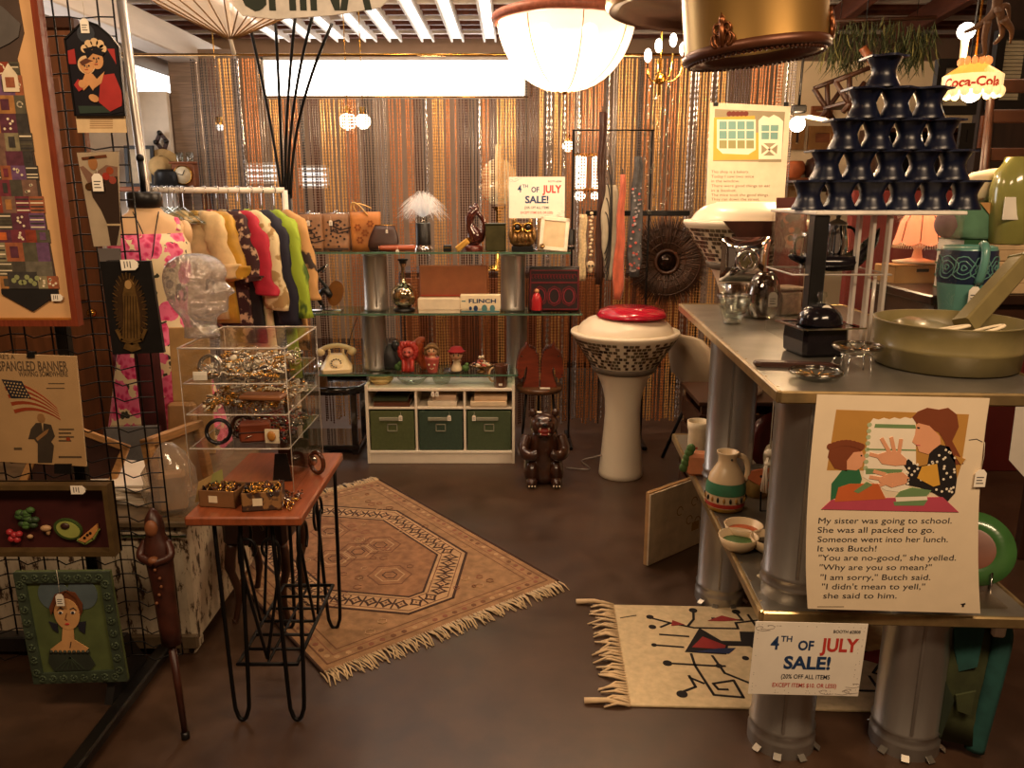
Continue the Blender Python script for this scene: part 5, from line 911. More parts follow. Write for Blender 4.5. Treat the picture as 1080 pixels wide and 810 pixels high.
MB(thin('crinkle_plastic', '#efe6d8', .12, .1, .7, opacity=.18)).loft([[(.09*s*(1+.2*rnd.uniform(-1, 1))*cos(R(d)), .07*s*(1+.2*rnd.uniform(-1, 1))*sin(R(d)), .24*k/7) for d in range(0, 360, 24)] for k, s in enumerate((.9, 1.1, 1.1, 1.0, .9, .75, .55, .2))]).build('film', q); MB(mat('tan_parcel', '#b58d60', .7)).box((0, .01, .07), (.09, .07, .13), .01, None, Matrix.Rotation(.3, 4, 'Z')).build('parcel', q)
q = thing('wrapped_book', 'blue grey book in shiny plastic wrap on the painted chest', 'book', (-1.50, 3.0, zt), R(10), None, (R(-14), 0, R(8))); MB(mat('book_bluegrey', '#7c8088', .4)).box((0, 0, .075), (.20, .04, .15), .004).build('cover', q); MB(thin('plastic_film', '')).box((0, 0, .075), (.212, .052, .162), .008).build('plastic_wrap', q)
q = thing('wrapped_parcel', 'tan parcel in plastic beside the wrapped book on the painted chest', 'parcel', (-1.30, 3.0, zt), 0, None, (R(-10), 0, 0)); MB(mat('tan_parcel', '')).box((0, 0, .12), (.1, .06, .25), .012).build('paper', q); MB(thin('plastic_film', '')).box((0, 0, .12), (.112, .072, .262), .016).build('plastic_wrap', q)
q = thing('fabric_bolt', 'dark red bolt of fabric standing behind the plastic wrapped book', 'fabric bolt', (-1.46, 3.13, zt)); MB(mat('fabric_maroon', '#4a1a1c', .9, var=.4, scale=12)).lathe([(.045, 0), (.047, .02), (.047, .5), (.044, .52)], 20).build('fabric', q); MB(PINE).lathe([(.014, .5), (.014, .56), (0, .561)], 12).build('core', q)
one('tan_board', 'plain tan board standing behind the parcel on the painted chest', 'board', MB(mat('tan_card', '#c39a63', .7)).box((0, 0, .26), (.16, .012, .52), .003), (-1.30, 3.13, zt), 0, None, (R(-5), 0, 0))
for (x, m, lab) in ((-1.58, 'wood_frame_small', 'small dark wood picture frame leaning behind the sheet music'),):
    q = thing('picture_frame', lab, 'picture frame', (x, 2.62, zt), 0, None, (R(-16), R(22), 0)); g = MB(PINE)
    for (a, b_, c, d) in ((0, .012, .3, .024), (0, .248, .3, .024), (-.138, .13, .024, .26), (.138, .13, .024, .26)): g.box((a, 0, b_), (c, .02, d), .003)
    g.build('frame', q); MB(BROWNL).box((0, .004, .13), (.27, .006, .23), 0).build('backing', q)
q = thing('wooden_screen', 'tall orange brown wooden panel door standing behind the wire grid', 'panel door', (-2.19, 3.42, 0)); OW = mat('orange_wood', '#643c22', .45, var=.3, scale=6, stretch=(6, 6, .6)); MB(OW).box((0, 0, 1.1), (.9, .04, 2.16), .006).build('slab', q); MB(DWOOD).box((0, 0, 2.2), (.92, .06, .05), .008).build('top_rail', q)
for s in (-1, 1): MB(OW).box((s*.215, -.028, 1.55), (.34, .016, .9), .008).box((s*.215, -.028, .55), (.34, .016, .8), .008).build('raised_panel', q)
MB(DWOOD).box((0, 0, .015), (.92, .3, .03), .004).build('base', q); MB(BRASS).ball((.4, -.045, 1.05), .02).build('knob', q)
# ================= dress form
def floral():
    m = bpy.data.materials.new('rose_print'); m.use_nodes = True; N = NT(m); b = N.n['Principled BSDF']; tc = N.new('ShaderNodeTexCoord'); ns = N.new('ShaderNodeTexNoise', i_Scale=30.0); N.link(tc.outputs['Object'], ns.inputs['Vector'])
    va = N.new('ShaderNodeVectorMath', operation='MULTIPLY_ADD'); N.link(ns.outputs['Color'], va.inputs[0]); va.inputs[1].default_value = (.03, .03, .03); N.link(tc.outputs['Object'], va.inputs[2])
    v1 = N.new('ShaderNodeTexVoronoi', i_Scale=11.0); v1.inputs['Randomness'].default_value = .8; N.link(va.outputs[0], v1.inputs['Vector']); v2 = N.new('ShaderNodeTexVoronoi', i_Scale=34.0); N.link(va.outputs[0], v2.inputs['Vector'])
    rp = N.ramp(v2.outputs['Distance'], [(.0, '#a8124e'), (.3, '#d8286e'), (.55, '#ea6d9a')]); fl = N.new('ShaderNodeMath', operation='LESS_THAN'); N.link(v1.outputs['Distance'], fl.inputs[0]); fl.inputs[1].default_value = .58
    sp = N.new('ShaderNodeSeparateColor'); N.link(v1.outputs['Color'], sp.inputs[0])
    v3 = N.new('ShaderNodeTexVoronoi', i_Scale=21.0); N.link(va.outputs[0], v3.inputs['Vector']); lf = N.new('ShaderNodeMath', operation='LESS_THAN'); N.link(v3.outputs['Distance'], lf.inputs[0]); lf.inputs[1].default_value = .36
    m1 = N.new('ShaderNodeMix', data_type='RGBA'); N.link(lf.outputs[0], m1.inputs[0]); m1.inputs[6].default_value = (*lin('#ecd9b0'), 1); m1.inputs[7].default_value = (*lin('#2f3320'), 1)
    m2 = N.new('ShaderNodeMix', data_type='RGBA'); N.link(fl.outputs[0], m2.inputs[0]); N.link(m1.outputs[2], m2.inputs[6]); N.link(rp.outputs[0], m2.inputs[7]); N.link(m2.outputs[2], b.inputs['Base Color']); b.inputs['Roughness'].default_value = .6; b.inputs['Sheen Weight'].default_value = .2; return m
Yd = 3.5; xd = on(158, Yd, 1.3).x; q = thing('dress_form', 'cream dress form wearing a hot pink rose print dress', 'dress form', (xd, Yd, 0), R(25)); FM = mat('form_skin', '#dcb78a', .45, var=.05)
TOR = [(.72, .15, .11), (.82, .165, .115), (.92, .15, .105), (1.02, .12, .09), (1.1, .125, .098), (1.18, .145, .118), (1.24, .155, .128), (1.30, .158, .11), (1.36, .165, .09), (1.41, .16, .078), (1.445, .115, .066), (1.465, .075, .06), (1.49, .058, .056)]
MB(FM).loft([ellring(0, -.012 if .98 < z < 1.34 else 0, z, a, c, 28, .9) for z, a, c in TOR]).build('torso', q)
MB(BLACK).lathe([(.06, 1.485), (.07, 1.49), (.072, 1.545), (.066, 1.552), (0, 1.553)], 28).build('neck_cap', q); MB(IRON).tube([(0, 0, 1.55), (0, 0, 1.68)], .012, 8).ball((0, 0, 1.69), .017).build('finial', q)
for s in (-1, 1): MB(FM).ball((s*.150, 0, 1.375), (.030, .05, .058)).build('shoulder_stump', q)
rings = []; FLO = floral(); rnd = random.Random(2)
for k, (z, a, c) in enumerate([(.42, .27, .22), (.55, .245, .2), (.68, .215, .17), (.8, .19, .145), (.9, .165, .122), (.98, .14, .105), (1.04, .13, .102), (1.12, .136, .112), (1.2, .158, .132), (1.27, .166, .134), (1.33, .166, .112), (1.38, .15, .096), (1.41, .13, .084)]):
    rings.append([(a*cos(R(d))*(1+(.05*max(0, (.95-z)))*cos(R(d*9))), -.012+c*sin(R(d))*(1+(.12*max(0, .95-z))*cos(R(d*9))), z-(.05*(sin(R(d)) < -.3)*(z > 1.4))) for d in range(0, 360, 9)])
MB(FLO).loft(rings, cap=False).build('dress', q); MB(FLO).tube(spline([(-.12, -.06, 1.39), (-.115, -.02, 1.44), (-.11, .05, 1.40)], 5), .014, 6, flat=.5).tube(spline([(.12, -.06, 1.39), (.115, -.02, 1.44), (.11, .05, 1.40)], 5), .014, 6, flat=.5).build('dress_strap', q)
MB(IRON).tube([(0, 0, .04), (0, 0, .72)], .016, 10).lathe([(.2, 0), (.2, .015), (.03, .04)], 24).build('stand', q); MB(BLACK).tube(spline([(-.05, -.05, 1.47), (-.02, -.1, 1.38), (.0, -.14, 1.28), (.03, -.1, 1.4), (.05, -.05, 1.47)], 5), .0025, 5).build('necklace_cord', q)
a = atY(128, 0, 3.85); c = atY(154, 205, 3.85); v = c-a; b0 = a-v*.25; e0 = a+v*((a.z)/(a.z-c.z))
q = thing('steel_pole', 'bare steel pole rising past the dress form to the ceiling', 'pole', (e0.x, 3.85, 0)); MB(GALV).tube([(0, 0, .01), ((a-v*((3.06-a.z)/(a.z-c.z))).x-e0.x, 0, 3.06)], .022, 14).build('tube', q); MB(CHROME).lathe([(.07, 0), (.07, .015), (.032, .025), (.03, .09), (0, .1)], 20).build('flange', q)
# ================= garment rack
Zr = 1.56; Yr = 3.9; xa, xb = on(150, Yr, Zr).x, on(300, Yr+.15, Zr).x; q = thing('garment_rack', 'garment rack with a white rail full of hangers behind the dress form', 'clothes rack', (xa, Yr, 0)); LR = xb-xa
MB(WHITE).tube([(0, 0, Zr), (LR, .15, Zr)], .014, 12).build('rail', q)
for (x, y) in ((0, 0), (LR, .15)): MB(WHITE).tube([(x, y, 0.03), (x, y, Zr)], .014, 10).box((x, y, .02), (.04, .5, .035), .006).build('upright', q)
def garment(name, label, t, m, L, w, cat='jacket', sleeve=True, panel=None, pm_=None, dirn=R(-40), th=.035, cloth2=None, slv=.55):
    p = Vector((xa+LR*t, Yr+.15*t, Zr)); q = thing(name, label, cat, p, dirn, 'clothes on the rack'); HK = MB(CHROME); HK.tube([(0, 0, -.10)] + [(0, 0, -.04)] + [(.018*sin(R(a)), 0, .002-.018*cos(R(a))+.0) for a in range(0, 230, 25)], .0025, 5); HK.build('hanger_hook', q); MB(GLASS if t < .4 else BLACK).tube([(-w*.45, 0, -.17), (0, 0, -.10), (w*.45, 0, -.17)], .007, 6).build('hanger_bar', q)
    rnd = random.Random(int(t*999)); n = 30; rings = []
    for k in range(9):
        f = k/8; z = -.115-L*f; hw_ = w/2*([.35, .82, .96, .95, .9, .9, .93, .97, 1.0][k]); hz = [0, -.0, 0, 0, 0, 0, 0, 0, 0][k]; tt = th*([.6, .9, 1.1, 1.15, 1.1, 1.1, 1.15, 1.2, 1.25][k])
        rings.append([(hw_*math.copysign(abs(cos(R(d)))**.7, cos(R(d))), tt*sin(R(d))*(1+.22*sin(R(d*5)+k*.5+t*9)), z-(.05*abs(cos(R(d))) if k == 0 else (.03*abs(cos(R(d)))**2 if k == 1 else 0))) for d in range(0, 360, 12)])
    MB(m).loft(rings, cap=True).build('body', q)
    if sleeve:
        for sg in (-1, 1):
            pts = spline([(sg*w*.12, 0, -.125), (sg*w*.34, -.01, -.165), (sg*w*.50, -.02, -.25), (sg*w*.60, -.03, -.42), (sg*w*.66, -.035, -.115-L*slv)], 5); rr_ = []; np_ = len(pts); sr = []
            for i, p in enumerate(pts):
                f = i/(np_-1); a_ = .03+.052*min(1, f*3)*(1-.22*f); nx = Vector((sg*(1-f), 0, -.3-f)).normalized(); ux = Vector((-nx.z*sg, 0, nx.x*sg)); ring = []
                for d in range(0, 360, 20): k_ = 1+.10*sin(R(d*3)+i*.9+t*7)+.05*sin(R(d*5)-i*1.7); ring.append(tuple(Vector(p)+ux*(a_*cos(R(d))*k_)+Vector((0, 1, 0))*(a_*.5*sin(R(d))*k_)))
                sr.append(ring)
            MB(cloth2 or m).loft(sr).build('sleeve', q)
    if panel: MB(panel).loft([[(x, y-th*1.35, z) for x, y in ((-wd, 0), (wd, 0), (wd, .012), (-wd, .012))] for z, wd in ((-.16, .03), (-.3, .05), (-.115-L*.95, .06))], smooth=False).build('front_panel', q)
    MB(pm_ or m).tube(spline([(-.06, .02, -.125), (0, -.05, -.15), (.06, .02, -.125), (0, .045, -.11), (-.06, .02, -.125)], 5), .014, 6).build('collar', q); return q
def blot(name, c1, c2, s, lo=.5, st=(1, 1, 1)):
    m = bpy.data.materials.new(name); m.use_nodes = True; N = NT(m); b = N.n['Principled BSDF']; tc = N.new('ShaderNodeTexCoord'); mp = N.new('ShaderNodeMapping'); mp.inputs['Scale'].default_value = st; N.link(tc.outputs['Object'], mp.inputs[0]); n = N.new('ShaderNodeTexNoise', i_Scale=s, i_Detail=3.0); N.link(mp.outputs[0], n.inputs['Vector']); r = N.ramp(n.outputs[0], [(lo-.03, c1), (lo+.03, c2)]); N.link(r.outputs[0], b.inputs['Base Color']); b.inputs['Roughness'].default_value = .75; _MC[name] = m; return m
G = [('cream satin blouse hanging first on the rack beside the dress form', .34, mat('cloth_cream', '#e0c592', .6), .5, .34, 'blouse'), ('golden yellow top hanging second on the rack', .42, mat('cloth_gold', '#c99a2e', .45, var=.25, sheen=.3), .52, .34, 'top'),
     ('dark maroon printed top with cream scrolls on the rack', .51, blot('cloth_maroon_print', '#3a1a1e', '#c9a98a', 22, .58), .62, .38, 'top'), ('black jacket with red shoulders on the rack', .58, mat('cloth_black', '#1f1a1d', .7), .62, .42, 'jacket'),
     ('cream floral embroidered jacket on the rack beside the red shouldered one', .66, blot('cloth_cream_floral', '#e2cfa2', '#a98a58', 14, .56), .74, .42, 'jacket'), ('navy blue jacket left of the lime green one on the rack', .75, mat('cloth_navy', '#232334', .75, var=.2), .86, .42, 'jacket'),
     ('lime green leaf print jacket on the rack', .83, blot('cloth_lime', '#9ab430', '#3f5c1a', 11, .56, (1, 1, .5)), .8, .44, 'jacket'), ('tan jacket with black angular lines at the right end of the rack', .92, blot('cloth_tan_print', '#c0935a', '#2d1d16', 10, .60), .66, .42, 'jacket')]
for k, (lab, t, m, L, w, c) in enumerate(G):
    garment({'blouse': 'blouse', 'top': 'top', 'jacket': 'jacket'}[c], lab, t, m, L, w, c, True, mat('cloth_gold_lite', '#dcb85a', .5) if k == 1 else None, None, R(-24-2*k), .028, mat('cloth_red', '#b4233a', .7) if k == 3 else None, .6 if k > 2 else .45)
for k in range(7):
    t = .06+.036*k; p = Vector((xa+LR*t, Yr+.15*t, Zr)); q = thing('clothes_hanger', 'empty clear plastic hanger on the white rail', 'hanger', p, R(-40+6*(k % 3)), 'empty clear hangers'); MB(CHROME).tube([(0, 0, -.08), (0, 0, -.04)] + [(.018*sin(R(a)), 0, .002-.018*cos(R(a))) for a in range(0, 230, 25)], .0025, 5).build('hook', q); MB(GLASS).tube([(-.17, 0, -.15), (0, 0, -.08), (.17, 0, -.15), (-.17, 0, -.15)], .006, 6).build('bar', q)
# ================= left rear wall things
Yw = 7.5; A = Art(171, 165, Yw); q = thing('accordion_rack', 'folding accordion wooden peg rack on the white rear wall', 'peg rack', (A.o.x, 7.53, A.o.z)); g = MB(DWOOD, FACE)
for a, c in (((168, 140), (164, 150)), ((168, 140), (175, 149)), ((164, 150), (178, 169)), ((175, 149), (169, 169)), ((178, 169), (174, 187)), ((169, 169), (173, 164))): g.stroke(A.P(a, c), .03, 0, .02)
g.build('lattice', q); g = MB(BLACK)
for (x, y) in ((168, 140), (164, 150), (175, 149), (178, 169)): p = A(x, y); g.ball((p[0], -.03, p[1]), .022, 8, 6)
g.build('pegs', q)
A = Art(169, 197, 7.2); zs = A.o.z-.0; q = thing('wall_shelf', 'brown ledge on the rear wall carrying hats and the clock', 'shelf', (-3.35, 7.32, zs)); MB(WOOD).box((0, 0, -.02), (1.7, .36, .04), .006).build('board', q)
for x in (-.6, .6): MB(WOOD).box((x, .08, -.12), (.04, .2, .16), .004).build('bracket', q)
q = thing('straw_hat', 'tan straw hat hanging on the rear wall above the ledge', 'hat', (atY(169, 176, 7.4).x, 7.44, atY(169, 177, 7.4).z), 0, None, (R(80), 0, 0)); MB(mat('straw', '#b4935f', .8, bump=.3)).lathe([(.17, 0), (.16, .015), (.1, .02), (.09, .08), (.05, .1), (0, .1)], 28).build('body', q); MB(BROWNL).lathe([(.102, .022), (.101, .04)], 28, cap=False).build('band', q)
q = thing('black_hat', 'black felt hat on the ledge beside the clock', 'hat', (atY(179, 193, 7.3).x, 7.3, zs)); MB(BLACK).lathe([(.2, .0), (.2, .012), (.13, .02), (.12, .12), (.09, .15), (0, .14)], 28).build('felt', q)
q = thing('mantel_clock', 'brown wooden mantel clock on the rear ledge', 'clock', (atY(197, 195, 7.3).x, 7.3, zs)); MB(WOOD).box((0, 0, .1), (.2, .12, .2), .01).box((0, 0, .205), (.23, .14, .02), .005).build('case', q); MB(mat('clock_face', '#cdbb9a', .4)).lathe([(.075, 0), (.075, .008), (0, .009)], 28, T=Matrix.Translation((0, -.062, .1)) @ FACE).build('dial', q); g = MB(BLACK); g.stroke([(0, 0), (.02, .04)], .006, .009, .013, None, False, Matrix.Translation((0, -.062, .1)) @ FACE); g.stroke([(0, 0), (-.04, .01)], .006, .009, .013, None, False, Matrix.Translation((0, -.062, .1)) @ FACE); g.build('hands', q); MB(BRASS).tube([(.078*cos(R(a)), -.068, .1+.078*sin(R(a))) for a in range(0, 360, 20)], .006, 6, closed=True).build('bezel', q)
for k, (dx, lab) in enumerate(((-.04, 'small glass cup on top of the mantel clock at the left'), (.05, 'small glass cup on top of the mantel clock at the right'))): one('glass_cup', lab, 'cup', MB(GLASS).lathe([(.03, 0), (.035, .08), (.032, .08), (.028, .008), (0, .006)], 16), (atY(197, 195, 7.3).x+dx, 7.3, zs+.216), 0, 'cups on the clock')
q = thing('picture_frame', 'dark frame leaning on the rear ledge behind the steel pole', 'picture frame', (atY(142, 180, 7.3).x, 7.4, zs), 0, None, (R(-6), 0, 0)); g = MB(BLACK, FACE); frame4(g, -.13, 0, .13, .36, .03, -.01, .015); g.build('frame', q); MB(mat('print_pale', '#bfae92', .6), FACE).rect(-.11, .02, .11, .34, -.008, 0).build('print', q)
# ================= iron stand with wooden top and the acrylic jewelry case
TX0, TX1, TY0, TY1, TZ = -.915, -.588, 2.075, 2.645, .67
tcx, tcy = (TX0+TX1)/2, (TY0+TY1)/2; q = thing('iron_plant_stand', 'wrought iron stand with hairpin legs, scrolls and a cherry wood top', 'stand', (tcx, tcy, 0)); CHW = mat('cherry_wood', '#8f4a2a', .3, var=.25, scale=9, stretch=(8, 1, 4), coat=.3); w, d = (TX1-TX0)/2, (TY1-TY0)/2
MB(CHW).box((0, 0, TZ-.014), (2*w, 2*d, .028), .005).build('top', q)
for sx in (-1, 1):
    for sy in (-1, 1):
        xm = -.81-tcx if sx < 0 else -.645-tcx; x0, x1 = xm-.04*1, xm+.035; xb = xm; y = sy*(d-.045); MB(IRON).tube(spline([(x0, y, TZ-.028), (xb-.024, y+sy*.015, .12), (xb-.016, y+sy*.018, .03), (xb, y+sy*.02, .008), (xb+.016, y+sy*.018, .03), (xb+.024, y+sy*.015, .12), (x1, y, TZ-.028)], 5), .0065, 8).build('leg', q)
g = MB(IRON); zr_ = .185; xl, xr = -.815-tcx, -.64-tcx
g.tube([(xl, -d+.04, zr_), (xr, -d+.04, zr_), (xr, d-.04, zr_), (xl, d-.04, zr_)], .007, 6, closed=True)
for k in range(1, 6): yy = -d+.04+(2*d-.08)*k/6; g.tube([(xl, yy, zr_), (xr, yy, zr_)], .005, 6)
g.tube([((xl+xr)/2, -d+.04, zr_), ((xl+xr)/2, d-.04, zr_)], .005, 6); g.build('lower_rack', q)
for sx in (-1, 1):
    g = MB(IRON); x = xl if sx < 0 else xr
    for s in (-1, 1):
        pts = [(x, s*(.02+.0), .2)] + [(x, s*(.02+.12*t), .2+.35*t) for t in (.3, .6, .9)]
        pts += [(x, s*(.10+.055*cos(R(a))), .52+.055*sin(R(a))) for a in range(-20, 250, 25)]; g.tube(spline(pts, 3), .005, 6)
    g.build('side_scroll', q)
g = MB(IRON)
xm = (xl+xr)/2
for s in (-1, 1): g.tube(spline([(xm, -d+.045, .2), (xm+s*.03, -d+.045, .36), (xm+s*.055, -d+.045, .5)] + [(xm+s*(.033+.024*cos(R(a))), -d+.045, .555+.03*sin(R(a))) for a in range(-10, 260, 30)], 3), .005, 6)
g.tube([(-w+.07, -d+.045, TZ-.034), (w-.07, -d+.045, TZ-.034)], .006, 6); g.build('front_scroll', q)
# acrylic case
AX0, AX1, AY0, AY1 = -.965, -.655, 2.26, 2.64; AZ = [1.115, 1.007, .913, .808]; acx, acy = (AX0+AX1)/2, (AY0+AY1)/2; q = thing('acrylic_case', 'clear acrylic jewelry display tower on the cherry wood top', 'display case', (acx, acy, TZ+.0005)); W2, D2 = (AX1-AX0)/2, (AY1-AY0)/2
def panel(b, c, dm, th_axis):
    b.box(c, dm, 0, ACRYL)
def edge_frame(b, z, x0=-W2, x1=W2, y0=-D2, y1=D2, t=.0022):
    b.tube([(x0, y0, z), (x1, y0, z), (x1, y1, z), (x0, y1, z)], t, 4, ACEDGE, closed=True)
Hc = AZ[0]-TZ
g = MB(ACRYL); g.box((0, 0, Hc-.003), (2*W2, 2*D2, .005), 0); edge_frame(g, Hc-.003, t=.003); g.build('top_plate', q)
for s in (-1, 1): MB(ACRYL).box((s*(W2-.002), 0, Hc/2-.004), (.004, 2*D2-.012, Hc-.014), 0).build('side_panel', q)
MB(ACRYL).box((0, D2-.002, Hc/2-.004), (2*W2-.012, .004, Hc-.014), 0).build('back_panel', q)
for sx in (-1, 1):
    for sy in (-1, 1): MB(ACEDGE).tube([(sx*(W2-.001), sy*(D2-.001), .001), (sx*(W2-.001), sy*(D2-.001), Hc-.006)], .0015, 4).build('corner_edge', q)
for k, z in enumerate(AZ[1:]):
    zz = z-TZ; g = MB(ACRYL); g.box((0, 0, zz), (2*W2-.012, 2*D2-.012, .004), 0); edge_frame(g, zz, -W2+.007, W2-.007, -D2+.002, D2-.007, .0022); g.box((0, -D2+.004, zz+.013), (2*W2-.014, .003, .022), 0); g.build('shelf', q)
def jewel_pile(label, name, z, x0, x1, y0, y1, n, cols, seed, hmax=.03):
    rnd = random.Random(seed); b = MB(cols[0])
    for k in range(n):
        x, y = rnd.uniform(x0, x1), rnd.uniform(y0, y1); zz = z+.006+rnd.random()**2*hmax; m = rnd.choice(cols); r = rnd.uniform(.006, .02); t = rnd.random(); T = Matrix.Translation((x, y, zz)) @ Matrix.Rotation(rnd.uniform(-.8, .8), 4, 'X') @ Matrix.Rotation(rnd.uniform(-.8, .8), 4, 'Y')
        if t < .4: b.tube([(r*cos(R(a)), r*sin(R(a)), 0) for a in range(0, 360, 40)], .0018, 4, m, closed=True, T=T)
        elif t < .65: b.ball((x, y, zz), (r*.5, r*.45, r*.35), 7, 5, m)
        elif t < .85:
            pts = [(rnd.uniform(-.03, .03), rnd.uniform(-.03, .03), .004*sin(j)) for j in range(5)]
            for p in spline(pts, 4): b.ball((x+p[0], y+p[1], zz+p[2]), .0032, 5, 4, m)
        else: b.lathe([(r*.6, 0), (r*.7, .003), (r*.3, .006), (0, .005)], 8, m=m, T=T)
    return one(name, label, 'jewelry', b, (0, 0, 0), 0, None, None, 'stuff')
GOLD = mat('jewel_gold', '#c99a4a', .2, metal=1); SILV = mat('jewel_silver', '#d5d0c6', .18, metal=1); PEARL = mat('jewel_pearl', '#e9dcc3', .25); TORT = mat('tortoise', '#4a2412', .2, coat=.5); JBLK = mat('jet', '#141014', .15); JRED = mat('garnet', '#8a2018', .2)
jewel_pile('tangle of silver and gold jewelry on the highest acrylic shelf', 'jewelry_pile', AZ[1]+.003, AX0+.03, AX1-.04, AY0+.05, AY1-.03, 260, [SILV, SILV, GOLD, PEARL], 1, .04)
jewel_pile('gold necklaces and pearl strands heaped on the second acrylic shelf', 'jewelry_pile', AZ[2]+.003, AX0+.03, AX1-.03, AY0+.03, AY1-.03, 260, [GOLD, GOLD, PEARL, SILV], 2, .028)
jewel_pile('dark beads and bracelets heaped on the third acrylic shelf', 'jewelry_pile', AZ[3]+.003, AX0+.09, AX1-.03, AY0+.06, AY1-.03, 190, [TORT, JBLK, SILV, JRED, GOLD], 3, .03)
def bangle(lab, x, y, z, r, m, rot): q = thing('bangle', lab, 'bracelet', (x, y, z), 0, 'loose bangles in the acrylic case', rot); MB(m).tube([(r*cos(R(a)), r*sin(R(a)), 0) for a in range(0, 360, 15)], .006, 8, closed=True, flat=1.4).build('hoop', q); return q
bangle('wide black bangle standing at the left of the third acrylic shelf', AX0+.075, AY0+.06, AZ[3]+.037, .035, JBLK, (R(70), R(25), 0)); bangle('tortoise bangle lying on the third acrylic shelf behind the black one', AX0+.13, AY0+.12, AZ[3]+.034, .034, TORT, (R(80), R(-10), 0)); bangle('silver bangle on the highest acrylic shelf at the left', AX0+.06, AY0+.08, AZ[1]+.035, .033, SILV, (R(75), R(-20), 0))
one('leather_case', 'small red brown leather case on the third acrylic shelf', 'case', MB(mat('case_redbrown', '#7a3a22', .4)).box((0, 0, .03), (.09, .05, .06), .006).box((0, -.001, .032), (.092, .052, .004), .001, BROWNL), (AX0+.18, AY0+.08, AZ[3]+.003), R(12)); one('amber_brooch', 'pale amber brooch card on the third acrylic shelf at the right', 'brooch', MB(CREAM).box((0, 0, .022), (.045, .006, .044), .001).ball((0, -.006, .024), (.014, .006, .016), 10, 6, mat('amber', '#b57a34', .2)), (AX1-.07, AY0+.05, AZ[3]+.003), R(-8)); one('brown_wallet', 'flat brown wallet lying on the second acrylic shelf', 'wallet', MB(mat('case_brown', '#7a4a26', .45)).box((0, 0, .008), (.13, .06, .016), .005), (AX1-.09, AY0+.055, AZ[2]+.035), R(-6))
one('price_card', 'folded cream price card on the highest acrylic shelf', 'price card', MB(PAPER).box((0, 0, .013), (.04, .004, .026), .001), (AX0+.045, AY0+.035, AZ[1]+.003), R(5))
# on the wood top
def open_box(lab, px, Y, sx, sy, sz_, m, rz, seed):
    p = on(px, Y, TZ+.03); q = thing('jewelry_box', lab, 'jewelry box', (p.x, Y, TZ+.001), rz, 'open jewelry boxes on the cherry wood top'); b = MB(m); t = .004
    b.box((0, 0, t/2), (sx, sy, t), .001).box((0, -sy/2+t/2, sz_/2), (sx, t, sz_), .001).box((0, sy/2-t/2, sz_/2), (sx, t, sz_), .001).box((-sx/2+t/2, 0, sz_/2), (t, sy, sz_), .001).box((sx/2-t/2, 0, sz_/2), (t, sy, sz_), .001); b.build('tray', q)
    MB(CREAM).box((-sx*.1, -sy/2-.001, sz_*.5), (sx*.24, .001, sz_*.4), 0).build('paper_label', q); rnd = random.Random(seed); c = MB(TORT)
    for k in range(34): x, y = rnd.uniform(-.38, .38)*sx, rnd.uniform(-.38, .38)*sy; r = rnd.uniform(.007, .015); c.tube([(x+r*cos(R(a)), y+r*sin(R(a)), sz_*.7+rnd.uniform(0, .02)) for a in range(0, 360, 45)], .0028, 5, rnd.choice([TORT, GOLD, BRASS, JBLK]), closed=True)
    c.build('trinkets', q); return q
open_box('brown box of trinkets at the front left of the cherry wood top', 236, 2.185, .11, .085, .05, mat('box_kraft', '#7a5432', .6), R(-8), 4); open_box('dark patterned box of trinkets at the front middle of the cherry wood top', 278, 2.165, .11, .095, .055, blot('box_pattern', '#3b2416', '#8a6236', 30, .55), R(10), 5)
q = thing('greeting_card', 'folded olive card standing beside the kraft trinket box', 'card', (TX0+.035, 2.215, TZ+.001), R(35)); MB(mat('card_olive', '#8f8a4c', .7)).prism([(-.02, 0), (.0, .075), (.03, .085), (.032, 0)], -.001, .001, None, FACE).build('front_leaf', q); MB(mat('card_kraft', '#a3824e', .7)).prism([(-.02, 0), (-.0, .075), (-.04, .06), (-.055, 0)], .001, .003, None, FACE).build('back_leaf', q)
jewel_pile('loose pins scattered at the front right of the cherry wood top', 'pin_pile', TZ+.001, TX1-.10, TX1-.035, 2.13, 2.24, 26, [GOLD, TORT, SILV], 8, .008)
one('bronze_watch', 'dark bronze wristwatch standing at the right of the cherry wood top', 'watch', MB(TORT).tube([(.028*cos(R(a)), 0, .04+.034*sin(R(a))) for a in range(0, 360, 20)], .007, 8, closed=True).lathe([(.016, 0), (.017, .005), (.0, .006)], 16, m=SILV, T=Matrix.Translation((-.005, -.009, .05)) @ FACE), (TX1-.035, 2.42, TZ+.001), R(-30)); one('black_card_stand', 'small black card easel at the back of the cherry wood top', 'easel', MB(BLACK).prism([(-.03, 0), (.03, 0), (.018, .09), (-.018, .09)], -.003, .003, None, FACE).box((0, .02, .03), (.02, .04, .005), .001), (TX1-.13, 2.36, TZ+.001), R(4)); one('dark_tray', 'tall dark wooden card leaning inside the case base at the right', 'board', MB(DWOOD).box((0, 0, .05), (.12, .01, .10), .003), (TX1-.13, 2.50, TZ+.002), R(-20))
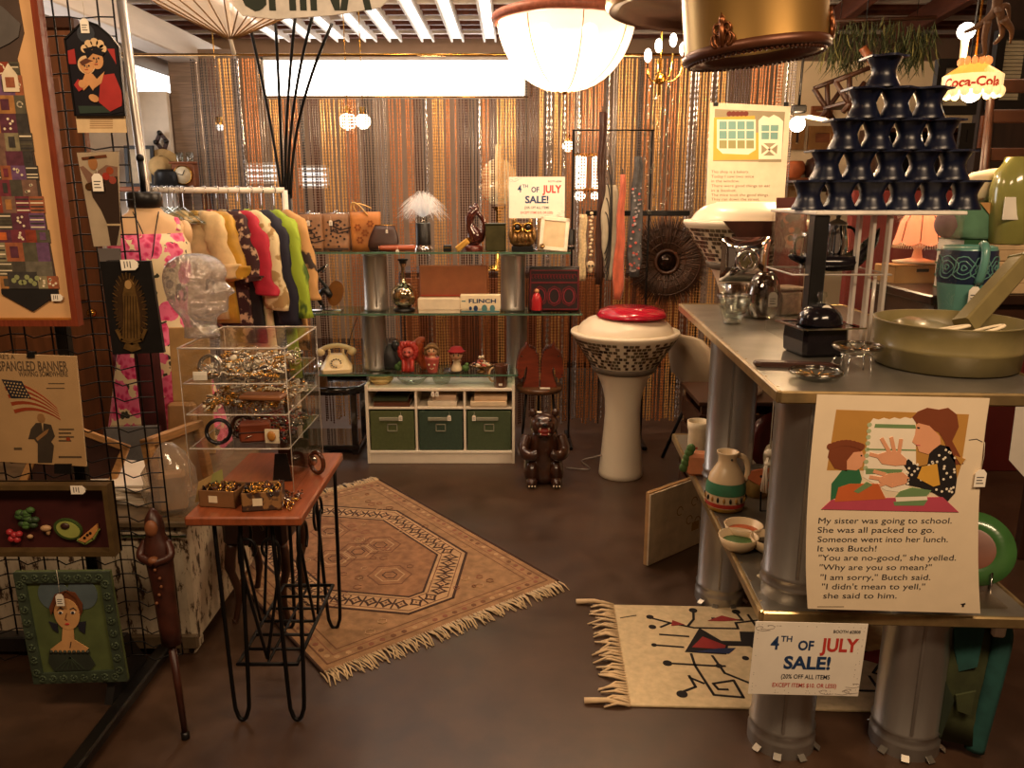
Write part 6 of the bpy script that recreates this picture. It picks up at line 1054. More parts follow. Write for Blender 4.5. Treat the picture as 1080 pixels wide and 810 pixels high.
# glass head
def glass_head():
    p = on(214, 2.45, AZ[0]); q = thing('glass_mannequin', 'textured clear glass mannequin head in profile on the acrylic case', 'glass head', (p.x, 2.45, AZ[0]+.001), R(-12)); m = bpy.data.materials.new('textured_glass'); m.use_nodes = True; N = NT(m); N.n.remove(N.n['Principled BSDF']); tc = N.new('ShaderNodeTexCoord'); n = N.new('ShaderNodeTexNoise', i_Scale=38.0, i_Detail=4.0); N.link(tc.outputs['Object'], n.inputs['Vector']); bp = N.new('ShaderNodeBump', i_Strength=1.0, i_Distance=.02); N.link(n.outputs[0], bp.inputs['Height'])
    gl = N.new('ShaderNodeBsdfGlossy', i_Roughness=.08); N.link(bp.outputs[0], gl.inputs['Normal']); rf = N.new('ShaderNodeBsdfTransparent'); rf.inputs[0].default_value = (.93, .92, .9, 1); fr = N.new('ShaderNodeLayerWeight', i_Blend=.35); N.link(bp.outputs[0], fr.inputs['Normal']); mr = N.new('ShaderNodeMapRange'); mr.inputs[3].default_value = .25; mr.inputs[4].default_value = .9; N.link(fr.outputs['Facing'], mr.inputs[0]); mx = N.new('ShaderNodeMixShader'); N.link(mr.outputs[0], mx.inputs[0]); N.link(rf.outputs[0], mx.inputs[1]); N.link(gl.outputs[0], mx.inputs[2]); df = N.new('ShaderNodeBsdfTranslucent'); df.inputs[0].default_value = (.9, .82, .74, 1); m2 = N.new('ShaderNodeMixShader', i_0=.16); N.link(mx.outputs[0], m2.inputs[1]); N.link(df.outputs[0], m2.inputs[2]); N.link(m2.outputs[0], N.n['Material Output'].inputs[0])
    prof = [(0, .05, -.052, .056), (.012, .046, -.05, .054), (.035, .042, -.05, .05), (.055, .046, -.056, .05), (.068, .06, -.066, .053), (.076, .083, -.076, .056), (.088, .09, -.086, .06), (.1, .086, -.094, .063), (.112, .09, -.099, .065), (.125, .09, -.103, .067), (.14, .09, -.106, .07), (.155, .088, -.108, .072), (.17, .085, -.109, .073), (.185, .09, -.108, .074), (.2, .09, -.104, .073), (.215, .085, -.097, .07), (.23, .073, -.084, .063), (.243, .053, -.063, .05), (.251, .028, -.036, .03), (.254, .004, -.012, .01)]
    b = MB(m); rings = []; nn = 40
    for (z, f, bk, hwid) in prof:
        cx, a = (f+bk)/2, (f-bk)/2; r = []
        for i in range(nn):
            t = 2*PI*i/nn; x = cx+a*math.copysign(abs(cos(t))**.9, cos(t)); y = hwid*sin(t)
            front = max(0, cos(t)); g_ = math.exp(-(y/.016)**2)*front; x += g_*(.030*math.exp(-((z-.137)/.011)**2)+.02*math.exp(-((z-.152)/.012)**2)+.009*math.exp(-((z-.108)/.006)**2)+.008*math.exp(-((z-.098)/.006)**2)); x -= front*.011*math.exp(-((abs(y)-.03)/.012)**2)*math.exp(-((z-.165)/.011)**2)
            ear = math.exp(-((x+.008)/.014)**2)*math.exp(-((z-.142)/.024)**2); y += math.copysign(.013*ear, sin(t)) if abs(sin(t)) > .5 else 0; r.append((x, y, z))
        rings.append(r)
    fine = []
    for j in range(len(rings)-1):
        for k in range(3): t = k/3; fine.append([tuple(Vector(a).lerp(Vector(c), t)) for a, c in zip(rings[j], rings[j+1])])
    fine.append(rings[-1]); b.loft(fine); b.build('head', q)
    for s in (-1, 1): MB(m).tube([(-.008+.013*cos(R(a)), s*.078, .142+.024*sin(R(a))) for a in range(-60, 250, 20)], .005, 6).build('ear', q)
glass_head()
# dark footstool seen between the chest and the iron stand
q = thing('footstool', 'dark wooden stool with curved legs behind the iron stand', 'stool', (-.925, 2.80, 0)); MB(mat('stool_seat', '#2a1510', .5, var=.3)).box((0, 0, .36), (.23, .30, .10), .015).build('seat', q)
for (x, y) in ((-.09, -.12), (.09, -.12), (-.09, .12), (.09, .12)): MB(DWOOD).tube(spline([(x, y, .31), (x+.012*(1 if x > 0 else -1), y*1.06, .22), (x*.9, y, .12), (x*1.05, y*1.05, .02), (x*1.15, y*1.12, .004)], 5), [.020]*6+[.015]*6+[.011]*6+[.012, .013, .013], 10).build('leg', q)
# ================= metal display stand on duct columns
CA = -.05; CO = Vector((.662, 1.915, 0)); CWD, CDP = .71, 1.6; CT, CL = 1.07, .47
def cl(u, v, z=0): return Vector((CO.x+u*cos(CA)-v*sin(CA), CO.y+u*sin(CA)+v*cos(CA), z))
SHEETM = mat('zinc_top', '#9d978c', .32, metal=.8, var=.35, scale=5); TRIM = mat('brass_trim', '#b0976a', .3, metal=.75, var=.3)
q = thing('metal_display_stand', 'two tier galvanized display stand on duct columns at the right', 'display stand', CO, CA)
for nm, z in (('counter_top', CT), ('lower_shelf', CL)):
    MB(SHEETM).box((CWD/2, CDP/2, z-.012), (CWD-.012, CDP-.012, .024), .002).build(nm, q); g = MB(TRIM)
    for (cx, cy, a, c) in ((CWD/2, 0, CWD, .014), (CWD/2, CDP, CWD, .014), (0, CDP/2, .014, CDP), (CWD, CDP/2, .014, CDP)): g.box((cx, cy, z-.013), (a, c, .032), .004)
    o = g.build('edge_trim', q); g = MB(TRIM)
    for k in range(14): MB(TRIM).ball((.012, .06+k*.115, z), (.004, .004, .0015), 8, 4).build('rivet', o)
for (u, v) in ((.115, .115), (.47, .125), (.105, .95), (.47, .95)):
    for (z0, z1) in ((0, CL-.025), (CL, CT-.025)):
        h = z1-z0; r = .0875; dn = z0 == 0; o = MB(GALV).lathe([(r*(1.07 if dn else 1.0), 0), (r*(1.07 if dn else 1.0), .035), (r*1.075, .04), (r*1.03, .045), (r*1.03, .066), (r*1.06, .07), (r*1.0, .075), (r, h-.05), (r*1.02, h-.046), (r, h)], 40, (u, v, z0)).build('duct_column', q)
        MB(GALV).box((u-r*.25, v-r*.985, z0+h/2+.03), (.008, .006, h-.1), .001).build('seam', o)
        if dn:
            for a in (35, 125, 215, 250, 290, 335): MB(SHEETM).box((0, 0, 0), (.024, .022, .003), .0008, None, Matrix.Translation((u+r*1.13*cos(R(a)), v+r*1.13*sin(R(a)), .012)) @ Matrix.Rotation(R(a), 4, 'Z') @ Matrix.Rotation(R(35), 4, 'Y')).build('foot_tab', o)
# ================= school poster
YP = 1.868; A = Art(950, 530, YP); q = thing('school_poster', 'long paper poster about a sister going to school hanging from the metal stand front', 'poster', A.o); pw = mat('poster_paper', '#e6d3b4', .6, var=.04); g = MB(pw, FACE)
bez_ = lambda a, b_, c: [tuple(p[:2]) for p in bez([(a[0], a[1], 0), (b_[0], b_[1], 0), (c[0], c[1], 0)], 8)]
E = [(862, 416), (1044, 420)]+bez_((1044, 420), (1026, 530), (1034, 647))[1:]+bez_((852, 642), (845, 560), (862, 416))[:-1]; g.prism(A.P(*E), -.0012, 0)
def C(n, c): return mat(n, c, .65, var=.06)
def pg_(m, z, *p): g.prism(A.P(*p), 0, .0003+.0003*z, m)
och, pk_, hr, grn, orn, rose, blk, yel, lg = C('ink_ochre', '#b9873f'), C('ink_skin', '#e0a078'), C('ink_hair', '#7c3f22'), C('ink_green', '#2f6b45'), C('ink_orange', '#c4622f'), C('ink_rose', '#b94a5c'), C('ink_black', '#1f1a1a'), C('ink_yellow', '#d9a33e'), C('ink_sage', '#6f8d5c'); pwh = C('ink_white', '#f0e3cb')
pg_(och, 0, (882, 432), (1022, 437), (1014, 490), (1006, 515), (1000, 515), (1000, 497), (872, 496)); P = []
for k in range(9): P.append((921+5.6*k, 441+(1.8 if k % 2 else 0)-.2*k))
pg_(pwh, 1, (914, 470), (916, 448), *P, (966, 500), (955, 520), (934, 517), (910, 503))
for k in range(8): g.disc(*A(917-.6*k, 448+6.5*k), .006, 0, .0008, C('ink_pale_green', '#a9b58c'), 8)
pg_(lg, 2, (923, 447), (965, 448), (966, 452), (922, 451)); pg_(lg, 2, (913, 494), (952, 495), (950, 499), (913, 500)); pg_(lg, 2, (914, 473), (966, 474), (966, 475.5), (914, 474.5))
pg_(hr, 2, (873, 482), (875, 472), (883, 466), (895, 464), (908, 467), (911, 473), (905, 479), (897, 486), (893, 497), (880, 494)); pg_(pk_, 3, (893, 486), (900, 477), (909, 476), (911, 481), (913, 484), (910, 487), (909, 492), (903, 496), (893, 495))
for k in range(9): g.disc(*A(875.5+4.1*k, 471-4*sin(k*.39)), .0085, 0, .0011+.00008*k, hr, 9)
pg_(grn, 2, (876, 528), (877, 510), (888, 496), (906, 495), (909, 505), (905, 518), (890, 520)); pg_(blk, 5, (907.5, 479.5), (909, 479.5), (909, 481), (907.5, 481))
pg_(hr, 3, (962, 440), (968, 434), (978, 430), (990, 432), (1000, 430), (1009, 437), (1011, 450), (1004, 465), (1012, 480), (1016, 489), (1008, 490), (1000, 478), (996, 466), (990, 456), (975, 449), (966, 446)); pg_(pk_, 4, (968, 446), (980, 449), (991, 460), (992, 468), (984, 474), (979, 479), (969, 476), (967, 470), (962, 466), (965, 458), (966, 450)); pg_(blk, 6, (967, 450), (970, 450.5), (969.5, 452), (967, 451.5)); g.stroke(A.P((966, 469), (970, 469.5)), .0016, 0, .002, rose)
pg_(blk, 3, (981, 473), (992, 469), (1001, 471), (1007, 484), (1009, 505), (1007, 520), (999, 529), (985, 520), (970, 514), (955, 511), (958, 498), (952, 489), (958, 484), (968, 492), (978, 490)); rnd = random.Random(4)
for k in range(64):
    x, y = rnd.uniform(955, 1007), rnd.uniform(472, 526)
    if (x > 982 and y > 474 and y < 522) or (y > 488 and y < 512 and x > 957): g.disc(*A(x, y), .0033, 0, .0018, pwh, 6)
pg_(yel, 6, (972, 492), (988, 489), (991, 511), (984, 513), (967, 504)); pg_(pk_, 5, (923, 480), (936, 476), (947, 476), (956, 484), (955, 490), (944, 491), (930, 489)); pg_(pk_, 5, (926, 504), (938, 499), (952, 498), (959, 504), (955, 510), (940, 514), (927, 508))
for (a, c) in (((938, 477), (930, 463)), ((943, 476), (940, 462)), ((948, 477), (950, 464)), ((930, 482), (918, 479)), ((930, 505), (918, 503)), ((932, 510), (921, 514)), ((933, 500), (922, 497))): g.stroke(A.P(a, c), .009, 0, .0017, pk_)
pg_(och, 7, (1006, 480), (1018, 484), (1013, 490)); pg_(rose, 4, (877, 527), (938, 525), (994, 524), (1011, 540), (866, 537)); pg_(orn, 5, (884, 514), (896, 510), (926, 510), (934, 526), (880, 529)); pg_(lg, 6, (900, 518), (914, 508), (920, 511), (905, 520)); pg_(lg, 6, (949, 518), (962, 514), (982, 517), (977, 523), (944, 524)); pg_(pwh, 5, (944, 524), (977, 523), (978, 527), (945, 529)); pg_(lg, 5, (942, 529), (978, 527), (974, 533), (943, 533))
LN = [('My sister was going to school.', 863, 1003.5, 552), ('She was all packed to go.', 862, 985, 561.7), ('Someone went into her lunch.', 862, 999.5, 571.6), ('It was Butch!', 862, 924, 581.3), ('"You are no-good," she yelled.', 863, 1008, 591), ('"Why are you so mean?"', 864, 982, 601), ('"I am sorry," Butch said.', 865, 981, 611.5), ('"I didn\'t mean to yell,"', 866.5, 975, 621.3), ('she said to him.', 868, 945.5, 631)]
for s, x0, x1, y in LN: p = A(x0, y); g.text(s, p[0], p[1], .0225, .0006, INK, A(x1, y)[0]-p[0], False, .0)
g.rect(*A(862, 640.2), *A(890, 639.4), 0, .0005, C('ink_grey', '#8a7a66')); pg_(blk, 2, (1013, 637), (1018, 636), (1018, 637.5), (1016.5, 638), (1016.5, 640), (1014.5, 640), (1014.5, 638)); g.stroke(A.P((1022, 464), (1030, 463), (1036, 466)), .0014, 0, .0008, INK); g.build('printed_paper', q); price_tag(q, (A(1036, 480)[0], -.002, A(1036, 466)[1]), .045, .07)
# sale sign hanging from the lower shelf
A = Art(855, 650, YP-.002); q = thing('sale_sign', 'Fourth of July sale sign hanging from the lower shelf of the metal stand', 'sign', (A.o.x, YP-.002, A(855, 733)[1]+A.o.z), 0, 'Fourth of July sale signs', (0, R(1.5), 0)); sale_sign(q, .292, .212)
# bakery poster
A = Art(790, 160, 4.5); q = thing('bakery_poster', 'paper poster about a bakery hanging on strings above the rear pedestal', 'poster', A.o); g = MB(C('poster_pale', '#dccbb0'), FACE); g.prism(A.P((749, 108), (834, 112), (826, 232), (744, 228)), -.001, 0); teal, gry = C('ink_teal', '#6f9a94'), C('ink_taupe', '#8f8468')
pg_(gry, 1, (754, 115), (828, 118), (824, 171), (752, 170)); pg_(yel, 3, (753, 124), (796, 122), (797, 140), (822, 140), (820, 168), (752, 169)); pg_(gry, 2, (800, 128), (826, 124), (824, 171), (800, 171)); pg_(pwh, 4, (756, 126), (797, 126), (797, 158), (789, 163), (762, 162), (756, 156))
for i in range(4):
    for j in range(3): x0, y0 = 758.5+9.5*i, 128+10*j; pg_(teal if j < 2 else C('ink_window', '#8d8a5c'), 8, (x0, y0), (x0+8, y0), (x0+8, y0+8.6), (x0, y0+8.6))
pg_(pwh, 5, (800, 127), (805, 122), (811, 124), (816, 121), (822, 124), (826, 128), (824, 168), (800, 168)); pg_(teal, 9, (803, 132), (821, 132), (820, 147), (803, 147)); g.stroke(A.P((812, 132), (811.5, 147)), .007, 0, .0035, pwh); g.stroke(A.P((803, 139), (821, 139)), .006, 0, .0035, pwh); pg_(gry, 9, (803, 151), (820, 151), (819, 164), (803, 164)); g.stroke(A.P((803, 151), (819, 164)), .012, 0, .004, pwh); g.stroke(A.P((820, 151), (803, 164)), .012, 0, .004, pwh)
for k in range(5): g.disc(*A(769+4.4*k, 120), .014, 0, .004, C('ink_darkred', '#6b2c1f'), 8)
for s, y, x1 in (('This shop is a bakery.', 182.5, 790), ('Today I saw two mice', 187.5, 795), ('in the window.', 192.3, 780), ('There were good things to eat', 197.3, 812), ('in a basket.', 202.2, 777), ('The mice took the good things.', 207, 811), ('They ran down the street.', 211.5, 801)): p = A(750, y); g.text(s, p[0], p[1], .021, .0008, C('ink_soft', '#6f5f4c'), A(x1, y)[0]-p[0], False, .004)
g.build('printed_paper', q); g = MB(IRON)
for x in (755, 829): p = A(x, 110); g.tube([(p[0], 0, p[1]), (p[0], 0, 3.0-A.o.z)], .0018, 5).box((p[0], -.002, p[1]), (.025, .006, .02), .001)
g.build('hanging_string', q)
# ================= things on the counter
def cnt(px, Y, z=CT): return on(px, Y, z)
def cup(q, prof, m, n=28, name='body'): return MB(m).lathe(prof, n).build(name, q)
SMOKE = thin('smoke_glass', '#c9beae', .2, .02, .85)
q = thing('glass_votive', 'thick clear glass cup at the left edge of the counter', 'glass cup', cnt(772, 2.98)); cup(q, [(.028, 0), (.034, .004), (.045, .05), (.062, .095), (.064, .105), (.056, .105), (.04, .055), (.026, .018), (0, .014)], GLASS); MB(SMOKE).tube([(.06*cos(R(a)), .06*sin(R(a)), .105) for a in range(0, 360, 15)], .005, 6, closed=True).build('rim', q); MB(SMOKE).lathe([(.03, .001), (.032, .012), (.022, .018), (0, .017)], 24).build('thick_base', q)
q = thing('glass_tumbler', 'faceted clear tumbler behind the thick glass cup', 'glass cup', cnt(776, 3.25)); cup(q, [(.04, 0), (.044, .01), (.052, .12), (.05, .12), (.04, .014), (0, .012)], SMOKE, 10)
q = thing('glass_goblet', 'low clear goblet between the tumbler and the round vase', 'glass cup', cnt(788, 3.12)); cup(q, [(.035, 0), (.036, .004), (.008, .012), (.008, .03), (.035, .05), (.04, .09), (.038, .09), (.03, .055), (0, .045)], GLASS)
q = thing('glass_vase', 'round smoky glass vase with a white tag on the counter', 'vase', cnt(804, 3.1)); cup(q, [(.034, 0), (.05, .01), (.062, .06), (.064, .1), (.052, .15), (.034, .178), (.03, .178), (.048, .148), (.058, .1), (.056, .06), (.04, .016), (0, .012)], SMOKE, 32); price_tag(q, (.015, -.062, .13), .055, .02)
q = thing('chrome_cushion_dish', 'square chrome pillow shaped dish standing behind the glassware', 'dish', on(783, 3.4, 1.12)); w = 52*sc(3.4, 1.3)/2; g = MB(CHROME); n = 14; V = []; Fq = []
for sgn in (-1, 1):
    b0 = len(V)
    for i in range(n+1):
        for j in range(n+1):
            u, v = i/n*2-1, j/n*2-1; e = 1-.03*(1-abs(v)**2)*abs(u)**4; f = 1-.03*(1-abs(u)**2)*abs(v)**4; V.append((u*w*e, sgn*.035*(1-u**4)*(1-v**4), .05+w+v*w*.92*f))
    for i in range(n):
        for j in range(n): a = b0+i*(n+1)+j; Fq.append((a, a+n+1, a+n+2, a+1) if sgn < 0 else (a, a+1, a+n+2, a+n+1))
g.add(V, Fq, None, True); g.build('body', q); MB(CHROME).lathe([(.05, .0), (.05, .006), (.038, .012), (.034, .006)], 28, T=Matrix.Translation((0, -.036, .05+w)) @ FACE).build('round_emblem', q); MB(CHROME).tube([(-.018, -.045, .05+w), (0, -.048, .08+w), (.02, -.045, .04+w), (0, -.046, .02+w)], .005, 6).build('emblem_scroll', q)
q2 = thing('glass_block', 'clear glass block holding up the chrome cushion dish', 'block', on(783, 3.4, CT)); MB(GLASS).box((0, 0, .05), (.2, .1, .1), .008).build('block', q2); q.location.z = CT+.101-.05
q = thing('tilted_tray', 'dark brown lacquer tray tilted behind the chrome dish', 'tray', cnt(796, 3.5), 0, None); w = .13; g = MB(mat('tray_brown', '#3f2015', .3, var=.3)); g.prism([(-.16, .36), (.16, .36), (.16, .33), (-.02, .22), (-.05, .24)], -.01, .01, None, FACE); g.box((.02, .0, .115), (.03, .02, .23), .003).box((.02, .0, .008), (.16, .1, .016), .003); g.build('tray_and_foot', q); MB(RUSTL).prism([(.16, .36), (.2, .34), (.2, .25), (.16, .26)], -.01, .005, None, FACE).build('side_flap', q)
q = thing('floral_painting', 'maroon painting of dark flowers leaning at the back of the counter', 'painting', cnt(830, 3.42), 0, None, (R(-5), 0, 0)); MB(mat('canvas_maroon', '#5a1f18', .6, var=.3, scale=10), FACE).rect(-.065, 0, .065, .46, -.01, .0).build('canvas', q); g = MB(RUSTL, FACE); rnd = random.Random(1)
for k in range(26): g.disc(rnd.uniform(-.045, .045), .3+rnd.uniform(-.07, .1), rnd.uniform(.008, .018), 0, .001+.0002*k, rnd.choice([RUSTL, BROWNL, mat('petal', '#8b5a45', .6), DWOOD]), 8)
g.prism([(-.04, .02), (.04, .02), (.05, .2), (.02, .26), (-.03, .25), (-.05, .18)], 0, .002, mat('vase_red', '#7a2a1e', .5)); g.build('painted_bouquet', q)
q = thing('carved_box', 'pale carved soapstone box beside the round smoky vase', 'box', cnt(826, 3.2), R(20)); MB(mat('soapstone', '#b49c86', .5, var=.35, scale=40, bump=.3)).box((0, 0, .05), (.11, .09, .10), .01).build('body', q); MB(mat('soapstone', '')).box((0, 0, .108), (.115, .095, .014), .004).build('lid', q)
# acrylic display case with the navy tower on top
X0, X1, Y0c, Y1c = .905, 1.345, 2.42, 2.84; HC = .425; q = thing('counter_display_case', 'clear acrylic case with white top and black post on the counter', 'display case', ((X0+X1)/2, (Y0c+Y1c)/2, CT+.001)); w, d = (X1-X0)/2, (Y1c-Y0c)/2
MB(WHITE).box((0, 0, HC-.006), (2*w+.01, 2*d+.01, .012), .003).build('top_plate', q); MB(BLACK).box((-w+.02, -d+.03, HC/2-.006), (.045, .05, HC-.013), .003).build('black_post', q)
for nm, c, s in (('side_panel', (w-.003, 0, HC/2-.006), (.005, 2*d, HC-.014)), ('back_panel', (0, d-.003, HC/2-.006), (2*w-.02, .005, HC-.014)), ('side_panel', (-w+.003, .05, HC/2-.006), (.005, 2*d-.11, HC-.014))): MB(ACRYL).box(c, s, 0).build(nm, q)
for x in (-.06, -.03, .01): MB(ACEDGE).box((x, -d+.015+abs(x), HC/2-.006), (.010, .025, HC-.014), .001).build('acrylic_fin', q)
zz = .235; g = MB(ACRYL); g.box((-.12, -.06, zz), (.30, .26, .006), 0); g.tube([(-.27, -.19, zz), (.03, -.19, zz), (.03, .07, zz), (-.27, .07, zz)], .003, 4, ACEDGE, closed=True); g.build('mid_shelf', q); g = MB(ACEDGE); g.tube([(-.01, -.17, .002), (-.01, -.17, zz-.003)], .006, 8); g.build('shelf_leg', q); g = MB(ACEDGE); g.tube([(-.10, .05, .002), (-.10, .05, zz-.003)], .006, 8); g.build('shelf_leg', q)
qc = q.location; zs = qc.z+zz+.0035
q = thing('boat_dish', 'glossy black boat shaped dish on the acrylic mid shelf', 'dish', (qc.x-.10, qc.y-.10, zs)); rings = []
for k in range(17):
    t = k/16; x = -.11+.23*t; hw_ = .05*math.sin(PI*min(1, t*.92+.08))**.7+.003; zb = .012+.075*max(0, t-.6)**1.4*4.2+.02*max(0, .2-t)*3; rings.append([(x, hw_*cos(R(a)), zb+.032*abs(sin(R(a)))*0+(.034 if sin(R(a)) > 0.05 else (-.008 if sin(R(a)) < -.05 else .014))) for a in range(0, 360, 30)])
MB(JBLK).loft(rings).build('hull', q); MB(JBLK).lathe([(.02, 0), (.024, .004), (.012, .012)], 16, (-.02, 0, -.0)).build('foot', q); MB(JBLK).tube([(-.11, 0, .03), (-.15, 0, .045), (-.155, .0, .05)], [.012, .009, .006], 8).build('handle', q)
q = thing('silver_coffee_pot', 'slim silver coffee pot behind the black boat dish', 'coffee pot', (qc.x-.06, qc.y+.03, zs)); MB(CHROME).lathe([(.04, 0), (.042, .01), (.038, .08), (.03, .135), (.034, .14), (.02, .15), (.006, .156), (.008, .166), (0, .17)], 24).build('body', q); MB(CHROME).tube(bez([(-.035, 0, .06), (-.06, 0, .09), (-.062, 0, .13), (-.075, 0, .14)], 8), [.009]*4+[.007]*5, 8).build('spout', q); MB(JBLK).tube(bez([(.03, 0, .13), (.08, 0, .14), (.075, 0, .03), (.04, 0, .03)], 10), .005, 8).build('handle', q)
q = thing('silver_creamer', 'small silver creamer at the left behind the boat dish', 'creamer', (qc.x-.155, qc.y+.0, zs)); MB(CHROME).lathe([(.03, 0), (.032, .02), (.026, .10), (.03, .115), (.026, .113), (.02, .02), (0, .015)], 24).build('body', q); MB(JBLK).tube(bez([(-.026, 0, .1), (-.06, 0, .11), (-.055, 0, .03), (-.03, 0, .03)], 10), .004, 8).build('handle', q)
# navy tower of spools
NV = mat('navy_enamel', '#0d1328', .32, var=.2); q = thing('navy_display_tower', 'stepped tower of navy enamel hourglass tubes on the acrylic case', 'display tower', (qc.x, qc.y-.06, CT+.001+HC+.0005)); pt, ph = .098, .0905
for r_, xs in enumerate(([-.196, -.098, 0, .098, .196, .294], [-.147, -.049, .049, .147, .245], [-.098, 0, .098, .196], [-.049, .049, .147], [0])):
    zb = r_*ph; t_ = MB(NV)
    for x in xs: t_.lathe([(.0505, .0), (.05, .005), (.047, .012), (.039, .028), (.034, .045), (.039, .062), (.047, .078), (.05, .085), (.0505, .09)], 24, (x, 0, zb), smooth=True)
    t_.build('spool_row', q); pl = MB(mat('navy_rim', '#1c2238', .3)); k = 40; P = []
    x0, x1 = xs[0]-.056, xs[-1]+.056
    for i in range(k+1): x = x0+(x1-x0)*i/k; P.append((x, -.054+.016*cos(2*PI*(x-xs[0])/pt+PI)))
    for i in range(k+1): x = x1-(x1-x0)*i/k; P.append((x, .054))
    pl.prism(P, zb+ph-.0065, zb+ph-.0005); pl.build('wavy_plate', q)
# black pot, tray and dome
q = thing('black_pot', 'square black glazed pot beneath the silver rimmed tray', 'pot', cnt(858, 2.40), R(8)); MB(JBLK).loft([[(x*w_, y*w_, z) for (x, y) in ((-1, -.85), (-.85, -1), (.85, -1), (1, -.85), (1, .85), (.85, 1), (-.85, 1), (-1, .85))] for z, w_ in ((0, .062), (.01, .07), (.05, .072), (.086, .07))], smooth=False).build('body', q)
q = thing('square_tray', 'square silver rimmed glass tray resting on the black pot', 'tray', cnt(858, 2.40)+Vector((.01, 0, .0865)), R(8)); g = MB(CHROME); frame4(g, -.1, -.09, .1, .09, .014, .001, .006, None); g.build('silver_rim', q); MB(SMOKE).box((0, 0, .002), (.185, .165, .003), 0).build('glass_plate', q)
q = thing('black_dome', 'black glass dome lid with a clear knob and white tag on the square tray', 'dome lid', cnt(858, 2.40)+Vector((.01, 0, .093))); MB(JBLK).lathe([(.066, 0)]+[(.066*cos(R(a)), .004+.058*sin(R(a))) for a in range(5, 90, 10)]+[(.006, .062)], 32).build('dome', q); MB(GLASS).lathe([(.006, .060), (.012, .068), (.007, .074), (.016, .084), (.012, .095), (0, .098)], 20).build('knob', q); price_tag(q, (.002, -.03, .072), .05, .012, R(-8))
q = thing('letter_opener', 'long flat dark wooden letter opener lying on the counter in front of the pot', 'letter opener', cnt(838, 2.2), R(-10)); MB(mat('blade_wood', '#3b2016', .4, var=.3)).prism([(-.11, -.012), (-.095, -.018), (.10, -.014), (.12, 0), (.10, .012), (-.095, .018), (-.112, .010)], .001, .016, None, None, .004).build('blade', q)
def ashtray(name, lab, p, r, h=.02):
    q = thing(name, lab, 'glass dish', p); MB(GLASS).lathe([(r*.62, 0), (r*.95, h*.6), (r, h), (r*.93, h*1.05), (r*.6, h*.45), (0, h*.35)], 36).build('bowl', q); MB(SMOKE).tube([(r*.97*cos(R(a)), r*.97*sin(R(a)), h) for a in range(0, 360, 12)], .0045, 6, closed=True).build('rim', q); g = MB(BRASS)
    for k in range(8): g.tube([(r*.2*cos(R(45*k)), r*.2*sin(R(45*k)), h*.5), (r*.75*cos(R(45*k)), r*.75*sin(R(45*k)), h*.78)], .0018, 5)
    g.build('inlay_rays', q); return q
ashtray('glass_ashtray', 'low round cut glass dish at the front edge of the counter', cnt(860, 2.06), .068); p = cnt(902, 2.14); q = thing('wire_stand', 'small clear wire stand holding up a cut glass dish', 'stand', p)
for a in (45, 135, 225, 315): MB(CHROME).tube([(.045*cos(R(a)), .035*sin(R(a)), 0), (.04*cos(R(a)), .03*sin(R(a)), .05)], .0022, 6).build('leg', q)
MB(CHROME).tube([(.042*cos(R(a)), .032*sin(R(a)), .05) for a in range(0, 360, 20)], .0022, 6, closed=True).tube([(-.05, -.02, .02), (-.08, -.03, .035), (-.07, -.03, .05)], .002, 6).build('ring', q)
ashtray('glass_ashtray', 'cut glass dish raised on a small wire stand beside the olive pan', p+Vector((0, 0, .053)), .066)
# olive pan with lid, paddles and tube
pc = cnt(996, 2.235); OLV = mat('olive_enamel', '#7c7048', .35, var=.12, coat=.2); q = thing('olive_pan', 'large round olive enamel pan holding kitchen pieces', 'pan', (pc.x, pc.y, CT)); MB(OLV).lathe([(.176, 0), (.186, .006), (.19, .055), (.194, .06), (.19, .065), (.197, .128), (.201, .132), (.193, .132), (.186, .06), (.18, .012), (0, .010)], 56).build('body', q); MB(mat('pan_handle', '#6a2f1f', .3)).ball((.2, -.02, .09), (.02, .03, .012)).build('handle', q)
q = thing('olive_lid', 'olive enamel lid lying inside the round pan', 'bowl', (pc.x-.02, pc.y+.03, CT+.066), 0, None, (R(12), R(14), 0)); MB(OLV).lathe([(.125, 0), (.128, .004), (.1, .03), (.04, .045), (0, .047)], 40).build('dome', q)  # the pan's domed lid, laid inside it
for k, (dx, dy, rz) in enumerate(((-.06, -.10, -20), (.035, -.115, 5))):
    q = thing('bent_handle', ['white looped handle lying at the left inside the olive pan', 'white looped handle lying in the middle inside the olive pan'][k], 'handle piece', (pc.x+dx, pc.y+dy, CT+.12), R(rz), 'white looped handles in the pan'); MB(CREAM).tube([(.05*cos(R(a)), .016*sin(R(a)), .012*cos(R(a))) for a in range(0, 360, 20)], .006, 8, closed=True, flat=.7).build('loop', q)
q = thing('olive_tube', 'square olive tube sticking out of the round pan to the upper right', 'tube', (pc.x+.03, pc.y-.02, CT+.115), 0, None, (R(-25), R(52), 0)); MB(OLV).loft([[(x*.027, y*.027, z) for x, y in ((-1, -.8), (-.8, -1), (.8, -1), (1, -.8), (1, .8), (.8, 1), (-.8, 1), (-1, .8))] for z in (0, .02, .3)], smooth=False).build('tube', q); MB(mat('tube_trim', '#5d5a2c', .4)).box((0, 0, .30), (.058, .058, .012), .003).build('end_cap', q)
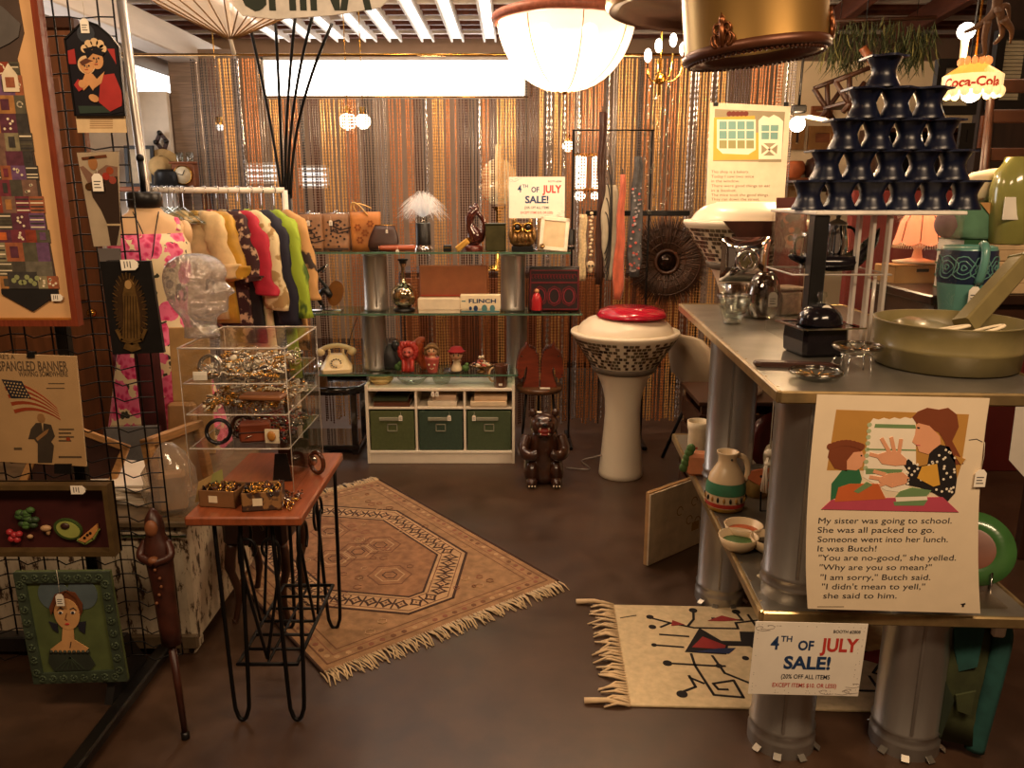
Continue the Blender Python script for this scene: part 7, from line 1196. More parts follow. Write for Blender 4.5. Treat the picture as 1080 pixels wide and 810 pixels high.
# blue green vase
p = cnt(1010, 2.62); q = thing('glazed_vase', 'tall blue green vase with a navy patterned shoulder behind the olive pan', 'vase', p); TQ = mat('glaze_turquoise', '#5f9488', .3, var=.15, scale=8, coat=.4); NB = mat('glaze_navy', '#1f2a44', .3); k = .085/.085
MB(TQ).lathe([(.055, 0), (.058, .01), (.07, .10), (.083, .18), (.087, .21), (.0865, .25), (.082, .30), (.078, .31), (.07, .312), (.074, .29), (.07, .05), (0, .03)], 48).build('body', q); g = MB(NB); prof = [(.0835, .19), (.0875, .21), (.087, .25), (.0825, .30)]
def vr(z):
    for (r0, z0), (r1, z1) in zip(prof, prof[1:]):
        if z0 <= z <= z1: return r0+(r1-r0)*(z-z0)/(z1-z0)
    return prof[-1][0]
MB(NB).lathe([(r+.0006, z) for r, z in prof], 48, cap=False).build('navy_band', q); g = MB(TQ)
for k in range(7):
    a0 = -PI/2+(k-3)*.62
    for (rr_, w_) in ((.04, .006), (.024, .005), (.009, .006)):
        pts = []
        for j in range(22): t = j*.42; x, z = rr_*cos(t)*(.8+.2*sin(3*t+k)), .246+rr_*sin(t)*.9; r = vr(max(.19, min(.3, z)))+.001; pts.append((r*cos(a0+x/.085), r*sin(a0+x/.085), z))
        g.tube(pts, w_*.35, 4)
g.build('swirl_pattern', q); MB(TQ).tube(bez([(-.01, -.088, .20), (-.01, -.115, .24), (-.005, -.11, .33), (.0, -.07, .32)], 10), .013, 8).build('handle', q); price_tag(q, (-.02, -.092, .215), .06, .025)
# box and small lamp further back
q = thing('cardboard_box', 'tan cardboard box at the back of the counter under the pink lamp', 'box', cnt(958, 3.2)+Vector((0, 0, 0)), R(4)); CB = mat('cardboard', '#b58a54', .7, var=.1); MB(CB).box((-.02, 0, .10), (.2, .16, .2), .003).build('body', q); MB(PAPER).box((.12, -.01, .06), (.06, .12, .12), .003).build('white_carton', q); MB(BLACK).box((-.01, -.081, .185), (.05, .003, .012), .001).build('hand_slot', q); MB(CB).box((-.02, -.03, .204), (.21, .1, .006), .001).build('lid_flap', q)
ql = thing('boudoir_lamp', 'small lamp with a glowing pink scalloped shade on the cardboard box', 'table lamp', cnt(960, 3.2)+Vector((0, 0, .208))); MB(CREAM).lathe([(.085, 0), (.09, .006), (.05, .012), (.02, .02), (.014, .05), (.03, .07), (.014, .085), (.012, .13), (.012, .15)], 28).build('base', ql)
SH = mat('shade_pink', '#e08a6a', .7, var=.1, emit=1.3, ecol='#f08050'); rings = []
for (z, r, sc_) in ((.085, .088, .10), (.1, .085, .06), (.16, .072, .04), (.205, .045, .03), (.22, .03, 0)): rings.append([(r*(1+sc_*abs(cos(R(d*4)))), r*(1+sc_*abs(cos(R(d*4))))*0+0, 0) and ((r*(1+sc_*abs(cos(R(d*4))))*cos(R(d))), (r*(1+sc_*abs(cos(R(d*4))))*sin(R(d))), z-(.014*abs(cos(R(d*4))) if z < .09 else 0)) for d in range(0, 360, 5)])
MB(SH).loft(rings, cap=False).build('lamp_shade', ql); g = MB(RUSTL)
for k in range(8): a = R(45*k+22); g.tube([(.09*cos(a), .09*sin(a), .086), (.075*cos(a), .075*sin(a), .16), (.046*cos(a), .046*sin(a), .206)], .002, 5)
g.build('shade_ribs', ql); g = MB(CREAM)
for k in range(60): a = R(6*k); g.tube([(.091*cos(a), .091*sin(a), .08), (.094*cos(a), .094*sin(a), .058)], .002, 4)
g.build('fringe', ql); point('boudoir_bulb', ql.location+Vector((0, 0, .04)), 1.2, (1, .5, .25), .02)
# ================= things on the lower shelf
q = thing('ceramic_tumbler', 'tall cream ceramic tumbler with red mark at the far end of the lower shelf', 'tumbler', on(735, 3.16, CL)); cup(q, [(.04, 0), (.043, .006), (.041, .12), (.045, .135), (.047, .165), (.043, .165), (.037, .12), (.036, .012), (0, .01)], CREAM); g = MB(REDINK); g.text('5', -.02, .03, .05, 0, REDINK, None, True, .03, Matrix.Translation((0, -.0435, 0)) @ FACE); g.build('red_numeral', q)
q = thing('ceramic_planter', 'orange pink block planter with a green leaf spray on the lower shelf', 'planter', on(733, 2.98, CL), R(-12)); MB(mat('planter_peach', '#c9825a', .4)).box((.012, 0, .045), (.09, .07, .09), .012).build('body', q); g = MB(GRN); 
for k in range(5): g.ball((-.045+.006*k, -.02, .03+.02*k), (.018, .012, .02), 8, 6)
g.build('leaf_spray', q)
q = thing('striped_jug', 'cream jug with green, red and yellow stripes on the lower shelf', 'jug', on(764, 2.63, CL)); J = [(.052, 0), (.06, .006), (.066, .02), (.0675, .05), (.066, .09), (.058, .125), (.042, .152), (.032, .17), (.031, .19), (.037, .205), (.038, .209), (.033, .209), (.026, .19), (0, .185)]; JC = mat('jug_cream', '#d9c09a', .3, var=.06); MB(JC).lathe(J, 44).build('body', q)
for nm, c, ps in (('yellow_stripe', mat('jug_yellow', '#c99a35', .35), [(.0535, .001), (.061, .006), (.0665, .019)]), ('red_stripe', mat('jug_red', '#b3372d', .35), [(.0668, .022), (.0678, .036)]), ('green_stripe', mat('jug_green', '#3f7a5a', .35), [(.0682, .066), (.0672, .089), (.0662, .092), (.063, .107)])): MB(c).lathe([(r+.0008, z) for r, z in ps], 44, cap=False).build(nm, q)
g = MB(mat('jug_ochre', '#a87c3a', .4))
for k in range(20): a = R(18*k); g.ball((.0682*cos(a), .0682*sin(a), .050), (.005, .005, .010), 6, 5, BLACK if k % 2 else None)
g.build('petal_band', q); MB(JC).tube(bez([(.03, .0, .195), (.075, 0, .2), (.085, 0, .12), (.06, 0, .10)], 12), .010, 8).build('handle', q); MB(BLACK).ball((.006, -.0325, .188), (.004, .003, .004)).build('hole', q)
pd = on(792, 2.33, CL); q = thing('divided_dish', 'three lobed cream divided dish with colored food on the lower shelf', 'dish', (pd.x, pd.y, CL))
for k, (dx, dy, c, nm) in enumerate(((-.01, .055, CER_O, 'salmon_lobe'), (-.05, -.03, GRN, 'green_lobe'), (.045, -.045, JBLK, 'black_lobe'))):
    o = MB(JC).lathe([(.035, 0), (.05, .012), (.062, .045), (.058, .045), (.046, .016), (0, .012)], 30, (dx, dy, 0), sx=1.0).build('lobe', q); MB(c).lathe([(.049, .024), (.03, .027), (0, .028)], 24, (dx, dy, 0)).build('filling', o)
q = thing('maroon_plate', 'round maroon plate standing at the back of the lower shelf', 'plate', on(806, 2.98, CL)+Vector((.05, 0, .13)), 0, None, (R(78), 0, R(-10))); MB(mat('plate_maroon', '#6b2018', .35, coat=.3)).lathe([(.07, 0), (.12, .012), (.122, .016), (.07, .006), (0, .005)], 40).build('body', q); MB(DWOOD).box((0, -.12, .02), (.1, .014, .06), .003).build('plate_stand', q)
q = thing('fish_plate', 'orange fish shaped pottery plate on a wire easel on the lower shelf', 'plate', on(803, 2.62, CL)+Vector((.03, 0, 0))); TC_ = mat('terracotta', '#b5633a', .6, var=.25); T = Matrix.Translation((0, 0, .10)) @ Matrix.Rotation(R(-18), 4, 'X') @ FACE; MB(TC_).prism([(-.09, .035), (-.05, .045), (.0, .05), (.05, .01), (.085, -.02), (.09, -.06), (.055, -.05), (.0, -.03), (-.06, -.005), (-.085, .01)], -.006, .006, None, T, .003).build('body', q); g = MB(BROWNL)
for k in range(5): g.disc(-.04+.025*k, .02-.012*k, .005, .005, .008, None, 8, None, 0, T)
g.build('painted_spots', q); MB(IRON).tube([(-.04, -.02, .001), (-.04, -.01, .10), (-.03, -.03, .105)], .003, 6).tube([(-.04, -.02, .001), (.04, -.02, .001)], .003, 6).tube([(.04, -.02, .001), (.04, -.01, .06)], .003, 6).build('wire_easel', q)
q = thing('owl_jar', 'brown and white striped pottery bird behind the fish plate', 'figurine', on(818, 2.85, CL)); MB(blot('bird_stripe', '#3a281e', '#cbb899', 30, .5, (1, 1, 3))).loft([ellring(0, 0, .2*k/7, [.03, .045, .05, .05, .04, .032, .036, .015][k], [.03, .045, .05, .05, .04, .032, .036, .015][k], 16) for k in range(8)]).build('body', q); MB(CREAM).ball((-.04, -.02, .12), (.02, .03, .05)).ball((.04, -.02, .12), (.02, .03, .05)).build('wing', q)
q = thing('yellow_canister', 'short yellow canister with metal lid on the lower shelf behind the dish', 'canister', on(806, 2.76, CL)+Vector((-.03, .0, 0))); MB(mat('canister_yellow', '#c2a05c', .4)).lathe([(.04, 0), (.042, .004), (.042, .08)], 28).build('body', q); MB(SHEETM).lathe([(.043, .078), (.044, .1), (.03, .108), (0, .11)], 28).build('lid', q)
q = thing('macrame_tassel', 'knotted cream macrame tassel hanging beneath the counter top', 'tassel', atY(812, 478, 2.45)); g = MB(STRING); rnd = random.Random(3)
for k in range(16): a = rnd.uniform(0, 6.28); g.tube([(.004*cos(a), .004*sin(a), 0), (.014*cos(a), .014*sin(a), -.05), (.02*cos(a+.4), .02*sin(a+.4), -.13)], .002, 4)
g.build('threads', q); MB(STRING).ball((0, 0, 0), (.018, .016, .014)).ball((0, 0, -.035), (.016, .014, .01)).build('knot', q); MB(STRING).tube([(0, 0, 0), (.0, 0, CT-.026-q.location.z)], .002, 5).build('cord', q)
p = on(838, 2.06, CL); q = thing('woven_coaster', 'pale woven round coaster on a square tray at the corner of the lower shelf', 'coaster', (p.x-.01, p.y+.03, CL+.0)); MB(CREAM).box((0, 0, .004), (.13, .11, .008), .002, None, Matrix.Rotation(R(25), 4, 'Z')).build('tray', q); g = MB(mat('straw', ''))
for k in range(6): g.tube([((.01+.008*k)*cos(R(a)), (.01+.008*k)*sin(R(a)), .011) for a in range(0, 360, 20)], .0045, 5, closed=True)
g.build('coil', q)
p = on(1046, 2.035, CL+.1); q = thing('green_plate', 'green glazed plate with red center on a wire holder at the shelf right end', 'plate', (p.x-.03, p.y+.04, CL+.105), 0, None, (R(62), R(0), R(-28))); MB(mat('plate_green', '#3f6a35', .25, coat=.5)).lathe([(.06, .0), (.10, .018), (.103, .022), (.06, .008), (0, .006)], 40).build('body', q); MB(mat('plate_redbrown', '#7a4a36', .4)).lathe([(.056, .0085), (.05, .0095), (0, .009)], 30).build('center', q); MB(CHROME).tube([(-.05, -.115, .02), (-.05, -.06, .03), (-.05, -.06, -.02), (-.05, -.115, -.05)], .003, 6).tube([(.05, -.115, .02), (.05, -.06, .03), (.05, -.06, -.02), (.05, -.115, -.05)], .003, 6).build('wire_holder', q)
p = on(1052, 1.99, CL); q = thing('clear_cover', 'sheet of clear plastic lying at the right end of the lower shelf', 'plastic sheet', (p.x-.07, p.y-.02, CL+.001)); MB(thin('plastic_film', '')).box((0, 0, .004), (.12, .09, .006), .002).build('film', q)
# hanging vest below the shelf
a = Vector((1.235, 1.985, .438)); q = thing('patchwork_bag', 'teal and olive patchwork suede bag hanging below the shelf right corner', 'bag', a, R(-12)); SU = mat('suede_olive', '#3e4426', .9, var=.3); TE = mat('suede_teal', '#23514c', .85, var=.3); FR_ = mat('suede_rust', '#7a3420', .85, var=.3)
rnd = random.Random(6); MB(SU).loft([[(.10*[.62, .85, .98, .95, .9, .95][k]*math.copysign(abs(cos(R(d)))**.6, cos(R(d)))+.005*sin(k*2+d*.05), .03*sin(R(d))*(1+.3*sin(R(d)*4+k)), -.40*k/5) for d in range(0, 360, 15)] for k in range(6)]).build('body', q); g = MB(TE)
for (P, h) in (([(-.03, -.02), (.05, -.02), (.045, -.15), (.0, -.17), (-.02, -.10)], 1), ([(-.07, -.17), (-.03, -.2), (.0, -.26), (-.02, -.38), (-.06, -.38)], 2), ([(.0, -.24), (.05, -.22), (.045, -.3), (.01, -.29)], 3)): g.prism(P, .033, .037+.001*h, [TE, mat('suede_dark', '#26301f', .9), SU][h-1], FACE, .002)
g.build('patches', q); MB(TE).tube(spline([(.075, -.01, 0), (.10, -.02, -.05), (.095, -.02, -.18), (.085, -.02, -.3), (.075, -.02, -.42)], 6), .016, 8, flat=1.6).build('teal_edge', q); MB(FR_).tube(spline([(-.085, -.02, -.02), (-.10, -.025, -.12), (-.115, -.03, -.25)], 6), .009, 8, flat=1.5).build('rust_edge', q); MB(mat('tag_blue', '#7d8ea8', .5)).prism([(-.125, -.25), (-.10, -.255), (-.06, -.36)], .03, .033, None, FACE).build('hang_label', q); MB(PAPER).box((.085, -.03, -.03), (.035, .02, .05), .006).build('paper_tag', q); MB(IRON).tube([(0, 0, -.005), (0, 0, .006)], .004, 6).build('hook', q)
# framed print package on the floor
p0, p1 = atZ(684, 598, .0), atZ(738, 574, .0); v = p1-p0; q = thing('print_package', 'plastic sleeved prints standing on the floor beside the metal stand', 'print package', p0, math.atan2(v.y, v.x)); L = v.length
o = MB(mat('kraft_sheet', '#b08a5c', .7), FACE).rect(0, .002, L, .33, -.03, -.012).build('backing_board', q); MB(mat('print_sheet', '#f3e6cc', .6), FACE).rect(.0, .004, L, .325, -.011, -.004).build('front_print', q); g = MB(mat('print_brown', ''), FACE)
for (x, y) in ((.2, .2), (.27, .14), (.3, .22), (.33, .12)): g.stroke(arc(x, y, .02, 0, 300, 8), .004, -.004, -.0035)
g.rect(.29, .08, .34, .12, -.004, -.0035, mat('canister_yellow', '')); g.build('printed_marks', q); MB(thin('plastic_film', ''), FACE).rect(-.01, 0, L+.005, .345, -.003, -.002).build('plastic_sleeve', q)
# ================= hanging lamps
c = on(597, 3.75, 2.3); zt, zb = atY(597, 20, 3.75).z, atY(597, 97, 3.75).z; hb = zt-zb; q = thing('bowl_chandelier', 'glowing white glass bowl chandelier with a pinkish beaded rim', 'chandelier', (c.x, 3.75, zt)); rb = 73*sc(3.75, zt)
def bowlmat():
    m = bpy.data.materials.new('beaded_white_glass'); m.use_nodes = True; N = NT(m); N.n.remove(N.n['Principled BSDF']); tr = N.new('ShaderNodeBsdfTransparent'); tr.inputs[0].default_value = (1, .95, .9, 1); tl = N.new('ShaderNodeBsdfTranslucent'); tl.inputs[0].default_value = (.95, .88, .8, 1); df = N.new('ShaderNodeBsdfDiffuse'); df.inputs[0].default_value = (.95, .9, .82, 1)
    m1 = N.new('ShaderNodeMixShader', i_0=.5); N.link(tl.outputs[0], m1.inputs[1]); N.link(df.outputs[0], m1.inputs[2]); m2 = N.new('ShaderNodeMixShader', i_0=.4); N.link(tr.outputs[0], m2.inputs[1]); N.link(m1.outputs[0], m2.inputs[2]); N.link(m2.outputs[0], N.n['Material Output'].inputs[0]); return m
MB(bowlmat()).lathe([(.004, -hb)]+[(rb*sin(R(a))**.9, -hb*cos(R(a))**1.15) for a in range(8, 91, 8)], 48, cap=False).build('bowl', q); MB(mat('rim_pink', '#a8604a', .5, var=.3, scale=60)).tube([(rb*1.01*cos(R(a)), rb*1.01*sin(R(a)), .0) for a in range(0, 360, 8)], .022, 8, closed=True).build('beaded_rim', q); g = MB(BRASS)
for k in range(8): a = R(45*k+10); g.tube([(rb*sin(R(t))**.9*1.005*cos(a), rb*sin(R(t))**.9*1.005*sin(a), -hb*cos(R(t))**1.15) for t in range(4, 91, 10)], .0022, 5)
g.ball((0, 0, -hb), .012); g.build('ribs', q)
for (x, y) in ((-.1, -.05), (.1, -.04), (0, .1)): MB(BULB).ball((x, y, -.06), .035, 12, 8).build('bulb', q)
g = MB(BRASS)
for k in range(3): a = R(120*k); g.tube([(rb*cos(a), rb*sin(a), 0), (0, 0, .5), (0, 0, 3.08-zt)], .004, 6)
g.build('chain', q); point('bowl_bulb', (c.x-.1, 3.75, zt-.10), 46, (1, .74, .5), .08)
AB = mat('antique_brass', '#a8854c', .36, metal=.8, var=.3, scale=3, stretch=(1, 1, .2)); DB = mat('dark_bronze', '#5a3422', .4, metal=.4, var=.2)
c = atY(797, 58, 2.25); q = thing('brass_drum_lamp', 'antique brass drum lamp with leaf ornaments hanging top right', 'pendant lamp', c, 0, None, (0, R(-6), R(0))); r = 73*sc(2.25, c.z); MB(AB).lathe([(r, .015), (r*1.0, .24), (r*1.03, .25), (r*.97, .26), (r*.97, .02)], 64, cap=False).build('drum', q); MB(DB).lathe([(r*1.0, .02), (r*1.04, .012), (r*1.03, -.002), (r*.9, -.01), (r*.84, .0), (r*.84, .02)], 64, cap=False).build('lower_rim', q); g = MB(DB)
for k in range(84): a = 2*PI*k/84; g.ball((r*.94*cos(a), r*.94*sin(a), -.008), .0065, 6, 4)
g.build('beaded_edge', q)
for a in (-131, -22, 60, 145):
    g = MB(mat('ornament_bronze', '#7a4a2c', .3, metal=.8)); T = Matrix.Rotation(R(a), 4, 'Z') @ Matrix.Translation((r*1.01, 0, .014)) @ frame((0, 0, 0), (0, 1, 0), (0, 0, 1))
    for s in (-1, 1):
        for (cx, cy, rr_, a0, a1) in ((.018, .012, .012, -120, 200), (.012, .038, .010, -90, 220), (.005, .016, .016, -60, 120)): g.tube([(s*(cx+rr_*cos(R(a0+(a1-a0)*i/12))), cy+rr_*1.2*sin(R(a0+(a1-a0)*i/12)), .003) for i in range(13)], [.0048-.0002*i for i in range(13)], 6, None, False, T)
    g.tube([(0, -.004, .003), (0, .03, .005), (0, .075, .002)], [.006, .008, .001], 8, None, False, T).ball((0, .055, .002), (.009, .014, .006), 10, 6, None, T).prism([(-.024, -.006), (.024, -.006), (.016, .03), (.008, .06), (0, .072), (-.008, .06), (-.016, .03)], -.002, .001, None, T); g.build('leaf_ornament', q)
g = MB(BRASS)
for a in (0, 90): g.tube([(r*.96*cos(R(a)), r*.96*sin(R(a)), .25), (-r*.96*cos(R(a)), -r*.96*sin(R(a)), .25)], .005, 6)
g.tube([(0, 0, .25), (0, 0, 3.08-c.z)], .005, 6); g.build('stem', q); MB(GLOW).ball((0, 0, .14), .035, 12, 8).build('bulb', q)
for (px, py) in ((737, 72), (835, 70)): pass
c = atY(742, 12, 3.05); q = thing('brass_pan_lamp', 'wide brass pan lamp with a brown underside left of the drum lamp', 'pendant lamp', (c.x, 3.05, c.z), 0, None, (0, R(3), 0)); r = 103*sc(3.05, c.z); MB(AB).lathe([(r*.96, -.012), (r, .0), (r*1.005, .04), (r*.97, .07), (r*.5, .13), (.03, .16)], 64, cap=False).build('shell', q); MB(DB).lathe([(r*.965, -.012), (r*.86, -.004), (r*.84, .02), (.02, .03), (0, .03)], 64, cap=False).build('underside', q); MB(IRON).tube([(0, 0, .15), (0, 0, 3.08-c.z)], .005, 6).build('stem', q)
# candle bulbs chandelier behind
c = atY(697, 60, 4.2); q = thing('candle_chandelier', 'small crystal chandelier with bright candle bulbs before the curtain', 'chandelier', c); MB(BRASS).tube([(0, 0, -.18), (0, 0, 3.08-c.z)], .006, 6).ball((0, 0, -.1), .03).build('stem', q)
for k, (dx, dz) in enumerate(((-.07, .0), (-.02, .045), (.05, .07), (.10, .03))):
    MB(BRASS).tube(bez([(0, 0, -.1), (dx*.6, -.02, -.14), (dx, -.04, -.1), (dx, -.04, dz-.06)], 8), .004, 6).build('arm', q); MB(BULB).ball((dx, -.04, dz), (.018, .018, .032), 10, 8).build('bulb', q)
for k in range(40): MB(GLASS).ball((.06*sin(k*2.4), -.02+.04*cos(k*1.7), -.12-.016*k), (.010, .006, .014), 6, 5).build('crystal_drop', q)
point('candle_bulbs', c+Vector((0, -.12, -.05)), 16, (1, .66, .36), .03)
# parasol and letter sign
c = atY(243, 40, 3.3); q = thing('paper_parasol', 'upside down white paper parasol hanging from the ceiling at upper left', 'parasol', c); n = 24; PPM = bowlmat(); rings = [[(rr_*cos(2*PI*i/n), rr_*sin(2*PI*i/n), zz_*(1-.04*(i % 2))) for i in range(n)] for rr_, zz_ in ((.015, 0), (.12, .05), (.25, .115), (.38, .19), (.50, .28))]; MB(PPM).loft(rings, smooth=False, cap=False).build('canopy', q); g = MB(mat('bamboo', '#a37e4e', .5))
for i in range(n): a = 2*PI*i/n; g.tube([(.012*cos(a), .012*sin(a), -.004), (.25*cos(a), .25*sin(a), .108), (.5*cos(a), .5*sin(a), .272)], .0028, 5)
g.build('ribs', q); MB(WHITE).tube([(.01, 0, -.06), (0, 0, .0), (-.005, 0, .5)], .008, 8).build('shaft', q); MB(IRON).tube([(-.005, 0, .5), (0, 0, 3.08-c.z)], .002, 5).build('hanging_wire', q)
A = Art(330, 0, 2.9); q = thing('letter_sign', 'white hanging sign with big dark green letters cut by the top of view', 'sign', A.o); g = MB(WHITE, FACE); g.prism(A.P((246, 6), (255, 16), (290, 20), (350, 16), (400, 8), (420, -10), (420, -60), (246, -60)), -.012, -.002); g.build('board', q); gg = mat('sign_green', '#1f2c1c', .6); g = MB(gg, FACE); p = A(251, 8); g.text('CHINA', p[0], p[1], .30, .0, gg, A(392, 0)[0]-p[0], False, .03); g.build('lettering', q); g = MB(IRON)
for x in (270, 400): pp = A(x, -50); g.tube([(pp[0], 0, pp[1]), (pp[0], 0, 3.08-A.o.z)], .002, 5)
g.build('hanging_wire', q)
# lamps seen through the curtain
q = thing('credenza', 'low dark credenza behind the bead curtain', 'credenza', (.3, 6.6, 0)); MB(DWOOD).box((0, 0, .55), (2.4, .5, .78), .01).build('body', q)
for x in (-1.1, 1.1): MB(DWOOD).box((x, 0, .08), (.06, .4, .16), .004).build('leg', q)
for k in range(3): MB(WOOD).box((-.78+.78*k, -.256, .55), (.74, .02, .68), .004).build('door', q)
c = on(526, 6.5, .94); zc_ = .94; q = thing('crystal_table_lamp', 'tiered crystal table lamp glowing behind the bead curtain', 'table lamp', (c.x, 6.5, zc_)); z0 = atY(526, 215, 6.5).z-zc_; s_ = sc(6.5, 1.6); MB(BRASS).lathe([(.12, 0), (.12, .02), (.03, .05), (.02, z0-.06), (.06, z0-.02)], 24).build('base', q); LG = mat('lit_crystal', '#a8865c', .2, emit=.35, ecol='#ffd9a0'); MB(LG).lathe([(s_*8, z0), (s_*19, z0+s_*12), (s_*21, z0+s_*18), (s_*15, z0+s_*22), (s_*18, z0+s_*26), (s_*19, z0+s_*32), (s_*12, z0+s_*42), (s_*5, z0+s_*46), (s_*3, z0+s_*54), (s_*5, z0+s_*58), (0, z0+s_*62)], 32).build('tiered_shade', q)
for k in range(24): MB(GLASS).ball((s_*19*cos(R(15*k)), s_*19*sin(R(15*k)), z0+s_*5), (.012, .008, .02), 6, 5).build('crystal_drop', q)
c = atY(618, 182, 6.0); q = thing('lantern', 'hanging lantern with tall lit white panes behind the bead curtain', 'lantern', c); s_ = sc(6, c.z)
for dx in (-6, 10): MB(GLOW).box((dx*s_, -.02, 0), (11*s_ if dx < 0 else 7*s_, .05, 33*s_), .01).build('lit_pane', q)
MB(BRASS).box((2*s_, 0, 18*s_), (34*s_, .12, 3*s_), .005).box((2*s_, 0, -18*s_), (34*s_, .12, 3*s_), .005).tube([(2*s_, 0, 18*s_), (2*s_, 0, 3.08-c.z)], .006, 6).build('frame', q); MB(GLOW).ball((-6*s_, 0, -24*s_), (.04, .03, .035)).ball((10*s_, 0, -24*s_), (.03, .03, .03)).build('lower_bulb', q)
for k, (px, py, r_, lab) in enumerate(((367, 128, 9, 'left globe of a pair of white glass globe lamps behind the curtain'), (383, 128, 8, 'right globe of a pair of white glass globe lamps behind the curtain'), (599, 154, 6, 'small bare lit globe above the lantern behind the curtain'), (232, 134, 4, 'tiny lit globe behind the copper strands at the curtain left'))):
    c = atY(px, py, 6.1+.05*k); q = thing('globe_lamp', lab, 'pendant lamp', c, 0, 'globe lamps behind the curtain'); MB(GLOW if k < 3 else LITW).ball((0, 0, 0), r_*sc(6.1, c.z), 16, 10).build('globe', q); MB(BRASS).lathe([(.03, r_*sc(6.1, c.z)-.01), (.03, r_*sc(6.1, c.z)+.04), (.006, r_*sc(6.1, c.z)+.05)], 14).tube([(0, 0, r_*sc(6.1, c.z)+.04), (0, 0, 3.08-c.z)], .004, 6).build('stem', q)
point('curtain_back_light', (-.6, 5.9, 2.0), 30, (1, .72, .45), .1); point('curtain_back_light', (1.0, 5.9, 2.0), 22, (1, .68, .4), .1)  # unseen point lights added to brighten the curtain from behind
# ================= right rear
def wallframe(lab, px0, py0, px1, py1, Y, fm, pm2, fw=.03, inner=None):
    A = Art((px0+px1)/2, (py0+py1)/2, Y); x0, y0 = A(px0, py1); x1, y1 = A(px1, py0); q = thing('picture_frame', lab, 'picture frame', A.o); g = MB(fm, FACE); frame4(g, x0, y0, x1, y1, fw, -.01, .02); g.build('frame', q); g = MB(pm2, FACE); g.rect(x0+.01, y0+.01, x1-.01, y1-.01, -.01, 0)
    if inner: w_, h_ = (x1-x0)*.25, (y1-y0)*.25; g.rect(-w_, -h_, w_, h_, 0, .002, inner)
    g.build('picture', q); return q
GW = mat('frame_goldwood', '#8a6236', .4, metal=.3)
wallframe('small gilt framed print behind the lit globe bulb on the cream wall', 832, 128, 849, 158, 6.18, GW, mat('print_cream', '#c9b48c', .6), .04, BROWNL); wallframe('wide gilt framed print right of the globe bulb on the cream wall', 851, 133, 884, 158, 6.18, GW, mat('print_cream', ''), .05, WOOD); wallframe('narrow framed print above the wide gilt one on the cream wall', 855, 112, 878, 123, 6.18, WOOD, mat('print_cream', ''), .03)
q = thing('wall_shelf', 'brown shelf on the cream wall below the gilt prints', 'shelf', atY(850, 190, 6.1)); MB(WOOD).box((0, 0, 0), (.6, .2, .03), .004).build('board', q)
for x in (-.2, .2): MB(WOOD).box((x, .06, -.06), (.03, .08, .09), .003).build('bracket', q)
z_ = q.location.z+.016
one('terracotta_pot', 'round terracotta pot on the brown wall shelf', 'pot', MB(TC_).lathe([(.06, 0), (.09, .05), (.085, .1), (.07, .12), (.06, .12), (.05, .02), (0, .01)], 24), (atY(835, 188, 6.1).x, 6.1, z_)); one('brown_jar', 'brown lidded jar on the wall shelf right of the terracotta pot', 'jar', MB(BROWNL).lathe([(.07, 0), (.09, .06), (.07, .13), (.04, .14), (.02, .17), (0, .175)], 24), (atY(860, 188, 6.1).x, 6.1, z_))
wallframe('tan framed landscape below the wall shelf', 826, 196, 846, 218, 6.18, GW, mat('print_tan', '#9a7a52', .6), .03); wallframe('green framed landscape right of the tan one below the wall shelf', 849, 196, 882, 222, 6.18, BLACK, mat('print_green', '#4c5a38', .6), .04, mat('print_pale', ''))
# pendant with bare globe
c = atY(841, 131, 3.9); q = thing('bulb_pendant', 'bare lit globe bulb on a black cord with a white enamel arm shade', 'pendant lamp', c); s_ = sc(3.9, c.z); MB(BULB).ball((0, 0, 0), 8*s_, 14, 10).build('bulb', q); MB(BLACK).box((.0, 0, 15*s_), (14*s_, .05, 8*s_), .006).tube([(0, 0, 18*s_), (.01, 0, 3.08-c.z)], .006, 6).build('socket_and_cord', q); MB(WHITE).loft([ellring(20*s_, 0, 0, 1, 1, 3)] if False else [[(x, w_*cos(R(d)), zz_+.006*sin(R(d))) for d in range(0, 360, 30)] for x, w_, zz_ in ((0, .02, 7*s_), (8*s_, .05, 8*s_), (25*s_, .055, 5*s_), (38*s_, .03, 2*s_))]).build('blade_shade', q); point('pendant_bulb', c+Vector((0, -.06, -.08)), 14, (1, .66, .36), .03)
# stained glass lamp with lettering
c = atY(1026, 82, 3.0); q = thing('stained_glass_lamp', 'yellow stained glass pendant lamp with red script letters', 'pendant lamp', c, R(-29)); s_ = sc(3.0, c.z); SG = mat('stained_amber', '#f0b25a', .3, emit=.9, ecol='#ffb040'); SW = mat('stained_white', '#fbe6b4', .3, emit=.85, ecol='#ffd890'); SR = mat('stained_red', '#b0301f', .4, emit=.5, ecol='#c03018'); SP = mat('stained_peach', '#d9905a', .4, emit=.9, ecol='#e08a48'); R1 = 29*s_
MB(SG).lathe([(R1, 2*s_), (R1*.42, 13*s_)], 16, cap=False, smooth=False).build('cone_shade', q); MB(SW).lathe([(R1*.99, -14*s_), (R1, 2*s_)], 16, cap=False, smooth=False).build('band', q); g = MB(SW)
for k in range(16): a = 2*PI*(k+.5)/16; g.ball((R1*.95*cos(a), R1*.95*sin(a), -15*s_), (R1*.16, R1*.16, 5.5*s_), 8, 6)
g.build('scalloped_edge', q); g = MB(SP)
for k in range(12): a = 2*PI*k/12; g.ball((R1*.46*cos(a), R1*.46*sin(a), 16*s_), (R1*.11, R1*.11, 4.5*s_), 8, 6)
g.build('crown', q); v, f = text_geo('Coca-Cola', .035, 1.); g = MB(SR); x1_ = max(p[0] for p in v); wv = 2.0
for (off) in (0,): g.add([((R1*1.012)*cos(-PI/2+(p[0]/x1_-.5)*wv), (R1*1.012)*sin(-PI/2+(p[0]/x1_-.5)*wv), -11*s_+p[1]*13*s_) for p in v], f)
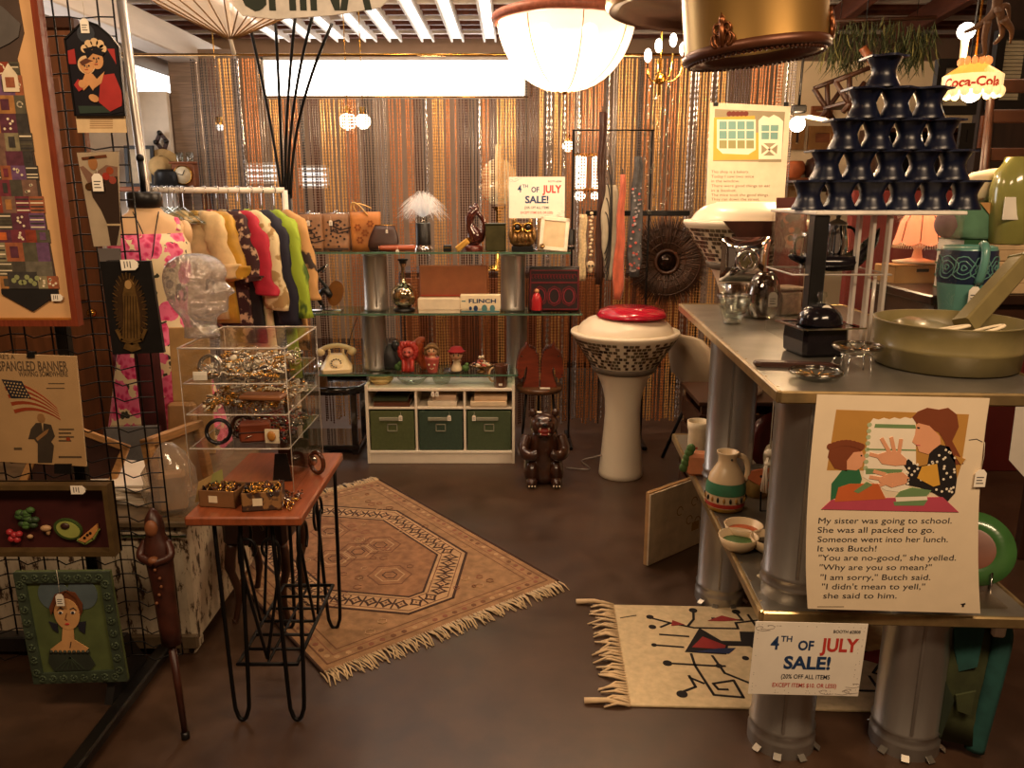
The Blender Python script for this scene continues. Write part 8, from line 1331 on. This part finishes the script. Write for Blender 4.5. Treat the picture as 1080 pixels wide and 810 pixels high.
g.build('red_lettering', q); MB(BULB).ball((0, 0, -16*s_), 9*s_, 12, 8).build('bulb', q); MB(BRASS).tube([(0, 0, 13*s_), (0, 0, 3.08-c.z)], .004, 6).build('chain', q); point('stained_bulb', c+Vector((0, 0, -.14)), 7, (1, .66, .36), .03)
c = atY(1019, 33, 3.3); q = thing('bare_bulb', 'bright bare bulb above the stained glass lamp', 'light bulb', c); MB(BULB).ball((0, 0, 0), .032, 12, 8).build('bulb', q); MB(CREAM).lathe([(.012, -.10), (.014, -.04), (.016, -.03)], 14).build('socket', q); MB(IRON).tube([(0, .0, -.1), (.03, 0, -.12), (.04, 0, 3.08-c.z)], .003, 6).build('cord', q); point('bare_bulb_light', c+Vector((0, -.08, .0)), 10, (1, .66, .36), .03)
# dark panelled section with framed blinds, antlers, garland
struct(MB(mat('dark_panel', '#2a1a12', .6, var=.3, scale=4, stretch=(8, 1, 1))).box((3.75, 5.2, 2.25), (1.75, .08, 1.6), .004).build('wall_panel_rear'))
for k, (a, b_, c_, d_, lab) in enumerate(((991, 72, 1024, 112, 'pale slatted blind in a black frame left of the stained glass lamp'), (1050, 42, 1082, 106, 'pale slatted blind in a black frame at the upper right edge'))):
    A = Art((a+c_)/2, (b_+d_)/2, 5.1); x0, y0 = A(a, d_); x1, y1 = A(c_, b_); q = thing('framed_blind', lab, 'window blind', A.o, 0, 'framed blinds'); g = MB(BLACK, FACE); frame4(g, x0-.05, y0-.05, x1+.05, y1+.05, .05, -.02, .03); g.build('frame', q); g = MB(mat('blind_slat', '#9a8f76', .6, var=.1), FACE); n = 16
    for j in range(n): g.rect(x0, y0+(y1-y0)*j/n, x1, y0+(y1-y0)*(j+.86)/n, -.01, 0)
    g.build('slats', q)
q = thing('antlers', 'branching antlers hanging at the upper right', 'antlers', atY(1050, 22, 2.9)); AN = mat('antler', '#5a3d28', .6, var=.35, scale=20); s_ = sc(2.9, 2.2); L = lambda x, y, dy=0: ((x-1050)*s_, dy, (22-y)*s_)
for P, r0 in (([(1048, -10), (1052, 10), (1040, 24), (1028, 30)], .02), ([(1052, 10), (1060, 22), (1066, 34), (1062, 42)], .016), ([(1042, 22), (1044, 38), (1050, 52), (1044, 54)], .013), ([(1058, 20), (1072, 30), (1076, 42)], .014), ([(1050, 12), (1064, 6), (1072, 22)], .014)):
    pts = spline([L(x, y, .02*i) for i, (x, y) in enumerate(P)], 5); MB(AN).tube(pts, [r0*(1-.8*i/len(pts)) for i in range(len(pts))], 8).build('tine', q)
MB(AN).tube([L(1048, -10), (0, 0, 3.08-q.location.z)], .006, 6).build('hanging_cord', q)
c = atY(925, 38, 4.6); q = thing('dried_garland', 'hanging garland of dried greenery above the navy tower', 'garland', c); g = MB(mat('dry_green', '#3f4626', .8, var=.4)); rnd = random.Random(15); s_ = sc(4.6, c.z)
for k in range(420):
    x = rnd.uniform(-58, 58)*s_; z = rnd.uniform(-26, 18)*s_*(1-.3*abs(x)/(58*s_)); y = rnd.uniform(-.08, .08); a = rnd.uniform(-.6, .6); l = rnd.uniform(.06, .14); g.tube([(x, y, z), (x+l*.3*a, y, z-l*.5), (x+l*a, y+.01, z-l)], [.004, .009, .001], 4, rnd.choice([None, None, mat('dry_olive', '#6a6636', .8, var=.3)]), False, None, .3)
g.build('sprigs', q); MB(DWOOD).tube([(-60*s_, 0, 14*s_), (60*s_, 0, 18*s_)], .012, 6).build('branch', q); g = MB(IRON)
for x in (-40, 40): g.tube([(x*s_, 0, 15*s_), (x*s_, 0, 3.06-c.z)], .002, 5)
g.build('hanging_wire', q)
q = thing('folding_chair', 'dark wooden folding chair hanging behind the navy tower top', 'chair', atY(905, 108, 4.4)); s_ = sc(4.4, 2.0); L = lambda x, y, dy=0: ((x-905)*s_, dy, (108-y)*s_)
for k, (a, b_) in enumerate((((879, 87), (905, 122)), ((893, 80), (898, 120)), ((879, 87), (918, 72)), ((890, 118), (910, 88)))):
    for y in (0, .3): MB(DWOOD).tube([L(*a, y), L(*b_, y)], .014, 6).build('rail' if k > 1 else 'leg', q)
MB(WOOD).tube([L(904, 54), L(924, 78)], .022, 8).build('crossbar', q); MB(DWOOD).box((0, .15, 0), (.14, .3, .02), .004).build('seat', q); MB(IRON).tube([L(918, 72, .15), (L(918, 72)[0], .15, 3.06-q.location.z)], .003, 5).build('hanging_wire', q)
q = thing('backdrop_bookcase', 'dark open bookcase added to darken the cream wall behind the navy tower', 'bookcase', (2.86, 5.95, 0)); zt_ = 1.99  # added as a dark backdrop seen past the navy tower
for x in (-.3, .3): MB(DWOOD).box((x, 0, zt_/2), (.03, .34, zt_), .004).build('side', q)
for k in range(6): MB(DWOOD).box((0, 0, .03+k*(zt_-.05)/5), (.57, .32, .028), .003).build('shelf', q)
MB(BLACK).box((0, .165, zt_/2), (.6, .01, zt_), 0).build('back_panel', q)
# maroon partition and shelf of folded cloth at the right
struct(MB(maroonw).box((2.45, 4.35, .78), (1.3, .06, 1.56), .004).build('wall_maroon'))
q = thing('dark_table', 'tall dark wooden table right of the metal stand carrying cloth and pottery', 'table', (1.86, 3.0, 0)); MB(mat('cab_top', '#2c1a12', .3)).box((0, 0, 1.188), (.84, .54, .035), .006).build('top', q); MB(DWOOD).box((0, 0, 1.12), (.78, .48, .10), .005).build('apron', q)
for (x, y) in ((-.36, -.21), (.36, -.21), (-.36, .21), (.36, .21)): MB(DWOOD).box((x, y, .535), (.05, .05, 1.07), .006).build('leg', q)
CTZ = 1.206
xg = on(1035, 2.88, 1.3).x; q = thing('green_book', 'stack of green cloth books right of the blue green vase', 'book', (xg, 2.9, CTZ)); 
for k in range(3): pass
COL.objects.unlink(q); bpy.data.objects.remove(q)
for k in range(4): book('book', ['lowest green cloth book right of the blue green vase', 'second green cloth book from the bottom right of the vase', 'third green cloth book from the bottom right of the vase', 'topmost green cloth book beneath the folded textile'][k], 'book', (xg, 2.92, CTZ+.046*k), (.21, .16, .045), '#3e6b3c' if k % 2 == 0 else '#2f5a38', rotz=R(3*k-4), group='green books by the vase')
z_ = CTZ+.185; q = thing('folded_textile', 'green and cream folded textile on top of the green books', 'folded cloth', (xg-.005, 2.92, z_)); MB(mat('cloth_sage', '#5f8a6c', .9, var=.2)).loft([ellring(0, 0, z, a, .09, 24, .5) for z, a in ((0, .10), (.01, .12), (.03, .125), (.045, .12), (.055, .13), (.10, .13), (.12, .12))]).build('folds', q); MB(mat('cloth_peach', '#c9965c', .9)).prism([(-.06, .125), (.07, .125), (.01, .05)], .092, .096, None, FACE).build('triangle_patch', q); MB(mat('cloth_plum', '#6a4650', .8)).ball((-.125, -.02, .05), (.04, .05, .05)).build('rolled_end', q)
q = thing('painted_mask', 'pale painted oval wooden mask lying on the folded textile', 'mask', (xg+.10, 2.92, z_+.126), 0, None, (R(14), 0, R(-4))); MB(blot('mask_paint', '#d3c2a4', '#9a6a52', 16, .62)).loft([ellring(0, .0, z, a, c_, 28, .85) for z, a, c_ in ((0, .17, .04), (.03, .2, .055), (.07, .2, .05), (.10, .16, .04), (.115, .1, .02))]).build('face', q); MB(AN).tube(spline([(.02, .02, .08), (.06, .03, .2), (.05, .03, .34)], 6), .012, 8).build('horn', q)
xj = on(1072, 2.72, 1.4).x; 
for k in range(3): one('cream_box', ['lowest cream paper box under the yellow green pitcher', 'middle cream paper box under the yellow green pitcher', 'topmost cream paper box under the yellow green pitcher'][k], 'box', MB(mat('box_cream', '#c3a67c', .7)).box((0, 0, .028), (.13, .14, .055), .003).box((0, 0, .046), (.134, .144, .018), .003), (xj+.03, 2.84, CTZ+.0565*k), R(4*k-3), 'cream boxes under the pitcher')
q = thing('green_pitcher', 'yellow green glass pitcher with a white label at the right edge', 'pitcher', (xj+.03, 2.82, CTZ+.171)); YG_ = mat('yellow_green_glass', '#8c8a4a', .15, var=.1, coat=.6); MB(YG_).lathe([(.055, 0), (.06, .01), (.07, .1), (.075, .18), (.066, .24), (.045, .27), (.04, .29), (.035, .29), (.06, .18), (0, .03)], 32).build('body', q); MB(PAPER).box((-.035, -.064, .12), (.06, .006, .075), .001).build('paper_label', q); MB(YG_).tube(bez([(.06, 0, .22), (.12, 0, .24), (.12, 0, .06), (.066, 0, .08)], 10), .010, 8).build('handle', q)
q = thing('price_board', 'pink hand written card behind the blue green vase', 'card', (on(1046, 2.75, 1.3).x, 2.735, CTZ), 0, None, (R(-8), 0, 0)); MB(mat('card_pink', '#c99a86', .7), FACE).rect(-.05, 0, .05, .10, -.001, .001).build('card', q)
# ================= floor at far right
c = atZ(1062, 446, .0); q = thing('wire_crate', 'black wire milk crate on the floor at far right', 'crate', (c.x+.1, c.y+.1, 0), R(10)); g = MB(mat('wire_grey', '#4a443e', .5))
for z in (.02, .1, .18, .26): g.tube([(-.18, -.15, z), (.18, -.15, z), (.18, .15, z), (-.18, .15, z)], .007, 6, closed=True)
for x in (-.18, -.09, 0, .09, .18):
    for y in (-.15, .15): g.tube([(x, y, .01), (x, y, .27)], .006, 6)
g.build('wire_cage', q)
A = Art(1072, 455, 2.7); q = thing('hanging_sheet', 'white paper sheet hanging at the right edge beside the stand', 'paper', A.o); MB(PAPER, FACE).prism(A.P((1075, 400), (1100, 404), (1095, 520), (1064, 485)), -.001, .001).build('sheet', q); MB(IRON).tube([(A(1088, 402)[0], 0, A(1088, 402)[1]), (A(1088, 402)[0], .04, A(1088, 402)[1])], .003, 5).build('pin', q)
wallframe('small black framed print on the dark panel right of the navy tower', 1009, 130, 1027, 157, 5.12, BLACK, mat('print_cream', ''), .04, BROWNL); wallframe('narrow pale print beside the small black framed one on the dark panel', 1031, 122, 1043, 156, 5.12, WOOD, mat('print_pale', ''), .02)
q = thing('child_chair', 'small dark wooden chair standing on the tall table behind the painted mask', 'chair', (1.93, 3.10, CTZ)); zk = atY(1066, 72, 3.1).z-CTZ
for x in (-.10, .10): MB(DWOOD).tube([(x, .09, 0), (x, .10, zk*.5), (x*1.05, .12, zk)], [.017, .018, .013], 8).build('back_post', q); MB(DWOOD).tube([(x, -.10, 0), (x, -.10, .30)], .016, 8).build('leg', q)
MB(DWOOD).box((0, 0, .31), (.26, .26, .022), .005).build('seat', q)
for k in (.62, .8, .94): MB(DWOOD).box((0, .112, zk*k), (.19, .016, .05), .004).build('back_slat', q)
MB(DWOOD).tube([(-.1, -.1, .12), (.1, -.1, .12)], .010, 6).build('stretcher', q)
# ================= unseen lights added over the shop floor
WARM = (1, .69, .42)
area('ceiling_fill_right', (1.3, .5, 2.85), (1.0, 2.0, .7), 56, 1.2, .35, WARM); area('ceiling_fill_left', (-1.0, .6, 2.9), (-1.0, 2.2, .9), 36, 1.2, .35, WARM)  # unseen area lights added overhead to brighten the foreground and the brass
point('overhead_fill_rear', (2.4, 3.6, 2.7), 10, WARM, .12); point('overhead_fill_rack', (-1.7, 2.75, 2.85), 30, WARM, .1); point('overhead_fill_shelf', (-.5, 3.6, 2.8), 34, WARM, .1)  # unseen point lights added to brighten the rear, rack and shelves
area('left_daylight_fill', (-4.3, 6.3, 1.6), (-1.0, 4.6, .4), 70, 1.6, 1.8, (1, .93, .88))  # unseen daylight source added at the left rear; no door is built
point('overhead_fill_curtain', (.7, 4.2, 2.85), 26, WARM, .1); point('overhead_fill_curtain', (-1.1, 4.3, 2.85), 26, WARM, .1)  # unseen point lights added to brighten the front of the curtain
